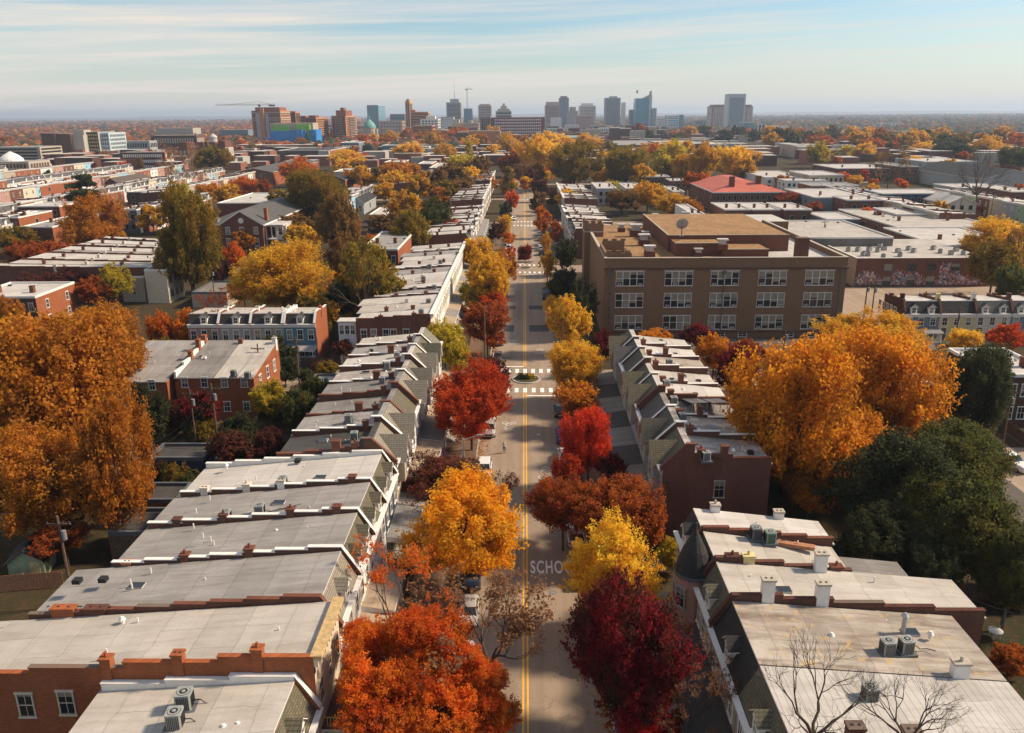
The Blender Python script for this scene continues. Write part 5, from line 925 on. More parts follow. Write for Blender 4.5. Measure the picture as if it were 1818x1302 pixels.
# ------------------------------------------------------------------ downtown skyline
def tw(name, label, xl, xr, yt, D, wall, dep=30, nx=8, nz=14, style='grid', glass='glass', side=None, top=None, cat='tower', cap=None, crown_=None):
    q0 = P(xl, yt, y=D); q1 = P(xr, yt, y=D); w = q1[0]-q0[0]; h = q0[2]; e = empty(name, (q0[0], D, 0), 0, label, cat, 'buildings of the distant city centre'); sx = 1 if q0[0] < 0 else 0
    b = MB(); b.box(0, w, 0, dep, 0, h, 0, [0, 2, 0, 1 if sx else 0, 0, 1]); ob('wall', b.mesh('wall', [M[wall], M[side or wall], M[cap or 'roof_grey']]), e); b = MB()  # brick towers take a brighter side tone that paints their sunlit flank
    def grid(f, L_, n):
        off = .25
        def pane(a0, a1, z0, z1):
            if f: b.box(a0, a1, -off, -.01, z0, z1)
            elif sx: b.box(w+.01, w+off, a0, a1, z0, z1)
            else: b.box(-off, -.01, a0, a1, z0, z1)
        m = L_*.06
        if style == 'grid':
            for i in range(nz):
                for j in range(n): pane(m+(L_-2*m)*(j+.2)/n, m+(L_-2*m)*(j+.8)/n, h*.04+h*.92*(i+.22)/nz, h*.04+h*.92*(i+.78)/nz)
        elif style == 'bands':
            for i in range(nz): pane(m, L_-m, h*.04+h*.92*(i+.25)/nz, h*.04+h*.92*(i+.8)/nz)
        elif style == 'strips':
            for j in range(n): pane(m+(L_-2*m)*(j+.2)/n, m+(L_-2*m)*(j+.8)/n, h*.05, h*.94)
        elif style == 'curtain':
            for i in range(nz):
                for j in range(n): pane(.2+(L_-.4)*(j+.03)/n, .2+(L_-.4)*(j+.97)/n, h*.02+h*.97*(i+.04)/nz, h*.02+h*.97*(i+.96)/nz)
    if style != 'none': grid(True, w, nx); grid(False, dep, max(3, int(nx*dep/max(w, 1)*.8))); ob('window_grid', b.mesh('window_grid', [M[glass]]), e, kind='stuff')
    if top:
        b = MB()
        for (a0, a1, c0, c1, hh) in top: b.box(w*a0, w*a1, dep*c0, dep*c1, h-.01, h+hh)
        ob('roof_structure', b.mesh('roof_structure', [M[crown_ or wall]]), e)
    return e, w, h
M['brickt'] = plain('distant_red_brick', (.27,.10,.06), .9, .1, .2); M['brickl'] = plain('distant_orange_and_sunlit_brick', (.46,.20,.09), .9, .1, .2); M['mauve'] = plain('mauve_stone', (.26,.16,.17), .85, .1, .2); M['purplebrick'] = plain('maroon_brick', (.20,.055,.05), .9, .1, .2); M['pinkstone'] = plain('pinkish_stone', (.52,.38,.32), .85, .1, .2)
M['steel'] = plain('grey_steel_cladding', (.36,.37,.38), .6, .08, .2); M['wrapblue'] = plain('blue_building_wrap', (.03,.20,.48), .6, .2, .3); M['wrapgreen'] = plain('green_sheathing', (.20,.42,.05), .7, .15, .3); M['paleglass'] = plain('pale_blue_cladding', (.46,.52,.53), .5, .08, .2)
TW = [
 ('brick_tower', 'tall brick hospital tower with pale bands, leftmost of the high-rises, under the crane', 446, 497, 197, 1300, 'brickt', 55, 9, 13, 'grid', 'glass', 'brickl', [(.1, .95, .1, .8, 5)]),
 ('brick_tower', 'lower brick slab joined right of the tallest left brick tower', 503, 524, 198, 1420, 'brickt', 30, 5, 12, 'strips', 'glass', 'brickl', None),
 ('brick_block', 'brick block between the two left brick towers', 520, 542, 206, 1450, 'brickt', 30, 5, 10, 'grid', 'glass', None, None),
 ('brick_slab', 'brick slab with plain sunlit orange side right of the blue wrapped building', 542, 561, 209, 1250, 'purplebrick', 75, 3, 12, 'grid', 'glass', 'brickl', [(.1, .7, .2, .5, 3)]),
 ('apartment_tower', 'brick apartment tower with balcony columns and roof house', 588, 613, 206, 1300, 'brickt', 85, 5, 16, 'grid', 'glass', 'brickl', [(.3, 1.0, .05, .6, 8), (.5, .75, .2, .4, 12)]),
 ('white_block', 'plain white block between the brick slab and the apartment tower', 575, 590, 220, 1500, 'white', 25, 3, 5, 'grid', 'glass', None, None),
 ('glass_tower', 'blue glass tower with blank pale side, left of the art deco tower', 651, 671, 187, 2000, 'glass_blue', 100, 6, 16, 'curtain', 'glass_blue', 'paleglass', None),
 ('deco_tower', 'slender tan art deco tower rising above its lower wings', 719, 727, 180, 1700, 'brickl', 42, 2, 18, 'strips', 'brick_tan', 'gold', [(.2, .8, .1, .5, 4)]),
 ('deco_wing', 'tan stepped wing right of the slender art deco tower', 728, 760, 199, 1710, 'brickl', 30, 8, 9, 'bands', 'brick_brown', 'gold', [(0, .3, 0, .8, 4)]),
 ('white_block', 'white hospital block with blank front panels', 746, 778, 212, 1650, 'white', 45, 5, 7, 'grid', 'glass', None, [(.3, .8, .2, .6, 6)]),
 ('brick_block', 'low orange brick block in front of the white hospital block', 731, 768, 223, 1350, 'brickl', 45, 10, 5, 'grid', 'glass', None, None),
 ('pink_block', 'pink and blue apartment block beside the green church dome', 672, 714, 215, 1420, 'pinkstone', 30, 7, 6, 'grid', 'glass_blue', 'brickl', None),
 ('grey_tower', 'wide grey city hall tower with roof box and mast', 792, 818, 182, 2400, 'steel', 60, 9, 20, 'bands', 'glass', 'stone', [(.25, .85, .2, .8, 9)]),
 ('glass_block', 'blue-grey block right of the wide grey tower with mast', 823, 838, 193, 2300, 'glass_blue', 40, 4, 10, 'curtain', 'glass_blue', None, None),
 ('pink_tower', 'pinkish stepped tower with window grid, left of the white stepped pyramid', 849, 872, 187, 2300, 'pinkstone', 60, 7, 10, 'grid', 'glass', None, [(.1, .9, .1, .9, 3)]),
 ('stepped_block', 'pale tan block with stepped green-white pyramid top', 880, 908, 197, 2200, 'stone', 50, 8, 6, 'bands', 'glass', 'white', [(.12, .88, .1, .9, 5), (.3, .7, .3, .7, 12), (.42, .58, .42, .58, 18)]),
 ('red_dormitory', 'long dark red brick block with white window dots in the middle distance', 872, 967, 209, 1500, 'purplebrick', 30, 24, 7, 'grid', 'white', None, None),
 ('red_dormitory', 'dark maroon left wing of the long red block', 853, 871, 208, 1480, 'mauve', 45, 4, 8, 'strips', 'glass', None, None),
 ('tan_block', 'blank tan brick block above the orange street trees', 832, 888, 233, 1150, 'brickl', 30, 3, 2, 'none', 'glass', None, None),
 ('tan_block', 'lower left part of the blank tan brick block', 810, 831, 235, 1140, 'brick_tan', 40, 5, 3, 'grid', 'glass', None, None),
 ('mauve_tower', 'pinkish tower with chamfered top and horizontal window bands', 968, 994, 187, 2200, 'pinkstone', 55, 6, 18, 'bands', 'mauve', 'white', [(.08, .92, .1, .9, 8)]),
 ('dark_tower', 'brown tower with blue glass top just behind the chamfered one', 993, 1010, 174, 2500, 'mauve', 45, 4, 20, 'strips', 'glass_blue', 'gold', [(.15, .85, .2, .8, 5)]),
 ('stone_tower', 'pale art deco stone tower with stepped shoulders', 1008, 1026, 197, 2100, 'stone', 30, 5, 14, 'strips', 'steel', None, [(.2, .8, .1, .9, 9)]),
 ('white_block', 'bright white block standing in front of the chamfered tower', 978, 997, 209, 1900, 'white', 25, 3, 4, 'none', 'glass', None, None),
 ('grid_tower', 'white gridded office tower right of the stone tower', 1029, 1058, 188, 2250, 'white', 45, 10, 16, 'grid', 'glass', None, [(.15, .85, .2, .8, 6)]),
 ('brown_office', 'brown low office block in front of the gridded tower', 1021, 1051, 206, 1900, 'pinkstone', 30, 9, 10, 'grid', 'mauve', None, None),
 ('grey_slab', 'tall dark grey slab tower with fine window lines', 1075, 1102, 174, 2200, 'steel', 35, 12, 26, 'bands', 'greyblue', None, [(.3, .8, .2, .8, 4)]),
 ('white_slab', 'narrow white tower attached right of the dark grey slab', 1105, 1111, 182, 2230, 'white', 30, 3, 20, 'grid', 'steel', None, None),
 ('blue_tower', 'teal blue glass tower with slanted spike at its right corner', 1129, 1153, 175, 2100, 'glass_teal', 40, 6, 22, 'curtain', 'glass_teal', None, None),
 ('pale_fin', 'pale fin wall on the right edge of the teal glass tower', 1153.5, 1158, 170, 2090, 'paleglass', 45, 2, 20, 'none', 'glass', None, None),
 ('blue_block', 'dull blue block left of the teal glass tower', 1120, 1129, 195, 2150, 'glass_blue', 40, 3, 10, 'curtain', 'greyblue', None, None),
 ('banded_block', 'blue block with white balconies right of the pale fin', 1159, 1166, 192, 2080, 'paleglass', 40, 3, 16, 'bands', 'glass_blue', None, None),
 ('white_flats', 'white flats left of the green-banded office', 1168, 1181, 210, 1900, 'white', 30, 4, 8, 'grid', 'steel', None, None),
 ('green_office', 'white office with green glass bands and a darker glass end', 1185, 1206, 205, 1950, 'white', 35, 6, 9, 'bands', 'glass_teal', None, None),
 ('green_office_end', 'dark glass end block of the green-banded office', 1207, 1214, 204, 1955, 'glass_blue', 35, 2, 9, 'curtain', 'glass_blue', None, None),
 ('reserve_tower', 'tallest pale grey tower with blank white frame, at the right of the skyline', 1294, 1325, 167, 2100, 'paleglass', 40, 14, 30, 'none', 'steel', None, None),
 ('plaza_tower', 'broad purple-brown tower behind the tallest grey one, left half', 1265, 1293, 189, 2200, 'mauve', 60, 9, 18, 'grid', 'white', None, [(.1, 1., .1, .9, 4)]),
 ('plaza_tower', 'purple-brown tower part visible right of the tallest grey one', 1326, 1337, 189, 2200, 'mauve', 60, 4, 18, 'grid', 'white', None, [(0, .9, .1, .9, 4)]),
 ('teal_office', 'low teal glass office right of the tallest tower', 1321, 1357, 218, 1700, 'glass_teal', 40, 6, 4, 'curtain', 'glass_blue', None, None),
 ('white_hall', 'white low hall with blank upper storey right of the teal office', 1364, 1401, 224, 1600, 'white', 40, 2, 2, 'none', 'glass', None, None),
 ('white_stair_tower', 'short white twin tower in front of the teal office', 1346, 1359, 220, 1590, 'white', 25, 2, 3, 'strips', 'glass', None, None),
 ('teal_block', 'small teal block in haze left of the purple-brown tower', 1235, 1254, 214, 2400, 'paleglass', 30, 4, 6, 'curtain', 'greyblue', None, None),
 ('curved_offices', 'long white office with arched windows far right of centre', 1463, 1519, 229, 2000, 'white', 40, 18, 3, 'grid', 'glass', None, None),
 ('curved_offices', 'second part of the long white arched office', 1524, 1561, 229, 2000, 'white', 40, 12, 2, 'grid', 'glass', None, None),
 ('striped_block', 'white and teal vertically striped block at the far right', 1564, 1604, 219, 2100, 'white', 40, 6, 5, 'strips', 'glass_blue', None, None),
 ('lone_tower', 'lone brown tower in the hazy valley right of centre', 1490, 1500, 208, 3600, 'mauve', 30, 3, 14, 'bands', 'mauve', None, None),
 ('long_shed', 'long pale industrial shed in the hazy valley', 1690, 1745, 223, 3000, 'white', 60, 2, 1, 'none', 'glass', None, None),
 ('white_office', 'white and teal office at the hazy right edge of the valley', 1735, 1768, 228, 2500, 'paleglass', 40, 5, 3, 'bands', 'glass_blue', None, None),
 ('white_office', 'long white office with dark windows right below the gridded tower', 1065, 1110, 227, 1600, 'white', 30, 10, 2, 'grid', 'glass_blue', None, None),
 ('tan_office', 'tan low office with window bands below the grey slab', 1052, 1090, 223, 1750, 'stone', 30, 8, 2, 'bands', 'glass', None, None),
 ('white_block', 'cluster of low white buildings right of the long red block', 970, 1003, 228, 1700, 'white', 30, 6, 2, 'grid', 'glass', None, None),
 ('white_block', 'low white block with shaded windows under the stone tower', 1004, 1028, 222, 1800, 'white', 30, 5, 3, 'grid', 'steel', None, None),
 ('cream_block', 'small cream block with columns below the gridded tower', 1041, 1058, 233, 1450, 'stone', 20, 5, 1, 'grid', 'glass', None, None),
 ('stone_quarter', 'pale jumbled stone building left of the maroon wing', 800, 850, 219, 1700, 'stone', 30, 9, 5, 'grid', 'brickl', None, [(.1, .3, .1, .9, 7), (.6, .75, .1, .9, 5)]),
 ('stone_quarter', 'grey stone quarter between the white hospital and the maroon wing', 783, 805, 208, 1900, 'steel', 30, 6, 8, 'grid', 'white', None, None),
 ('white_quarter', 'white low buildings right of the apartment tower', 632, 652, 221, 1500, 'white', 30, 5, 3, 'grid', 'purplebrick', None, None),
 ('blue_offices', 'dark blue low office behind the art deco wing', 692, 718, 203, 2300, 'greydark', 40, 8, 5, 'grid', 'glass_blue', None, None),
 ('concrete_block', 'brown panelled concrete block with dark slots at the left', 72, 96, 237, 900, 'brick_brown', 30, 2, 6, 'none', 'glass', None, None),
 ('concrete_block', 'middle bay of the brown panelled block at the left', 98, 124, 238, 902, 'brick_brown', 30, 2, 6, 'none', 'glass', None, None),
 ('concrete_block', 'pale grey right bay with windows of the panelled block', 125, 147, 240, 905, 'stone', 26, 5, 4, 'none', 'glass', None, [(.1, .9, .2, .8, 5)]),
 ('glass_flats', 'dark framed flats with cream panels right of the panelled block', 150, 173, 235, 915, 'black', 40, 5, 7, 'grid', 'gold', 'steel', None),
 ('glass_flats', 'pale green gridded flats, right end of the left block group', 174, 192, 236, 920, 'paleglass', 40, 4, 6, 'grid', 'greydark', None, None),
 ('parking_deck', 'curved open parking deck with long dark slots at the left edge', -20, 70, 262, 820, 'tan', 40, 2, 5, 'bands', 'black', None, None),
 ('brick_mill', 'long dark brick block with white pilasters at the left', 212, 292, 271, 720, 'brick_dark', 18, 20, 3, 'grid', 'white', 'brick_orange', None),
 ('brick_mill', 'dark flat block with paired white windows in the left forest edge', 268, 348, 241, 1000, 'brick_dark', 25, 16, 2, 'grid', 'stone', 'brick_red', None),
 ('white_shed', 'pale long industrial building in the left forest', 276, 342, 228, 1600, 'stone', 40, 6, 1, 'none', 'glass', None, None),
 ('blue_shed', 'low blue and white halls left of the brick high-rises', 390, 440, 231, 1500, 'greyblue', 40, 8, 1, 'none', 'glass', None, None),
 ('classical_school', 'brick building with pale corner pavilions and observatory dome', 304, 400, 263, 790, 'brick_red', 22, 12, 2, 'grid', 'stone', 'stone', [(.14, .3, 0, .8, 5), (.47, .6, 0, .8, 5), (.7, .82, 0, .8, 5), (.88, 1., 0, .8, 6)]),
 ('domed_hall_base', 'square tan hall carrying a white dome at the left edge', -20, 50, 288, 640, 'tan', 30, 10, 2, 'grid', 'brick_brown', 'stone', None),
 ('white_terrace', 'pale terrace with dark windows right of the framed flats', 192, 265, 251, 960, 'grey', 20, 14, 2, 'grid', 'glass', None, None),
]
TI = {}
for t_ in TW:
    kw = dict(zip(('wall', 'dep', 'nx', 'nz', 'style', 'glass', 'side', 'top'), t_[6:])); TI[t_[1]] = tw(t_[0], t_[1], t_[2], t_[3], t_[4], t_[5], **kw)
# face of the tallest tower
e, w, h = TI['tallest pale grey tower with blank white frame, at the right of the skyline']; b = MB()
for i in range(30):
    for j in range(14): b.box(w*.09+w*.82*(j+.12)/14, w*.09+w*.82*(j+.88)/14, -.3, -.01, h*.04+h*.86*(i+.12)/30, h*.04+h*.86*(i+.88)/30)
ob('window_grid', b.mesh('window_grid', [M['greyblue']]), e, kind='stuff')
e, w, h = TI['teal blue glass tower with slanted spike at its right corner']; b = MB(); b.px([(0, h), (30, h), (30, h+1)], 0, w, 0); b.py([(w*.5, h), (w+6, h), (w+6, h+17), (w+3.5, h+17), (w+2.5, h+9)], 4, 26, 0); ob('spike', b.mesh('spike', [M['steel']]), e)
e, w, h = TI['wide grey city hall tower with roof box and mast']; b = MB(); b.cyl(w*.55, 20, h+9, h+26, 1.1, .8, 6); b.cyl(w*.55, 20, h+26, h+60, .5, .12, 5); ob('mast', b.mesh('mast', [M['steel']]), e)
e, w, h = TI['pale tan block with stepped green-white pyramid top']
e, w, h = TI['brick building with pale corner pavilions and observatory dome']; b = MB(); b.cyl(w*.74, 8, h+5, h+9, 3.4, n=14)
for k in range(5): b.cyl(w*.74, 8, h+9+k*.75, h+9+(k+1)*.75, 3.9*math.cos(k*.31), 3.9*math.cos((k+1)*.31)+.05, 14)
ob('dome', b.mesh('dome', [M['stainconc']]), e)
e, w, h = TI['square tan hall carrying a white dome at the left edge']; b = MB()
for k in range(6): b.cyl(w*.30, 14, h+k*1.2, h+(k+1)*1.2, 9*math.cos(k*.25), 9*math.cos((k+1)*.25), 20)
ob('dome', b.mesh('dome', [M['white']]), e)
e, w, h = TI['tall brick hospital tower with pale bands, leftmost of the high-rises, under the crane']; b = MB()
for z_ in (.72, .78, .93): b.box(-.3, w+.3, -.5, -.26, h*z_, h*z_+1.2); b.box(w+.26, w+.6, 0, 55, h*z_, h*z_+1.2)
ob('stone_band', b.mesh('stone_band', [M['stone']]), e); b = MB(); b.box(w*.3, w*.44, -3, 0, 0, h+4); ob('sunlit_tone_pier', b.mesh('sunlit_tone_pier', [M['brickl']]), e); b = MB(); b.box(w*.14, w*.28, -.6, -.3, 0, h*.92); b.box(w*.46, w*.58, -.6, -.3, 0, h*.92); ob('glass_strip', b.mesh('glass_strip', [M['steel']]), e)  # the pier's brighter brick paints in the sunlit strip
for k, x_ in enumerate((.3, .85)):
    e, w, h = TI['brick apartment tower with balcony columns and roof house']; b = MB()
    for i in range(16): b.box(w*.25, w*.75, -1.2, -.26, h*(i+.5)/17, h*(i+.5)/17+.5) if k == 0 else b.box(w+.26, w+1.2, 15+k*10, 70, h*(i+.5)/17, h*(i+.5)/17+.5)
    ob('balcony_slabs', b.mesh('balcony_slabs', [M['stone']]), e, kind='stuff')
# blue wrapped construction
q = P(467, 247, y=1130); e = empty('construction_site_building', (q[0], 1130, 0), 0, 'building under construction wrapped in bright blue and green sheeting', 'building'); s_ = 1130/F*1.04; b = MB()
b.box(0, 70*s_, 0, 30, 0, P(500, 245, y=1130)[2]); ob('lower_wrap', b.mesh('lower_wrap', [M['wrapblue']]), e); b = MB(); b.box(12*s_, 70*s_, 4, 34, 0, P(500, 233, y=1130)[2]); b.box(50*s_, 65*s_, 1, 34, 0, P(500, 231, y=1130)[2]); b.box(77*s_, 88*s_, 2, 34, 0, P(500, 231, y=1130)[2]); ob('blue_wrap', b.mesh('blue_wrap', [M['wrapblue']]), e)
b = MB(); b.box(14*s_, 40*s_, 12, 40, 0, P(500, 223, y=1130)[2]); b.box(52*s_, 76*s_, 8, 40, 0, P(500, 222, y=1130)[2]); ob('green_sheathing', b.mesh('green_sheathing', [M['wrapgreen']]), e); b = MB(); b.box(8*s_, 80*s_, 14, 44, 0, P(500, 219, y=1130)[2]); ob('concrete_frame', b.mesh('concrete_frame', [M['tan']]), e)
b = MB()
for k in range(22): b.box((3+k*3.9)*s_, (4.6+k*3.9)*s_, -.3 if k < 17 else 1.5, 0 if k < 17 else 1.9, 3, 7); 
for k in range(15): b.box((14+k*3.6)*s_, (15.6+k*3.6)*s_, 3.6, 3.95, 12, 16)
ob('window_rows', b.mesh('window_rows', [M['navy']]), e, kind='stuff')
# copper domed church
q = P(640, 228, y=1250); e = empty('domed_church', (q[0], 1250, 0), 0, 'stone church with green copper dome left of the centre', 'church'); b = MB(); hz = q[2]; ww = P(668, 228, y=1250)[0]-q[0]; b.box(0, ww, 0, 20, 0, 16, 0); b.cyl(ww/2, 10, 16, hz, ww*.40, n=16); b.cyl(0, 2, 0, hz-1, 2.2, n=8); b.cyl(ww, 2, 0, hz-1, 2.2, n=8); ob('body', b.mesh('body', [M['stone']]), e)
b = MB(); rd = ww*.42
for k in range(6): b.cyl(ww/2, 10, hz+k*rd*.24, hz+(k+1)*rd*.24, rd*math.cos(k*.27), rd*math.cos((k+1)*.27)+.02, 16)
b.cyl(ww/2, 10, hz+6*rd*.24, hz+6*rd*.24+4, 1.2, .3, 8); b.cyl(ww/2, 10, hz+6*rd*.24+4, hz+6*rd*.24+8, .2, .1, 5); ob('dome', b.mesh('dome', [M['copper']]), e)
# steeples, stack, cranes
def steeple(px_, yt, yb, D, label, m='white'):
    a = P(px_, yt, y=D); b = MB(); wd = 2.2; b.box(-wd, wd, -wd, wd, 0, a[2]*.6); b.cyl(0, 0, a[2]*.6, a[2], wd*.8, .1, 8); tag(ob('church_steeple', b.mesh('church_steeple', [M[m]]), None, (a[0], D, 0)), label, 'steeple', 'white church steeples')
steeple(1070, 273, 290, 560, 'white church steeple between the two big dark trees'); steeple(1308, 222, 240, 1500, 'small white steeple in front of the tallest tower'); steeple(1442, 229, 240, 1400, 'grey pointed church tower right of the white low hall', 'steel')
a = P(1687, 212, y=2400); b = MB(); b.cyl(0, 0, 0, a[2], 3.2, 2.2, 10); tag(ob('chimney_stack', b.mesh('chimney_stack', [M['mauve']]), None, (a[0], 2400, 0)), 'tall thin dark industrial chimney stack in the right haze', 'chimney stack')
def crane(px_, yt, D, x0, x1, label, base=0):
    a = P(px_, yt, y=D); l_ = P(x0, yt, y=D)[0]-a[0]; r_ = P(x1, yt, y=D)[0]-a[0]; e = empty('tower_crane', (a[0], D, 0), 0, label, 'crane'); b = MB(); b.box(-1., 1., -1., 1., base, a[2]-1); ob('mast', b.mesh('mast', [M['white']]), e); b = MB(); b.box(l_, r_, -.6, .6, a[2]-1.6, a[2]-1.0); b.tube((0, 0, a[2]+4), (l_*.75, 0, a[2]-1), .25); b.tube((0, 0, a[2]+4), (r_*.8, 0, a[2]-1), .25)
    n = 14
    for k in range(n): u = l_+(r_-l_)*k/n; v = l_+(r_-l_)*(k+1)/n; b.tube((u, 0, a[2]-1), ((u+v)/2, 0, a[2]+.8), .18, n=3); b.tube(((u+v)/2, 0, a[2]+.8), (v, 0, a[2]-1), .18, n=3)
    ob('jib', b.mesh('jib', [M['tan']]), e); b = MB(); s = r_ if abs(r_) < abs(l_) else l_; b.box(min(s*.6, s), max(s*.6, s), -1, 1, a[2]-3.6, a[2]-1.6); b.box(-1.6, 1.6, -1.6, 1.6, a[2]-3.5, a[2]-.5); ob('counterweight', b.mesh('counterweight', [M['greydark']]), e)
crane(460, 185, 1310, 382, 488, 'tower crane with long jib over the leftmost brick high-rise'); crane(829, 158, 2380, 826, 839, 'slender white tower crane right of the grey city hall tower')
# bird
b = MB(); b.hexa([(-.1,-.5,-.08),(.1,-.5,-.08),(.06,.5,-.02),(-.06,.5,-.02),(-.1,-.4,.1),(.1,-.4,.1),(.03,.45,.04),(-.03,.45,.04)]); b.hexa([(.05,-.3,.02),(.9,-.25,.45),(.95,.1,.45),(.05,.25,.02),(.05,-.3,.06),(.9,-.25,.47),(.95,.1,.47),(.05,.25,.06)]); b.hexa([(-.05,-.3,.02),(-.9,-.25,.45),(-.95,.1,.45),(-.05,.25,.02),(-.05,-.3,.06),(-.9,-.25,.47),(-.95,.1,.47),(-.05,.25,.06)])
q = P(1131, 165, y=260); tag(ob('bird', b.mesh('bird', [M['steel']]), None, tuple(q), (.3, .5, 1.2)), 'small bird flying left of the tall teal glass tower', 'bird')
# ------------------------------------------------------------------ far woods
def woods(name, x0, x1, y0, y1, n, smin, smax, pal, seed, kind='stuff'):
    rg = np.random.default_rng(seed); ico = np.array([(0,0,1)]+[(math.cos(a)*.85, math.sin(a)*.85, .45) for a in np.arange(5)*1.2566]+[(math.cos(a+.6), math.sin(a+.6), -.5) for a in np.arange(5)*1.2566]); fc = [(0,1,2),(0,2,3),(0,3,4),(0,4,5),(0,5,1)]+[(1,6,2),(2,7,3),(3,8,4),(4,9,5),(5,10,1)]+[(2,6,7),(3,7,8),(4,8,9),(5,9,10),(1,10,6)]
    # spread evenly in sight angle rather than in distance, so the far wood does not thin out
    yy = 1/rg.uniform(1/y1, 1/y0, n); xx = rg.uniform(x0, x1, n)*yy; s = rg.uniform(smin, smax, n)*(1+yy/9000); V = (ico[None]*s[:, None, None]*np.array([1, 1, .75])*(1+rg.normal(0, .16, (n, 11, 1))))+np.stack([xx, yy, s*.55], 1)[:, None]
    Fc = (np.array(fc)[None]+np.arange(n)[:, None, None]*11).reshape(-1, 3); me = bpy.data.meshes.new(name); me.vertices.add(n*11); me.vertices.foreach_set('co', V.astype(np.float32).ravel()); me.loops.add(Fc.size); me.loops.foreach_set('vertex_index', Fc.ravel().astype(np.int32)); me.polygons.add(len(Fc)); me.polygons.foreach_set('loop_start', np.arange(0, Fc.size, 3, dtype=np.int32))
    at = me.attributes.new('c', 'FLOAT_COLOR', 'FACE'); ci = rg.choice(len(pal), n, p=np.array([p[1] for p in pal])/sum(p[1] for p in pal)); cc = np.array([p[0] for p in pal])[ci]*rg.uniform(.7, 1.3, (n, 1)); cf = np.repeat(cc, 15, 0)*rg.uniform(.8, 1.2, (n*15, 1)); cf = np.concatenate([cf, np.ones((len(cf), 1))], 1)
    at.data.foreach_set('color', cf.astype(np.float32).ravel()); m, t, b_ = base(name, .95, .05); an = N(t, 'ShaderNodeAttribute', attribute_name='c'); t.links.new(an.outputs['Color'], b_.inputs['Base Color']); me.materials.append(m); me.update(calc_edges=True); return ob(name, me, kind=kind)
wp = [((.20,.055,.022), 4), ((.26,.09,.025), 3), ((.05,.05,.028), 4), ((.13,.06,.035), 3), ((.36,.17,.03), .8), ((.09,.045,.03), 2), ((.03,.035,.02), 2)]
woods('distant_woods', -.68, -.05, 1050, 9000, 17000, 5, 9, wp, 3); woods('valley_woods', -.1, .72, 1500, 9000, 15000, 5, 9, [((.06,.065,.05), 5), ((.16,.07,.04), 2.5), ((.09,.07,.055), 4), ((.045,.06,.05), 4), ((.22,.09,.04), 1.2), ((.26,.14,.05), .5)], 4)  # valley palette is greyed to paint in some of the distance haze
# rooftops too far to tell apart
def rooftops(name, xa, xb, y0, y1, n, seed, z=(6, 14)):
    rg = random.Random(seed); b = MB()
    for k in range(n):
        yy = 1/rg.uniform(1/y1, 1/y0); xx = rg.uniform(xa, xb)*yy; w = rg.uniform(9, 26); d = rg.uniform(10, 26); h = rg.uniform(*z); m = rg.choice((0, 0, 1, 2)); b.box(xx, xx+w, yy, yy+d, 0, h, m, [m, 3, m, m, m, m])
    return ob(name, b.mesh(name, [M['brickt'], M['stone'], M['brick_dark'], M['roof_white']]), kind='stuff')
rooftops('distant_rooftops', -.60, -.02, 700, 1250, 210, 6, (6, 11)); rooftops('valley_rooftops', .02, .62, 700, 3200, 300, 8, (6, 12)); rooftops('centre_rooftops', -.25, .16, 1350, 2100, 190, 9, (8, 22))
# hills on the skyline
b = MB(); pr_ = None
for k in range(90):
    x_ = -16000+k*360; h_ = 38+9*math.sin(k*.31)+6*math.sin(k*.83+1)
    if pr_: b.hexa([(pr_[0], 17000, -5), (x_, 17000, -5), (x_, 21000, -5), (pr_[0], 21000, -5), (pr_[0], 18000, pr_[1]), (x_, 18000, h_), (x_, 20000, h_), (pr_[0], 20000, pr_[1])])
    pr_ = (x_, h_)
ob('far_hills', b.mesh('far_hills', [M['ground']]), kind='structure')
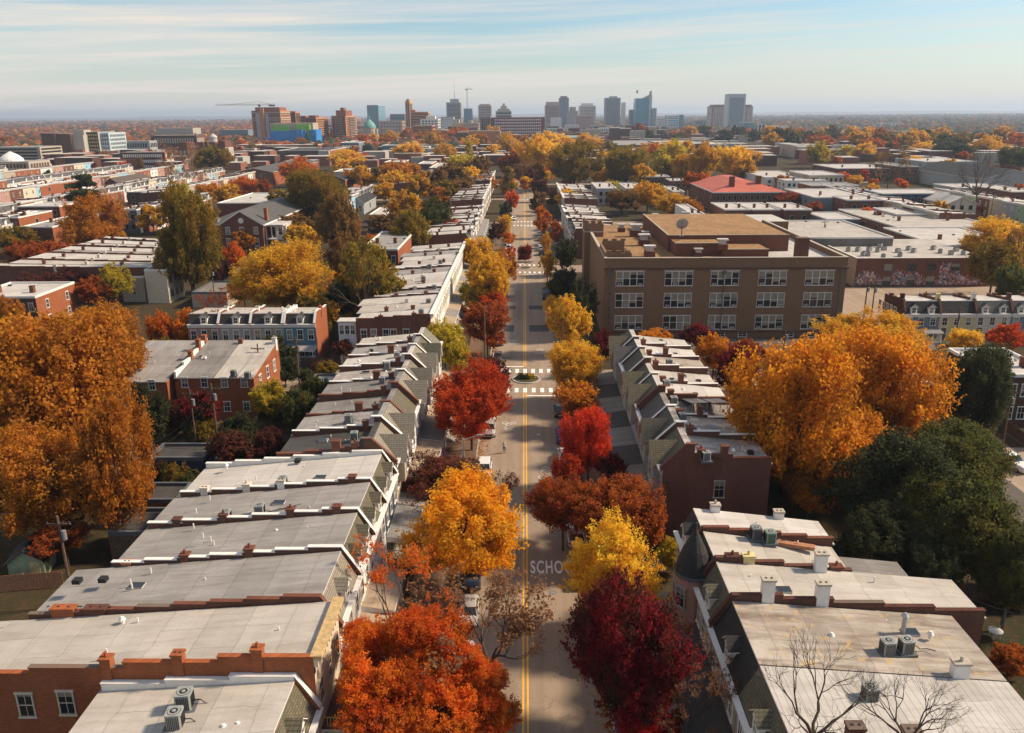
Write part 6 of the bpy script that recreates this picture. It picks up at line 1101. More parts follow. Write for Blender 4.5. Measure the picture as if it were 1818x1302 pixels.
# ------------------------------------------------------------------ trees (centre of crown in the photo, width, height)
T = [
 # street, left side
 (820, 938, 212, 178, 'orangegreen', 'yellow-orange tree with green inner leaves left of the street', {'lod': 'hi', 'var': 2}),
 (836, 716, 140, 128, 'redorange', 'bright scarlet tree just below the first traffic circle, left kerb', {'lod': 'hi', 'pal': 'red', 'var': 0}),
 (865, 676, 92, 72, 'maroon', 'dark maroon tree behind the scarlet one beside the traffic circle', {}),
 (865, 575, 90, 82, 'rust', 'rusty red round tree above the left parked cars', {}), (790, 610, 82, 82, 'yellowgreen', 'yellow-olive tree against the white fronted terrace corner', {}), (812, 636, 52, 60, 'yellowgreen', 'smaller olive tree in front of the yellow-olive one', {}),
 (850, 452, 60, 60, 'gold', 'upper golden tree of the left clump by the second crossing', {}), (868, 498, 92, 82, 'gold', 'broad golden-olive tree of the left clump by the second crossing', {}), (895, 480, 52, 62, 'amber', 'rust-gold tree overhanging the second crossing from the left', {}), (838, 522, 50, 44, 'yellowgreen', 'low yellow-green tree left of the golden clump', {}), (876, 536, 60, 26, 'redorange', 'low red crown in front of the golden clump', {}),
 (897, 402, 32, 46, 'gold', 'oval golden-orange tree left of the road beyond the second crossing', {'kind': 'vase'}), (880, 412, 30, 30, 'maroon', 'maroon tree behind the oval golden one', {}), (903, 424, 26, 22, 'orange', 'small orange tree below the oval golden one', {}), (906, 448, 20, 20, 'red', 'tiny red tree at the left kerb above the crossing', {}),
 (908, 353, 26, 36, 'red', 'vivid red tree on the left far down the street', {}), (903, 322, 38, 44, 'olive', 'dark olive pointed tree on the left far down the street', {'kind': 'cone'}), (898, 374, 26, 30, 'evergreen', 'dark evergreen under the vivid red street tree', {}),
 (799, 408, 54, 44, 'brightred', 'vivid red tree behind the white roofs left of the street', {}),
 (925, 305, 30, 36, 'brown', 'bare brown tree mass closing the street view on the left', {}), (905, 290, 40, 40, 'rust', 'rusty tree at the end of the left street row', {}), (940, 318, 26, 34, 'maroon', 'dark tree mass in the middle of the far street end', {}), (925, 280, 44, 36, 'orange', 'orange tree at the far street end', {}), (903, 262, 44, 36, 'yellow', 'yellow tree closing the far street end on the left', {}),
 # street, right side
 (1150, 1290, 110, 66, 'brightred', 'bright pink-red tree top cut by the bottom edge right of the street', {'lod': 'hi'}),
 (1112, 1162, 200, 250, 'crimson', 'big dark crimson tree with green base, lower right of the street', {}),
 (1088, 1018, 172, 168, 'yellow', 'bright yellow tree leaning over the road lettering', {'lod': 'hi', 'var': 4}),
 (1095, 908, 150, 120, 'rust', 'rust-red broad tree behind the bright yellow one', {'lod': 'hi', 'var': 2}), (1000, 900, 118, 104, 'rust', 'rusty sparse tree reaching over the right traffic lane', {'lod': 'hi', 'var': 0}), (785, 848, 140, 84, 'rust', 'dull russet tree behind the yellow-orange one, left of the white car', {'lod': 'hi', 'var': 4, 'pal': 'russet'}), (1140, 935, 90, 90, 'rust', 'dark rust tree close to the brick end wall', {}),
 (1045, 785, 92, 118, 'brightred', 'tall bright red tree right of the street', {'lod': 'hi'}), (1010, 838, 64, 56, 'red', 'low spreading red branch tree in front of the tall bright red one', {}), (1085, 838, 60, 60, 'crimson', 'dark red tree behind the tall bright red one', {}),
 (1022, 712, 92, 66, 'gold', 'orange-gold tree just below the first crossing, right kerb', {}),
 (1022, 650, 104, 92, 'yellow', 'big pale yellow tree at the right of the first crossing', {'lod': 'hi'}), (1008, 572, 74, 78, 'yellow', 'round yellow tree right of the street before the school', {}), (985, 545, 52, 34, 'yellow', 'yellow branches leaning left from behind the round yellow tree', {}),
 (1068, 618, 46, 58, 'crimson', 'crimson tree between the yellow trees and the school corner', {}),
 (972, 470, 32, 46, 'yellow', 'small yellow tree at the right of the second crossing', {}), (970, 432, 26, 42, 'gold', 'narrow golden tree on the right beyond the second crossing', {'kind': 'vase'}), (962, 392, 32, 44, 'orange', 'orange tree on the right beyond the second crossing', {}), (986, 412, 26, 36, 'rust', 'rust tree behind the narrow golden one', {}),
 (1006, 448, 42, 58, 'evergreen', 'dark evergreen at the school tower, farther one', {}), (1002, 500, 46, 56, 'evergreen', 'dark evergreen beside the school wing, middle one', {}), (1033, 545, 58, 80, 'evergreen', 'large dark evergreen at the school corner', {}), (985, 512, 36, 36, 'green', 'green bush-like tree at the right kerb by the school', {}), (1010, 585, 0, 0, '', '', {}),
 (958, 335, 34, 34, 'maroon', 'dark maroon tree on the right far down the street', {}), (955, 358, 32, 34, 'brown', 'grey-brown tree on the right far down the street', {}), (978, 352, 28, 30, 'maroon', 'reddish tree beside the far right row houses', {}), (932, 450, 31, 31, 'crimson', 'small round dark tree growing in the far traffic circle', {'lod': 'mid', 'clear': 1.2}),
 # left quarter
 (95, 690, 300, 300, 'amber', 'enormous orange-brown sycamore filling the left edge', {'pale': True, 'lod': 'hi'}), (205, 830, 150, 240, 'amber', 'right part of the great sycamore, a second trunk', {'pale': True, 'lod': 'hi'}), (60, 860, 220, 190, 'amber', 'lower left part of the great sycamore', {'pale': True, 'lod': 'hi'}), (175, 630, 180, 170, 'amber', 'upper right crown of the great sycamore', {'pale': True, 'lod': 'hi'}), (60, 512, 80, 50, 'maroon', 'dark maroon tree before the left brick end wall', {}), (160, 520, 70, 46, 'rust', 'rusty tree between the white terrace and the great sycamore', {}), (15, 560, 60, 60, 'amber', 'amber tree at the left edge above the great sycamore', {}), (112, 952, 105, 62, 'rust', 'small rusty orange tree beside the garden shed', {}),
 (500, 490, 170, 118, 'yellow', 'big golden yellow tree in front of the pediment house', {'lod': 'hi', 'pal': 'goldy'}), (565, 505, 60, 56, 'orange', 'orange-gold tree at the right of the big golden yellow one', {}), (432, 515, 60, 50, 'yellow', 'low yellow tree at the left of the big golden yellow one', {}),
 (283, 590, 58, 70, 'orange', 'left one of the twin glowing orange trees', {}), (333, 590, 56, 66, 'orange', 'right one of the twin glowing orange trees', {}), (382, 590, 66, 60, 'rust', 'rust-red tree in front of the mansard row', {}),
 (160, 397, 114, 96, 'amber', 'round orange-brown tree standing among white roofs at the left', {'lod': 'hi'}), (330, 425, 112, 180, 'olive', 'tall olive green pointed tree at the left', {'lod': 'hi'}), (326, 370, 60, 70, 'yellowgreen', 'lighter yellow-green top behind the tall olive tree', {}), (340, 470, 90, 90, 'olive', 'broad olive lower tree at the foot of the tall olive one', {}),
 (415, 458, 48, 46, 'redorange', 'orange-red tree right of the tall olive one', {}), (392, 480, 50, 50, 'maroon', 'dull purple tree by the lane left of the golden yellow tree', {}), (60, 455, 100, 60, 'rust', 'reddish brown trees at the left edge above the stepped terrace', {}), (28, 425, 80, 44, 'olive', 'olive tree at the left edge', {}), (118, 455, 60, 40, 'rust', 'rusty tree under the round orange-brown one', {}), (205, 505, 60, 60, 'yellowgreen', 'yellow-green tree between the cream annex and the sycamore', {}), (110, 500, 100, 46, 'maroon', 'dark red trees in front of the stepped white terrace', {}), (250, 435, 0, 0, '', '', {}),
 (355, 728, 84, 60, 'red', 'crimson garden tree in front of the brick duplex', {'pal': 'crimson'}), (478, 712, 78, 62, 'yellowgreen', 'bright yellow-green garden tree at the duplex corner', {}), (262, 745, 84, 100, 'evergreen', 'dark evergreen between the great sycamore and the crimson tree', {}), (425, 765, 80, 60, 'evergreen', 'dark evergreen behind the black garage', {}), (535, 735, 70, 90, 'olive', 'dark olive tree beside the steep-fronted left row', {'pal': 'green'}), (560, 700, 60, 70, 'green', 'dark green tree by the small white roofed garage', {}), (410, 800, 84, 60, 'maroon', 'dark purple garden tree above the white roof', {}), (480, 790, 60, 60, 'maroon', 'second dark purple garden tree close to the steep-fronted row', {}), (415, 835, 60, 22, 'gold', 'golden shrub just behind the white-roofed row house', {'clear': .2}), (290, 830, 0, 0, '', '', {}), (505, 660, 60, 50, 'evergreen', 'dark bushes in front of the blue mansard house', {'clear': .4}), (340, 610, 40, 30, 'rust', 'small red tree behind the duplex roofs', {}),
 (560, 350, 120, 105, 'olive', 'huge dark olive tree above the golden yellow one', {'lod': 'hi'}), (528, 305, 80, 40, 'redorange', 'orange-red tree behind the huge dark olive one', {'pal': 'orange'}), (600, 400, 80, 110, 'brown', 'brown nearly bare tree right of the huge dark olive one', {}), (652, 500, 110, 140, 'brown', 'large brown-green tree left of the third white block', {'lod': 'mid', 'pal': 'olive'}), (620, 470, 90, 90, 'brown', 'brown thinning tree behind the large brown-green one', {}), (600, 540, 60, 70, 'evergreen', 'dark tree right of the blue mansard house', {}), (628, 412, 26, 60, 'orange', 'narrow glowing orange tree above the brown trees', {}), (660, 430, 36, 26, 'orange', 'orange leaves in front of the dark mansard house', {}),
 (722, 372, 76, 62, 'gold', 'golden topped tree right of the little white cottage', {}), (728, 415, 76, 80, 'olive', 'olive lower tree under the golden topped one', {}), (772, 395, 66, 70, 'green', 'dark green tree left of the vivid red one', {}), (712, 312, 88, 50, 'amber', 'dark amber round tree in the middle distance', {'lod': 'mid'}), (795, 320, 90, 56, 'brown', 'brown bare domed tree in the middle distance', {}), (822, 300, 66, 50, 'yellowgreen', 'yellow-green tree left of the far street', {}), (795, 345, 60, 30, 'olive', 'low olive tree next to the white far roofs', {}), (832, 280, 36, 52, 'olive', 'olive poplar near the far street end', {'kind': 'cone', 'pal': 'yellowgreen'}), (725, 270, 58, 32, 'yellow', 'round yellow tree in the far middle', {}), (790, 272, 48, 28, 'gold', 'golden orange round tree in the far middle', {}), (615, 282, 64, 32, 'yellow', 'yellow tree with bare gaps in the far left middle', {}), (650, 280, 26, 16, 'redorange', 'small orange-red tree beside the far yellow one', {}),
 (875, 272, 38, 26, 'yellow', 'yellow-orange tree just left of the far street', {}), (850, 255, 30, 24, 'olive', 'olive tree below the blank tan block', {}), (900, 265, 0, 0, '', '', {}),
 (378, 285, 76, 50, 'green', 'broad dark green tree among the left white roofs', {'pal': 'olive'}), (432, 332, 62, 34, 'orange', 'orange tree beside the turreted terrace', {}), (452, 350, 0, 0, '', '', {}), (468, 335, 30, 30, 'rust', 'red-brown tree right of the orange terrace tree', {}), (252, 308, 24, 14, 'orange', 'small orange tree in the sea of white roofs', {}), (218, 294, 18, 14, 'red', 'small bright red tree in the sea of white roofs', {}), (160, 295, 22, 18, 'crimson', 'small crimson tree in the sea of white roofs', {}), (84, 312, 16, 22, 'evergreen', 'small dark conifer in the sea of white roofs', {}), (247, 290, 18, 22, 'brown', 'small brown tree in the sea of white roofs', {}), (135, 350, 84, 30, 'evergreen', '', {}),
 # right side
 (1420, 745, 235, 275, 'gold', 'vast golden tree, left and front crown, right of the steep-fronted row', {'lod': 'hi'}), (1560, 710, 215, 235, 'gold', 'vast golden tree, right hand crown', {'lod': 'hi', 'pal': 'gold'}), (1500, 665, 200, 150, 'gold', 'vast golden tree, middle back crown', {'lod': 'hi', 'pal': 'gold'}), (1545, 600, 170, 80, 'yellow', 'yellow tree behind the vast golden one', {'lod': 'hi'}), (1440, 850, 130, 110, 'amber', 'dark amber lower branches under the vast golden tree', {}), (1480, 790, 190, 150, 'gold', 'vast golden tree, lower middle crown', {'lod': 'hi', 'pal': 'gold'}),
 (1166, 602, 70, 36, 'orange', 'low round orange tree in front of the school', {'pal': 'gold'}), (1268, 628, 70, 66, 'orange', 'round orange tree between the row and the golden tree', {'pal': 'gold'}), (1238, 598, 66, 44, 'crimson', 'crimson tree against the school wall', {}), (1305, 665, 84, 90, 'maroon', 'dark red tree in shade behind the round orange tree', {'pal': 'crimson'}), (1325, 625, 70, 40, 'rust', 'rust tree left of the vast golden one', {}),
 (1595, 865, 230, 200, 'evergreen', 'large glossy dark evergreen at the right', {'lod': 'hi'}), (1700, 815, 180, 140, 'evergreen', 'dark broad evergreen behind, near the parked pickup', {'lod': 'hi', 'pal': 'green'}), (1700, 930, 200, 200, 'green', 'lighter olive green tree in front of the dark evergreens', {'lod': 'hi'}), (1560, 965, 150, 130, 'evergreen', 'dark evergreen just behind the turret house rear wing', {'lod': 'hi'}), (1740, 690, 110, 170, 'evergreen', 'tall dark cedar-like tree right of the vast golden one', {'lod': 'hi'}), (1800, 1010, 130, 160, 'olive', 'dark olive tree at the right edge', {'pal': 'green'}), (1640, 1010, 110, 110, 'evergreen', 'low dark evergreen above the long bright cream roof', {}), (1700, 755, 70, 50, 'brown', 'brown thin tree beside the tall dark cedar-like one', {}), (1275, 892, 60, 60, 'green', 'dark green vine tree at the foot of the brick end wall', {}), (1195, 985, 60, 60, 'yellowgreen', 'yellow-green shrub tree beside the turret house', {'clear': .3}), (1795, 1170, 70, 60, 'rust', 'rusty shrub at the right edge beside the back porch', {'clear': .2}),
 (1772, 430, 110, 80, 'orange', 'big golden orange tree at the right of the mural building', {'pal': 'gold', 'lod': 'hi'}), (1765, 475, 100, 80, 'olive', 'olive lower crown under the big golden orange tree', {}), (1800, 510, 80, 80, 'green', 'dark green tree at the right edge beyond the parking lot', {}), (1785, 600, 76, 52, 'red', 'scarlet tree in front of the mansard row at the right', {'pal': 'red'}), (1712, 605, 60, 50, 'yellow', 'yellow tree in front of the cream mansard houses', {}), (1635, 419, 24, 18, 'yellow', 'small yellow tree in front of the flat warehouse', {}),
 (1020, 292, 96, 76, 'olive', 'left one of the two great dark olive trees in the park', {'lod': 'hi'}), (1112, 295, 90, 66, 'olive', 'right one of the two great dark olive trees in the park', {'lod': 'hi'}), (957, 278, 76, 62, 'yellow', 'glowing orange-yellow tree left of the great dark trees', {}), (985, 256, 84, 40, 'yellow', 'wide orange-yellow tree behind the great dark trees', {}), (1045, 256, 60, 30, 'yellow', 'golden tree behind the great dark trees', {}), (948, 310, 46, 40, 'brown', 'brown tree below the glowing orange-yellow one', {}), (1080, 262, 36, 22, 'olive', 'small olive tree above the great dark pair', {}), (1005, 325, 24, 12, 'red', 'small red tree on the far right row', {}), (1010, 354, 54, 30, 'yellow', 'round yellow tree among the far right row roofs', {}), (1085, 332, 32, 22, 'yellowgreen', 'yellow-green tree right of the far right row', {}), (1150, 348, 76, 42, 'gold', 'golden orange bushy tree behind the school roof, left', {}), (1192, 364, 76, 40, 'gold', 'orange tree directly behind the school roof', {}), (1225, 372, 50, 30, 'amber', 'amber tree right of the orange one behind the school roof', {}), (1105, 355, 66, 40, 'brown', 'leafless brown trees behind the school at left', {}),
 (1190, 286, 76, 66, 'olive', 'olive park tree right of the great dark pair', {'pal': 'yellowgreen'}), (1215, 300, 50, 52, 'gold', 'golden park tree with visible trunk', {}), (1250, 294, 60, 66, 'gold', 'golden olive park tree', {}), (1295, 286, 72, 62, 'yellow', 'yellow park tree behind the red roof', {}), (1322, 300, 46, 40, 'gold', 'second yellow park tree behind the red roof', {}), (1330, 280, 50, 22, 'yellow', 'low yellow tree above the red roof', {}), (1348, 345, 60, 24, 'crimson', 'red tree right in front of the red roofed building', {'pal': 'brightred'}), (1400, 355, 60, 22, 'rust', 'rusty hedge tree right of the red roofed building', {}), (1262, 335, 18, 18, 'orange', 'small orange tree left of the red roofed building', {}), (1240, 342, 24, 18, 'gold', 'small golden tree on the park edge', {}), (1390, 322, 34, 20, 'amber', 'round amber tree right of the red roof', {}), (1452, 275, 48, 38, 'yellow', 'round yellow-green tree beside the stone portal', {'pal': 'yellowgreen'}), (1535, 268, 46, 28, 'yellow', 'round bright yellow tree far right middle', {}), (1500, 272, 32, 26, 'yellowgreen', 'yellow-green tree left of the round bright yellow one', {}), (1488, 330, 0, 0, '', '', {}), (1497, 313, 22, 18, 'redorange', 'small orange-red tree at the tan brick hall', {}), (1535, 310, 20, 18, 'red', 'small red tree by the dark bare tree', {}), (1550, 325, 22, 16, 'orange', 'small bright orange tree left of the navy block', {}), (1598, 325, 22, 14, 'redorange', 'small red-orange tree behind the navy block', {}), (1445, 370, 36, 22, 'rust', 'rust-red tree behind the low shop', {}), (1478, 365, 30, 20, 'amber', 'amber tree behind the low shop', {}), (1540, 382, 26, 24, 'redorange', 'orange-red tree right of the low shop', {}), (1560, 390, 26, 26, 'crimson', 'dark crimson tree by the graffiti shed', {}), (1668, 370, 28, 26, 'gold', 'golden brown tree by the navy block', {}), (1738, 372, 14, 12, 'orange', 'tiny orange tree beside the vine-covered house', {}), (1610, 280, 0, 0, '', '', {}),
 (1625, 285, 30, 20, 'yellow', 'yellow tree right of the dark bare tree', {}), (1708, 278, 30, 16, 'orange', 'small orange round tree above the white roofs at the right', {}), (1752, 265, 66, 20, 'yellow', 'wide yellow crown high above the bare trunk at the right', {}), (1690, 268, 70, 28, 'evergreen', 'dark green wood edge tree at the right', {}), (1800, 280, 60, 44, 'green', 'dark green tree at the far right edge', {}), (1640, 265, 50, 16, 'yellow', 'row of yellow trees at the right, as one wide crown', {}), (1790, 300, 40, 16, 'maroon', 'maroon hedge tree at the far right', {}), (1655, 240, 0, 0, '', '', {}),
]
for t_ in T:
    px_, py_, w, h, pal, lb, kw = t_
    if not w: continue
    kw = dict(kw); pal = kw.pop('pal', pal)
    if not lb: continue
    tree(px_, py_, w, h, pal, lb, **kw)
# the fiery maple at the bottom: one tree, its crown in separate ragged boughs
x0, y0, zc0, rx0, rz0 = solve(765, 1205, 300, 220); e = empty('tree', (x0, y0, 0), 0, 'large ragged fiery orange-red maple at the bottom, left of the double yellow line', 'tree')
for q_, (px_, py_, w, h, z_) in enumerate(((672, 1190, 150, 130, 7.6), (752, 1150, 150, 130, 8.6), (830, 1190, 120, 110, 7.0), (690, 1262, 150, 120, 5.8), (790, 1258, 150, 120, 5.6), (868, 1268, 110, 90, 5.2), (640, 1128, 60, 50, 7.8))):
    g = P(px_, py_, z_); dep = float((g-CAM)@fw); rr = w/2*dep/F*1.12; ob('crown', CR['hi', 'round', (0, 2, 4)[q_ % 3]][0], e, (g[0]-x0, g[1]-y0, z_), q_*1.3, (rr, rr, rr*.86), omat=L['redorange'])
    b = MB(); b.tube((0, 0, 2.2), ((g[0]-x0)*.55, (g[1]-y0)*.55, z_*.62), .16, .10, 6); b.tube(((g[0]-x0)*.55, (g[1]-y0)*.55, z_*.62), (g[0]-x0, g[1]-y0, z_+rr*.5), .10, .03, 5); ob('branch', b.mesh('branch', [M['bark']]), e)
b = MB(); b.tube((0, 0, -.3), (0, 0, 2.3), .27, .2, 8); ob('trunk', b.mesh('trunk', [M['bark']]), e)
# layered cedar
x, y, zc, rx, rz = solve(148, 350, 104, 40, 3.5); e = empty('cedar_tree', (x, y, 0), 0, 'wide dark cedar with flat layered branches behind the round orange-brown tree', 'tree'); rg = np.random.default_rng(3); C_ = []
for k in range(20):
    zz = .5+rg.uniform(0, 1)*(2*zc-1); a0 = rg.uniform(0, 6.28); rad = rx*(1-.55*zz/(2*zc))*rg.uniform(.6, 1); n = 700; u = rg.uniform(0, 1, n)**.6; a = a0+rg.normal(0, .55, n); C_.append(np.stack([u*rad*np.cos(a), u*rad*np.sin(a), zz+rg.normal(0, .45, n)-.1*u*rad*.5], 1))
C_ = np.concatenate(C_); A, B = leaf_quads(rg, C_, np.tile([[0, 0, 1.]], (len(C_), 1)), .42); o = ob('crown', quads_mesh('cedar_crown', C_, A, B, rg.uniform(0, 1, len(C_)), [L['evergreen']]), e); b = MB(); b.tube((0, 0, 0), (0, 0, 2*zc), .6, .1, 8); ob('trunk', b.mesh('trunk', [M['bark']]), e)
# bare and thinly leaved trees
bare_tree(860, 1140, 330, 250, 'nearly leafless tree with reddish twigs spreading over the double yellow line', 0, 'pinebark'); bare_tree(700, 1080, 190, 190, 'thin young tree with a few red leaves beside the front steps', 2, 'redorange'); bare_tree(785, 862, 190, 120, 'sparse dark red tree behind the yellow-orange one', 1, 'maroon'); bare_tree(896, 872, 84, 70, 'thin maroon branches leaning over the left traffic lane', 0, 'maroon')
bare_tree(1450, 1270, 300, 230, 'leafless tree in front of the standing-seam roof, left one', 1, None, clear=8.5); bare_tree(1610, 1285, 270, 190, 'leafless tree in front of the standing-seam roof, right one', 0, None, clear=9.5); bare_tree(1225, 1250, 170, 170, 'thin brown tree at the bottom right of the crimson one', 2, 'pinebark'); bare_tree(1580, 300, 64, 70, 'dark bare round tree at the right middle', 1, 'brown'); bare_tree(1738, 320, 100, 120, 'tall bare tree with forked trunk near the right edge', 0, None); bare_tree(318, 305, 90, 96, 'tall pale leafless tree among the left white roofs', 2, 'pinebark', bark=M['barkpale']); bare_tree(405, 560, 80, 90, 'bare grey tree in front of the tan mansard house', 2, 'rust'); bare_tree(1465, 565, 80, 80, 'bare tree beside the right end of the school wall', 2, None); bare_tree(1795, 460, 90, 110, 'bare grey tree at the right edge above the parking lot', 0, 'brown'); bare_tree(640, 520, 130, 140, 'thinning brown tree left of the third white block', 0, 'olive'); bare_tree(735, 610, 70, 80, 'bare tree in front of the windowed brick side wall', 2, None)
# automatic belts of trees farther out
BELT = [('the dark left wood', 520, 690, 395, 560, 16, ['olive', 'brown', 'amber', 'olive', 'gold'], 56, 88),
 ('the wood above the fourth left block', 580, 870, 292, 350, 18, ['olive', 'gold', 'amber', 'brown', 'yellow'], 36, 60),
 ('the gardens behind the duplex', 250, 620, 600, 700, 12, ['evergreen', 'green', 'maroon', 'olive'], 36, 56),
 ('the ring round the pediment house', 260, 620, 340, 440, 14, ['gold', 'rust', 'olive', 'amber', 'yellow'], 34, 60),
 ('the park beyond the school', 1060, 1260, 262, 330, 12, ['gold', 'yellow', 'olive', 'orange'], 30, 54),
 ('the far street avenue', 895, 975, 262, 330, 12, ['rust', 'orange', 'gold', 'orange', 'yellow'], 22, 34),
 ('the wood behind the right flats', 1360, 1818, 240, 258, 44, ['gold', 'rust', 'green', 'yellow', 'olive', 'amber', 'evergreen', 'orange'], 24, 46),
 ('the belt before the right skyline', 1130, 1480, 232, 246, 26, ['green', 'rust', 'gold', 'amber', 'evergreen'], 18, 34),
 ('the line below the church dome', 640, 930, 236, 256, 22, ['orange', 'amber', 'gold', 'yellow', 'amber'], 22, 40),
 ('the group below the left high-rises', 380, 640, 248, 270, 14, ['amber', 'olive', 'rust', 'brown'], 16, 28),
 ('the belt behind the left terraces', 0, 440, 246, 285, 30, ['rust', 'amber', 'orange', 'redorange', 'gold', 'green'], 16, 30),
 ('the scatter among the right flats', 1420, 1818, 285, 350, 14, ['gold', 'yellow', 'redorange', 'orange'], 16, 30),
 ('the scatter among the left terraces', 0, 560, 300, 420, 20, ['rust', 'gold', 'redorange', 'yellow', 'orange'], 14, 28)]
HUE = {'gold': 'golden', 'rust': 'rust-brown', 'green': 'dark green', 'evergreen': 'blackish green', 'olive': 'olive', 'amber': 'amber', 'brown': 'brown', 'redorange': 'orange-red', 'maroon': 'maroon', 'yellow': 'yellow', 'yellowgreen': 'yellow-green', 'orange': 'orange'}
FARB = ('the wood behind the right flats', 'the belt before the right skyline', 'the line below the church dome', 'the group below the left high-rises', 'the belt behind the left terraces'); fartrees = []
for desc, xa, xb, ya, yb, n, pals, s0, s1 in BELT:
    far = desc in FARB
    for k in range(n):
        px_ = xa+(xb-xa)*(k+.5)/n+rnd.uniform(-6, 6); py_ = rnd.uniform(ya, yb); w = rnd.uniform(s0, s1); p_ = pals[(k*3+rnd.randrange(2)) % len(pals)]
        if far: fartrees.append(solve(px_, py_, w, w*rnd.uniform(.6, .85))+('goldy' if p_ == 'gold' else p_,)); continue
        tree(px_, py_, w, w*rnd.uniform(.6, .85), p_, '%s tree, %s from the left in %s' % (HUE[p_], ORD[k] if k < len(ORD) else 'last', desc), lod='lo' if w > 18 else 'tiny', group='trees of '+desc)
# the trees past the three hundred that show largest stand together as one belt
pl = list(dict.fromkeys(f[5] for f in fartrees)); QV, QA, QI = [], [], []
for q_, (x, y, zc, rx, rz, p_) in enumerate(fartrees):
    me = CR['lo', 'round', q_ % 5][0] if rx > 9 else CR['tiny', 'round', q_ % 4][0]; n = len(me.vertices); co = np.empty(n*3, np.float32); me.vertices.foreach_get('co', co); co = co.reshape(-1, 3); a = rnd.uniform(0, 6.28); c, s_ = math.cos(a), math.sin(a)
    QV.append(np.stack([(co[:, 0]*c-co[:, 1]*s_)*rx*1.07+x, (co[:, 0]*s_+co[:, 1]*c)*rx*1.07+y, co[:, 2]*rz*1.1+zc], 1)); v = np.empty(len(me.polygons), np.float32); me.attributes['v'].data.foreach_get('value', v); QA.append(v); QI.append(np.full(len(v), pl.index(p_)))
QV = np.concatenate(QV).reshape(-1, 4, 3); c0 = QV.mean(1); me = quads_mesh('tree_belt', c0, (QV[:, 1]-QV[:, 0])/2, (QV[:, 3]-QV[:, 0])/2, np.concatenate(QA), [L[p_] for p_ in pl]); me.polygons.foreach_set('material_index', np.concatenate(QI).astype(np.int32)); ob('tree_belt', me, kind='stuff')
# island shrubs and hedges
def shrub(x, y, r, h, pal, label, k=0):
    e = place_tree(x, y, h*.45, r, h*.55, pal, label, 'lo' if r < 1.4 else 'mid', name='shrub', var=k); e['category'] = 'shrub'; return e
for k, (dx, dy, r, p_, l) in enumerate(((-1.1, .1, .8, 'green', 'left green shrub on the nearer traffic circle'), (-.2, -.5, .7, 'evergreen', 'dark front shrub on the nearer traffic circle'), (.9, -.1, .8, 'yellowgreen', 'right yellowish shrub on the nearer traffic circle'), (.3, .8, .6, 'gold', 'small golden shrub at the back of the nearer traffic circle'))): shrub(.25+dx, 134.5+dy, r, 1.1, p_, l, k)
for k in range(7):
    x_, y_ = ((-9.8-14*0-1.2), 0) if False else (-12.2+rnd.uniform(-.8, .8), 46+k*5.2); shrub(x_, y_, rnd.uniform(.7, 1.2), rnd.uniform(.9, 1.6), rnd.choice(('green', 'evergreen', 'olive')), 'front garden shrub, %s from the camera, in front of the nearest left block' % ORD[k], k)
for k in range(7): shrub(12.0+rnd.uniform(-.8, .8), 50+k*9.2, rnd.uniform(.8, 1.5), rnd.uniform(1, 2), rnd.choice(('green', 'evergreen', 'olive', 'rust')), 'front garden shrub, %s from the camera, on the right side of the street' % ORD[k], k)
for k in range(8): shrub(-12.+rnd.uniform(-.7, .7), 84+k*6, rnd.uniform(.7, 1.3), rnd.uniform(.8, 1.6), rnd.choice(('green', 'olive', 'maroon')), 'front garden shrub, %s from the camera, in front of the steep-fronted left row' % ORD[k], k)
gp = sorted([(-30-((i*7.3) % 21), 81+((i*5.1) % 44)) for i in range(34)]+[(-52, 84), (-57, 104), (-36, 136), (-44, 140)], key=lambda q: q[1])
for k, (x_, y_) in enumerate(gp): shrub(x_+rnd.uniform(-1, 1), y_, rnd.uniform(1.5, 2.9), rnd.uniform(2.2, 4.6), rnd.choice(('green', 'evergreen', 'maroon', 'olive', 'brown')), 'dark garden bush, %s in order of distance, behind the steep-fronted left row' % ORD[k], k)
for k in range(24): shrub(30+rnd.uniform(0, 20), 58+k*2.9, rnd.uniform(1.4, 2.6), rnd.uniform(1.8, 3.4), rnd.choice(('green', 'evergreen', 'amber')), 'dark garden bush, %s in order of distance, behind the steep-fronted right row' % ORD[k], k)
# ------------------------------------------------------------------ cars
def paint(name, c, metal=.3):
    m, t, b = base(name, .28, .5, metal); b.inputs['Base Color'].default_value = sl(c); b.inputs['Coat Weight'].default_value = .5; return m
PT = {'white': paint('car_paint_white', (.78,.76,.72), 0), 'silver': paint('car_paint_silver', (.52,.50,.47), .2), 'grey': paint('car_paint_grey', (.12,.12,.125), .5), 'black': paint('car_paint_black', (.015,.015,.017), .2), 'blue': paint('car_paint_blue', (.02,.07,.28), .3), 'red': paint('car_paint_red', (.28,.02,.02), .2), 'navy': paint('car_paint_navy', (.02,.03,.06), .3), 'tan': paint('car_paint_champagne', (.36,.31,.25), .5)}
M['tyre'] = plain('tyre_rubber', (.015,.015,.015), .9); M['rim'] = plain('alloy_rim', (.35,.35,.35), .4, .1, 5, .7); M['lamp'] = glassm('headlamp_glass', (.55,.55,.52), .2); M['tail'] = glassm('tail_lamp_glass', (.25,.01,.01), .3)
def loft(b, rings, m=0, cap=True):
    n = len(rings[0]); i0 = len(b.v)
    for r_ in rings: b.v += [tuple(p) for p in r_]
    for k in range(len(rings)-1):
        for j in range(n):
            q = (j+1) % n; b.f.append((i0+k*n+j, i0+k*n+q, i0+(k+1)*n+q, i0+(k+1)*n+j)); b.m.append(m)
    if cap: b.f.append(tuple(i0+j for j in reversed(range(n)))); b.m.append(m); b.f.append(tuple(i0+(len(rings)-1)*n+j for j in range(n))); b.m.append(m)
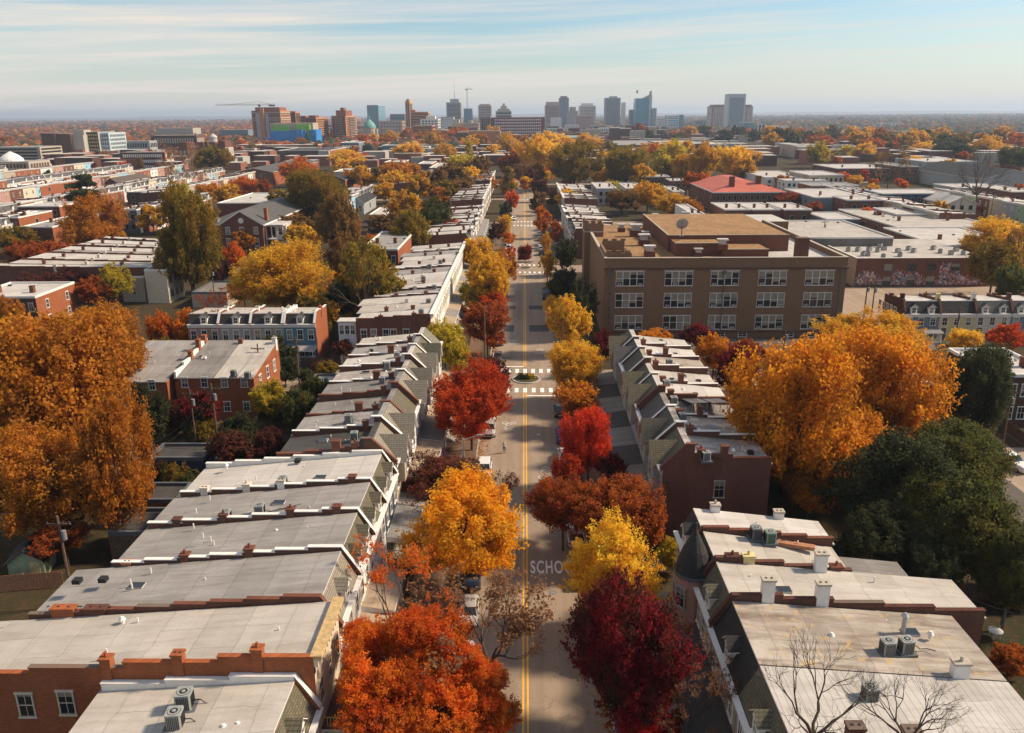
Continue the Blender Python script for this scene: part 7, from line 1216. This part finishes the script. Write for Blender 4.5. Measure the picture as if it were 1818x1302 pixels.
def ring(y, w, z0, z1, t=.12): return [(-w+t, y, z0), (w-t, y, z0), (w, y, z0+.18), (w, y, (z0+z1)/2+.05), (w-t*.9, y, z1-.03), (w*.55, y, z1+.02), (-w*.55, y, z1+.02), (-w+t*.9, y, z1-.03), (-w, y, (z0+z1)/2+.05), (-w, y, z0+.18)]
def car_meshes(kind):
    if ('car', kind) in _cc: return _cc['car', kind]
    Lh = {'sedan': 2.35, 'suv': 2.35, 'hatch': 2.1, 'pickup': 2.8}[kind]; zb = {'sedan': .93, 'suv': 1.08, 'hatch': .98, 'pickup': 1.12}[kind]; zr = {'sedan': 1.45, 'suv': 1.72, 'hatch': 1.5, 'pickup': 1.85}[kind]; w = .93 if kind in ('suv', 'pickup') else .89
    b = MB(); loft(b, [ring(-Lh, w*.80, .38, zb*.72), ring(-Lh+.12, w*.93, .30, zb*.84), ring(-Lh+.5, w, .26, zb*.93), ring(-.9, w, .24, zb), ring(.8, w, .24, zb), ring(Lh-.35, w*.98, .26, zb*(1 if kind != 'sedan' else .98)), ring(Lh-.1, w*.93, .32, zb*.92), ring(Lh, w*.82, .42, zb*.8)]); body = b.mesh('body', [PT['white']])
    ya, yb_, yc, yd = {'sedan': (-1.25, -.55, .85, 1.65), 'suv': (-1.2, -.55, 1.75, 2.15), 'hatch': (-1.2, -.5, 1.35, 1.95), 'pickup': (-1.2, -.6, .6, .85)}[kind]
    b = MB(); wb, wt = w-.09, w-.24; p = [(-wb, ya, zb-.04), (wb, ya, zb-.04), (wb, yd, zb-.04), (-wb, yd, zb-.04), (-wt, yb_, zr-.06), (wt, yb_, zr-.06), (wt, yc, zr-.06), (-wt, yc, zr-.06)]; b.hexa(p); glass = b.mesh('windscreen_and_windows', [M['glass']])
    b = MB(); b.hexa([(-wt-.03, yb_-.03, zr-.07), (wt+.03, yb_-.03, zr-.07), (wt+.03, yc+.03, zr-.07), (-wt-.03, yc+.03, zr-.07), (-wt+.06, yb_+.1, zr), (wt-.06, yb_+.1, zr), (wt-.06, yc-.1, zr), (-wt+.06, yc-.1, zr)])
    for s in (-1, 1):
        for (u, v) in ((0, 4), (3, 7)): a_ = Vector(p[u]); c_ = Vector(p[v]); b.tube((s*abs(a_.x), a_.y, a_.z), (s*abs(c_.x), c_.y, c_.z), .05, n=4)
        ym = (yb_+yc)/2; b.tube((s*(wb+.005), ym+.05, zb-.03), (s*(wt+.01), ym, zr-.07), .045, n=4)
        b.box(s*w-.09 if s > 0 else -w-.11, s*w+.11 if s > 0 else -w+.09, ya+.25, ya+.4, zb-.02, zb+.14)
    if kind == 'pickup': b.box(-w+.02, w-.02, 1.05, 2.7, zb-.3, zb-.1, 1)
    roof = b.mesh('roof_panel', [PT['white'], M['black']])
    b = MB(); n = 14
    def disc(b, x0, x1, r, m):
        i = len(b.v)
        for x in (x0, x1): b.v += [(x, r*math.cos(2*math.pi*k/n), r*math.sin(2*math.pi*k/n)) for k in range(n)]
        b.f.append(tuple(i+k for k in range(n))); b.m.append(m); b.f.append(tuple(i+n+k for k in range(n))); b.m.append(m)
        for k in range(n): q = (k+1) % n; b.f.append((i+k, i+q, i+n+q, i+n+k)); b.m.append(m)
    disc(b, -.12, .12, .34, 0); tyre = b.mesh('tyre', [M['tyre']]); b = MB(); disc(b, -.125, .125, .21, 0); rim = b.mesh('rim', [M['rim']])
    b = MB(); b.box(-.2, .2, -.05, .04, -.08, .08); hl = b.mesh('headlight', [M['lamp']]); b = MB(); b.box(-.14, .14, -.04, .05, -.11, .11); tl = b.mesh('tail_light', [M['tail']]); b = MB(); b.box(-.27, .27, -.03, .03, -.07, .07); pl = b.mesh('number_plate', [M['white']]); b = MB(); b.box(-.5, .5, -.03, .05, -.1, .1); gr = b.mesh('grille', [M['black']])
    _cc['car', kind] = (body, glass, roof, tyre, rim, hl, tl, Lh, zb, w, pl, gr); return _cc['car', kind]
def car(x, y, kind, colr, label, rot=0, group='cars parked along the kerb', name='parked_car', cat='car'):
    body, glass, roof, tyre, rim, hl, tl, Lh, zb, w, pl, gr = car_meshes(kind); e = empty(name, (x, y, .01), rot, label, cat, group)
    ob('body', body, e, omat=PT[colr]); ob('windows', glass, e); ob('roof_panel', roof, e, omat=[PT[colr]])
    for sx in (-1, 1):
        for yy in (-Lh*.63, Lh*.63): t_ = ob('wheel', tyre, e, (sx*(w-.1), yy, .335)); ob('rim', rim, t_)
        ob('headlight', hl, e, (sx*(w-.29), -Lh+.05, zb*.66)); ob('tail_light', tl, e, (sx*(w-.22), Lh-.03, zb*.74))
    ob('grille', gr, e, (0, -Lh-.01, zb*.55)); ob('number_plate', pl, e, (0, Lh+.01, zb*.6)); return e
# -y end is the front; left side cars face the camera, right side cars face away
LC = [(-5.3, 41.5, 'sedan', 'silver', 'silver car half hidden under the fiery orange-red maple'), (-5.3, 47.5, 'suv', 'blue', 'blue car glimpsed through the bottom orange-red branches'), (-5.25, 57.6, 'sedan', 'white', 'white car with twigs in front of it, second from the bottom on the left kerb'), (-5.2, 64.6, 'sedan', 'silver', 'pale silver sedan parked below the yellow-orange tree, most visible car of the left kerb'), (-5.3, 70.6, 'suv', 'navy', 'dark navy car just behind the pale silver sedan, under the leaves'), (-5.3, 84.5, 'sedan', 'grey', 'grey car hidden behind the sparse dark red tree'), (-5.25, 95.6, 'suv', 'white', 'white sport utility car with dark sunroof beside the walking person'), (-5.2, 109.6, 'suv', 'silver', 'silver car parked under the scarlet tree'), (-5.3, 115.8, 'sedan', 'white', 'white car just behind the silver one under the scarlet tree'),
 (-5.2, 146.6, 'sedan', 'grey', 'dark grey sedan first beyond the circle on the left'), (-5.2, 157.5, 'hatch', 'silver', 'silver hatchback second beyond the circle on the left'), (-5.3, 183, 'sedan', 'red', 'dark red car in the left kerb line before the second crossing'), (-5.3, 189, 'sedan', 'silver', 'silver-blue sedan in front of the dark red car'), (-5.3, 195.5, 'suv', 'grey', 'dark grey car in the middle of the left kerb line'), (-5.3, 202, 'suv', 'grey', 'dark car next to last before the second crossing, left side'), (-5.3, 209, 'sedan', 'black', 'black car last before the second crossing, left side'), (-5.3, 254, 'sedan', 'red', 'red car just past the second crossing on the left'), (-5.4, 262, 'suv', 'white', 'white car second past the second crossing on the left'), (-5.4, 275, 'suv', 'white', 'white van-like car third past the second crossing on the left'), (-5.4, 286, 'sedan', 'silver', 'silver car fourth past the second crossing on the left'), (-5.4, 298, 'sedan', 'grey', 'grey car fifth past the second crossing on the left'), (-4.6, 357, 'suv', 'white', 'white car by itself beyond the third crossing')]
RC = [(5.3, 44.5, 'sedan', 'black', 'black car at the bottom edge beside the crimson tree'), (5.4, 58.5, 'suv', 'black', 'dark car almost hidden by the crimson tree at the kerb'), (5.3, 71.0, 'sedan', 'silver', 'silver car hidden beneath the bright yellow tree'), (5.4, 78.8, 'suv', 'white', 'white car behind the rust-red tree on the right kerb'), (5.3, 93.5, 'suv', 'silver', 'silver car under the low red branches'), (5.3, 100.3, 'hatch', 'white', 'white hatchback just in front of the blue car'), (5.25, 107.2, 'suv', 'blue', 'bright blue car on the right kerb beside the red tree'), (5.3, 117.5, 'sedan', 'black', 'black car under the orange-gold tree'), (5.4, 173, 'sedan', 'grey', 'grey car under the round yellow tree by the school'), (5.3, 199.5, 'suv', 'navy', 'navy car alone on the right by the school'), (5.4, 206, 'sedan', 'black', 'black car behind the navy one by the school'), (5.4, 265, 'suv', 'black', 'black car first past the second crossing on the right'), (5.4, 274, 'suv', 'silver', 'silver car second past the second crossing on the right'), (5.4, 284, 'sedan', 'white', 'white car third past the second crossing on the right'), (5.5, 297, 'sedan', 'grey', 'grey car fourth past the second crossing on the right'), (5.5, 310, 'sedan', 'silver', 'silver car fifth past the second crossing on the right'), (5.5, 385, 'suv', 'black', 'black car on the right far beyond the third crossing'), (5.5, 398, 'sedan', 'white', 'white car on the right far beyond the third crossing')]
for x_, y_, kd, c_, l in LC: car(x_, y_, kd, c_, l)
for x_, y_, kd, c_, l in RC: car(x_, y_, kd, c_, l, math.pi)
q = P(1793, 818, .8); car(q[0], q[1], 'pickup', 'white', 'white pickup truck with dark load bed parked on the gravel lot at the right edge', R(20), None, 'pickup_truck', 'truck')
q = P(513, 662, .6); car(q[0], q[1], 'suv', 'black', 'black car parked in the back lane by the blue mansard house', R(80), None); q = P(1606, 605, 1); 
for k, (x_, y_) in enumerate(((-2.2, 52), (2.6, 68.5), (-1.9, 88), (1.9, 109), (-3.0, 121), (2.4, 160), (-2.1, 178))):
    b = MB(); b.cyl(0, 0, 0, .012, .36, n=16); b.cyl(0, 0, .012, .018, .28, n=16, m=1); o = ob('manhole_cover', b.mesh('manhole_cover', [M['greydark'], M['metal']]), None, (x_, y_, .009)); tag(o, 'round iron manhole cover in the road, %s from the bottom of the picture' % ORD[k], 'manhole cover', 'manhole covers in the street')
# ------------------------------------------------------------------ walking person
me = bpy.data.meshes.new('person_skeleton'); V = [(0,0,.95),(0,0,1.15),(0,0,1.38),(0,0,1.50),(0,-.01,1.60),(0,-.01,1.72), (.10,0,.90),(.11,-.10,.50),(.11,.02,.09),(.11,-.12,.04), (-.10,0,.90),(-.11,.14,.50),(-.11,.34,.14),(-.11,.28,.05), (.19,0,1.40),(.25,.10,1.14),(.24,.0,.92),(.24,-.04,.84), (-.19,0,1.40),(-.25,-.10,1.14),(-.25,-.2,.94),(-.25,-.24,.86)]
Ed = [(0,1),(1,2),(2,3),(3,4),(4,5),(0,6),(6,7),(7,8),(8,9),(0,10),(10,11),(11,12),(12,13),(2,14),(14,15),(15,16),(16,17),(2,18),(18,19),(19,20),(20,21)]
Rd = [.16,.15,.16,.06,.10,.09, .10,.075,.05,.04, .10,.075,.05,.04, .07,.05,.04,.035, .07,.05,.04,.035]
me.from_pydata(V, Ed, []); tmp = bpy.data.objects.new('tmp', me); col.objects.link(tmp); sk = tmp.modifiers.new('s', 'SKIN'); tmp.modifiers.new('u', 'SUBSURF').levels = 2
for k, r_ in enumerate(Rd): me.skin_vertices[0].data[k].radius = (r_, r_*.85)
me.skin_vertices[0].data[0].use_root = True
dg = bpy.context.evaluated_depsgraph_get(); bm_ = bpy.data.meshes.new_from_object(tmp.evaluated_get(dg)); bpy.data.objects.remove(tmp); bm_.materials.clear()
for k in ('trousers', 'shirt', 'skin', 'hair', 'shoe'): bm_.materials.append(plain('person_'+k, {'trousers': (.03,.035,.06), 'shirt': (.55,.53,.50), 'skin': (.42,.24,.16), 'hair': (.50,.46,.40), 'shoe': (.03,.03,.03)}[k], .85))
for p_ in bm_.polygons:
    z = p_.center.z; x = abs(p_.center.x); p_.material_index = 4 if z < .10 else (0 if z < .98 and x < .2 else (2 if z < .98 else (1 if z < 1.49 else (3 if z > 1.64 or p_.center.y < 0 else 2)))); p_.use_smooth = True
q = P(895, 805, 0); e = empty('person', (q[0], q[1], .01), R(0), 'person in pale top and dark trousers walking on the road carrying a bag', 'person'); ob('body', bm_, e); b = MB(); b.hexa([(.16,-.12,.50),(.36,-.12,.50),(.36,.08,.50),(.16,.08,.50),(.20,-.06,.80),(.30,-.06,.80),(.30,.02,.80),(.20,.02,.80)]); tag(ob('carrier_bag', b.mesh('carrier_bag', [M['paleglass']]), None, (q[0]+.03, q[1], .01)), 'pale carrier bag held by the walking person', 'bag')
# ------------------------------------------------------------------ poles, wires, fences, sheds, furniture
def pole(x, y, h, label, arm=True, lamp=False, m='wood', name='utility_pole'):
    e = empty(name, (x, y, 0), rnd.uniform(-.2, .2), label, 'pole' if not lamp else 'street lamp'); b = MB(); b.cyl(0, 0, 0, h, .16, .11, 8); ob('post', b.mesh('post', [M[m]]), e)
    if arm: b = MB(); b.box(-1.1, 1.1, -.06, .06, h-.9, h-.76); [b.cyl(k, 0, h-.76, h-.6, .05, n=6) for k in (-1, -.45, .45, 1)]; ob('crossarm', b.mesh('crossarm', [M[m]]), e); b = MB(); b.cyl(.32, 0, h-2.4, h-1.5, .22, n=10); ob('transformer', b.mesh('transformer', [M['metal']]), e)
    if lamp: b = MB(); b.tube((0, 0, h-.2), (1.8, 0, h+.3), .05); b.box(1.6, 2.3, -.12, .12, h+.22, h+.34); ob('lamp_arm', b.mesh('lamp_arm', [M['metal']]), e)
    return Vector((x, y, h-.7))
pl_ = [pole(-7.3, 142.8, 11, 'tall wooden pole at the left kerb just beyond the traffic circle', False), pole(P(360, 790, 0)[0], P(360, 800, 0)[1], 9, 'wooden utility pole beside the black garage'), pole(P(545, 675, 0)[0], P(545, 690, 0)[1], 9, 'utility pole in the back lane by the blue mansard house'), pole(P(383, 545, 0)[0], P(383, 545, 0)[1], 10, 'utility pole with transformer beside the tan garage')]
for a, h, l in (((1530, 590), 11, 'leaning dark utility pole right of the school, left one'), ((1543, 592), 11, 'dark utility pole with crossarm right of the school, right one'), ((1690, 640), 10, 'utility pole in front of the cream mansard houses'), ((1778, 800), 9, 'wooden pole beside the parked pickup'), ((1458, 458), 12, 'utility pole with transformer behind the school light well'), ((1756, 398), 13, 'tall dark pole left of the orange tree at the right'), ((1700, 402), 12, 'pole in front of the vine-covered house'), ((1015, 462), 9, 'thin pole on the pavement by the school tower')):
    q = P(a[0], a[1], 0); pl_.append(pole(q[0], q[1], h, l))
for x_, y_, l in ((-7.2, 88, 'thin street lamp on the left pavement beside the scarlet tree'), (7.2, 149, 'street lamp at the right kerb before the school'), (7.3, 236, 'street lamp at the right of the second crossing')): pole(x_, y_, 8, l, False, True, 'metal', 'street_lamp')
def wire(a, b_, label, sag=1.2):
    b = MB(); n = 14; pts = [Vector(a).lerp(Vector(b_), k/n)-Vector((0, 0, sag*4*(k/n)*(1-k/n))) for k in range(n+1)]
    for u, v in zip(pts, pts[1:]): b.tube(u, v, .022, n=3)
    tag(ob('overhead_wire', b.mesh('overhead_wire', [M['black']])), label, 'wire')
wire(pl_[1], pl_[2], 'overhead wire between the back lane poles on the left'); wire(pl_[5], pl_[6], 'overhead wire from the right school pole towards the cream mansard houses'); wire(pl_[6], pl_[7], 'overhead wire running past the tall dark cedar-like tree'); wire(pl_[4], pl_[5], 'short overhead wire between the two poles right of the school')
al = [Vector((-42.5, y_, 0)) for y_ in (48, 66, 84, 104, 124)]; ar = [Vector((44, y_, 0)) for y_ in (48, 70, 92, 114, 134)]
for sd_, lst in (('left', al), ('right', ar)):
    tops = [pole(p.x, p.y, 9.5, 'alley pole, %s from the camera, in the back lane on the %s' % (ORD[k], sd_)) for k, p in enumerate(lst)]
    for k, (u, v) in enumerate(zip(tops, tops[1:])): wire(u, v, '%s span of overhead wire along the %s back lane' % (ORD[k], sd_)); wire(u-Vector((0, 0, 1.2)), v-Vector((0, 0, 1.2)), '%s lower cable span along the %s back lane' % (ORD[k], sd_), .8)
    for k, u in enumerate(tops[:4]):
        for q in (0, 1): sg = -1 if sd_ == 'left' else 1; wire(u, Vector((sg*(26.5 if k > 1 else 33), u.y+3+q*6, 7.9)), '%s service wire from the %s alley pole on the %s to a house' % (('nearer', 'farther')[q], ORD[k], sd_), .6)
def fence(p0, p1, h, label, m='woodpale', bw=.24):
    a = Vector((p0[0], p0[1], 0)); d = Vector((p1[0]-p0[0], p1[1]-p0[1], 0)); ln = d.length; e = empty('garden_fence', tuple(a), math.atan2(d.y, d.x), label, 'fence'); k_ = ('board', h, m, bw)
    if k_ not in _cc: b = MB(); b.box(0, bw-.02, -.012, .012, .05, h); _cc[k_] = b.mesh('board', [M[m]])
    for k in range(int(ln/bw)): ob('board', _cc[k_], e, (k*bw, rnd.uniform(-.006, .006), rnd.uniform(-.02, .02)))
    b = MB()
    for z in (.35, h-.3): b.box(0, ln, .014, .06, z, z+.09)
    for k in range(int(ln/2.4)+1): b.box(k*2.4, k*2.4+.1, .014, .11, 0, h+.05)
    ob('rail', b.mesh('rail', [M[m]]), e)
q0 = P(20, 1040, 1); q1 = P(110, 1030, 1); fence((q0[0]-4, q0[1]), (q1[0], q1[1]+.3), 1.8, 'brown board fence in front of the green garden shed', 'pot'); fence((-38, 79.5), (-27.5, 83.8), 1.9, 'wooden board fence in the dark gardens behind the black tarred roof'); fence((-41, 142), (-35, 142), 1.8, 'grey board fence right of the blue mansard house', 'wood'); fence((P(1800, 745, 1)[0]-2, P(1790, 735, 1)[1]), (P(1818, 780, 1)[0], P(1818, 780, 1)[1]-2), 1.8, 'brown board fence above the parked pickup', 'wood'); fence((33, 68), (48, 67), 1.8, 'dark board fence behind the turret house rear wing', 'wood')
q = P(62, 1022, 0); e = empty('garden_shed', (q[0]-1.6, q[1]-1.4, 0), R(14), 'small pale green garden shed with dark pitched roof at the lower left', 'shed'); b = MB(); b.box(0, 3.2, 0, 3.6, 0, 2.2); b.py([(0, 2.2), (3.2, 2.2), (1.6, 3.3)], .02, 3.58); ob('wall', b.mesh('wall', [M['green']]), e); b = MB()
for s in (-1, 1):
    q_ = [(1.6+s*1.95, -.3, 2.0), (1.6, -.3, 3.42), (1.6, 3.9, 3.42), (1.6+s*1.95, 3.9, 2.0)]; b.hexa([(x, y, z-.08) for x, y, z in q_]+q_)
ob('roof', b.mesh('roof', [M['slate_dark']]), e); window(e, 3.2, 1.4, 1.1, R(90), .8, .8, 1, 'yellow'); window(e, 3.2, 2.6, 1.1, R(90), .8, .8, 1, 'yellow'); b = MB(); b.box(-.45, .45, -.05, 0, .1, 2); ob('door', b.mesh('door', [M['yellow']]), e, (2.4, 0, 0))
# things on the near balcony and porch
e = empty('balcony_planter', (-12.3, 48.6, 4.0), 0, 'white planter box with dark red plant on the yellow railed balcony', 'planter'); b = MB(); b.hexa([(-.3,-.9,.02),(.3,-.9,.02),(.3,.9,.02),(-.3,.9,.02),(-.4,-1,.6),(.4,-1,.6),(.4,1,.6),(-.4,1,.6)]); ob('box', b.mesh('box', [M['white']]), e); ob('plant', CR['lo', 'round', 1][0], e, (.3, 1.2, 1.0), 0, (.9, 1.1, .8), omat=L['crimson'])
e = empty('barbecue_grill', (-12.9, 60.6, .95), 0, 'black barbecue grill on the white columned porch', 'grill'); b = MB(); b.cyl(0, 0, .6, .85, .2, .3, 10); b.cyl(0, 0, .85, 1.05, .3, .12, 10); [b.tube((0, 0, .65), (.25*math.cos(a), .25*math.sin(a), 0), .02) for a in (0, 2.1, 4.2)]; ob('kettle', b.mesh('kettle', [M['black']]), e)
e = empty('red_chair', (-12.6, 78.6, .0), R(200), 'red plastic chair in front of the navy house', 'chair'); b = MB(); b.box(-.28, .28, -.28, .28, .40, .45); ob('seat', b.mesh('seat', [PT['red']]), e); b = MB(); b.box(-.28, .28, .25, .30, .45, .95); ob('backrest', b.mesh('backrest', [PT['red']]), e); b = MB(); b.box(-.02, .02, -.02, .02, 0, .4); lg = b.mesh('leg', [PT['red']]); [ob('leg', lg, e, (x, y, 0)) for x in (-.25, .25) for y in (-.25, .25)]
q = P(1777, 1125, 0); e = empty('patio_umbrella', (q[0], q[1], 0), 0, 'closed dark patio umbrella beside the round table at the right edge', 'umbrella'); b = MB(); b.cyl(0, 0, 0, 2.6, .03, n=6); ob('pole', b.mesh('pole', [M['metal']]), e); b = MB(); b.cyl(0, 0, .9, 2.6, .22, .04, 8); ob('canopy', b.mesh('canopy', [M['greydark']]), e)
e = empty('patio_table', (q[0]-.9, q[1]-.6, 0), 0, 'round white patio table on the terrace at the right edge', 'table'); b = MB(); b.cyl(0, 0, .7, .74, .6, n=16); ob('tabletop', b.mesh('tabletop', [M['white']]), e); b = MB(); b.box(-.03, .03, -.03, .03, 0, .7); lg = b.mesh('leg', [M['white']]); [ob('leg', lg, e, (x, y, 0)) for x in (-.3, .3) for y in (-.3, .3)]
# stadium floodlights above the right trees
for k, (a, c) in enumerate(((1303, 252), (1350, 255), (1416, 248), (1368, 250), (1467, 255))):
    q = P(a, c, y=1000); b = MB(); b.cyl(0, 0, 0, q[2], .5, n=6); b.box(-5, 5, -.6, .6, q[2]-1.5, q[2]); b.box(-5, 5, -.6, .6, q[2]+.6, q[2]+2.1); tag(ob('floodlight_mast', b.mesh('floodlight_mast', [M['white']]), None, (q[0], 1000, 0)), '%s of the stadium floodlights from the left, above the right tree belt' % ORD[sorted([1303,1350,1416,1368,1467]).index(a)], 'floodlight', 'stadium floodlights')
# ------------------------------------------------------------------ air
b = MB(); b.box(-15000, 15000, -40, 22500, -1.5, 165); m = bpy.data.materials.new('haze_air'); m.use_nodes = True; t = m.node_tree; t.nodes.clear(); pv = N(t, 'ShaderNodeVolumePrincipled'); pv.inputs['Color'].default_value = (.70, .83, 1, 1); pv.inputs['Density'].default_value = 1.0e-4; pv.inputs['Anisotropy'].default_value = .25; mo = N(t, 'ShaderNodeOutputMaterial'); t.links.new(pv.outputs[0], mo.inputs['Volume'])
ob('haze', b.mesh('haze', [m]), kind='stuff')
print('objects', len(bpy.data.objects), 'tris', sum(len(me.loop_triangles) or sum(len(p.vertices)-2 for p in me.polygons) if len(me.polygons) < 20000 else len(me.polygons)*2 for me in bpy.data.meshes if me.users), 'dup labels', [k for k, v in used_labels.items() if v > 1][:20])
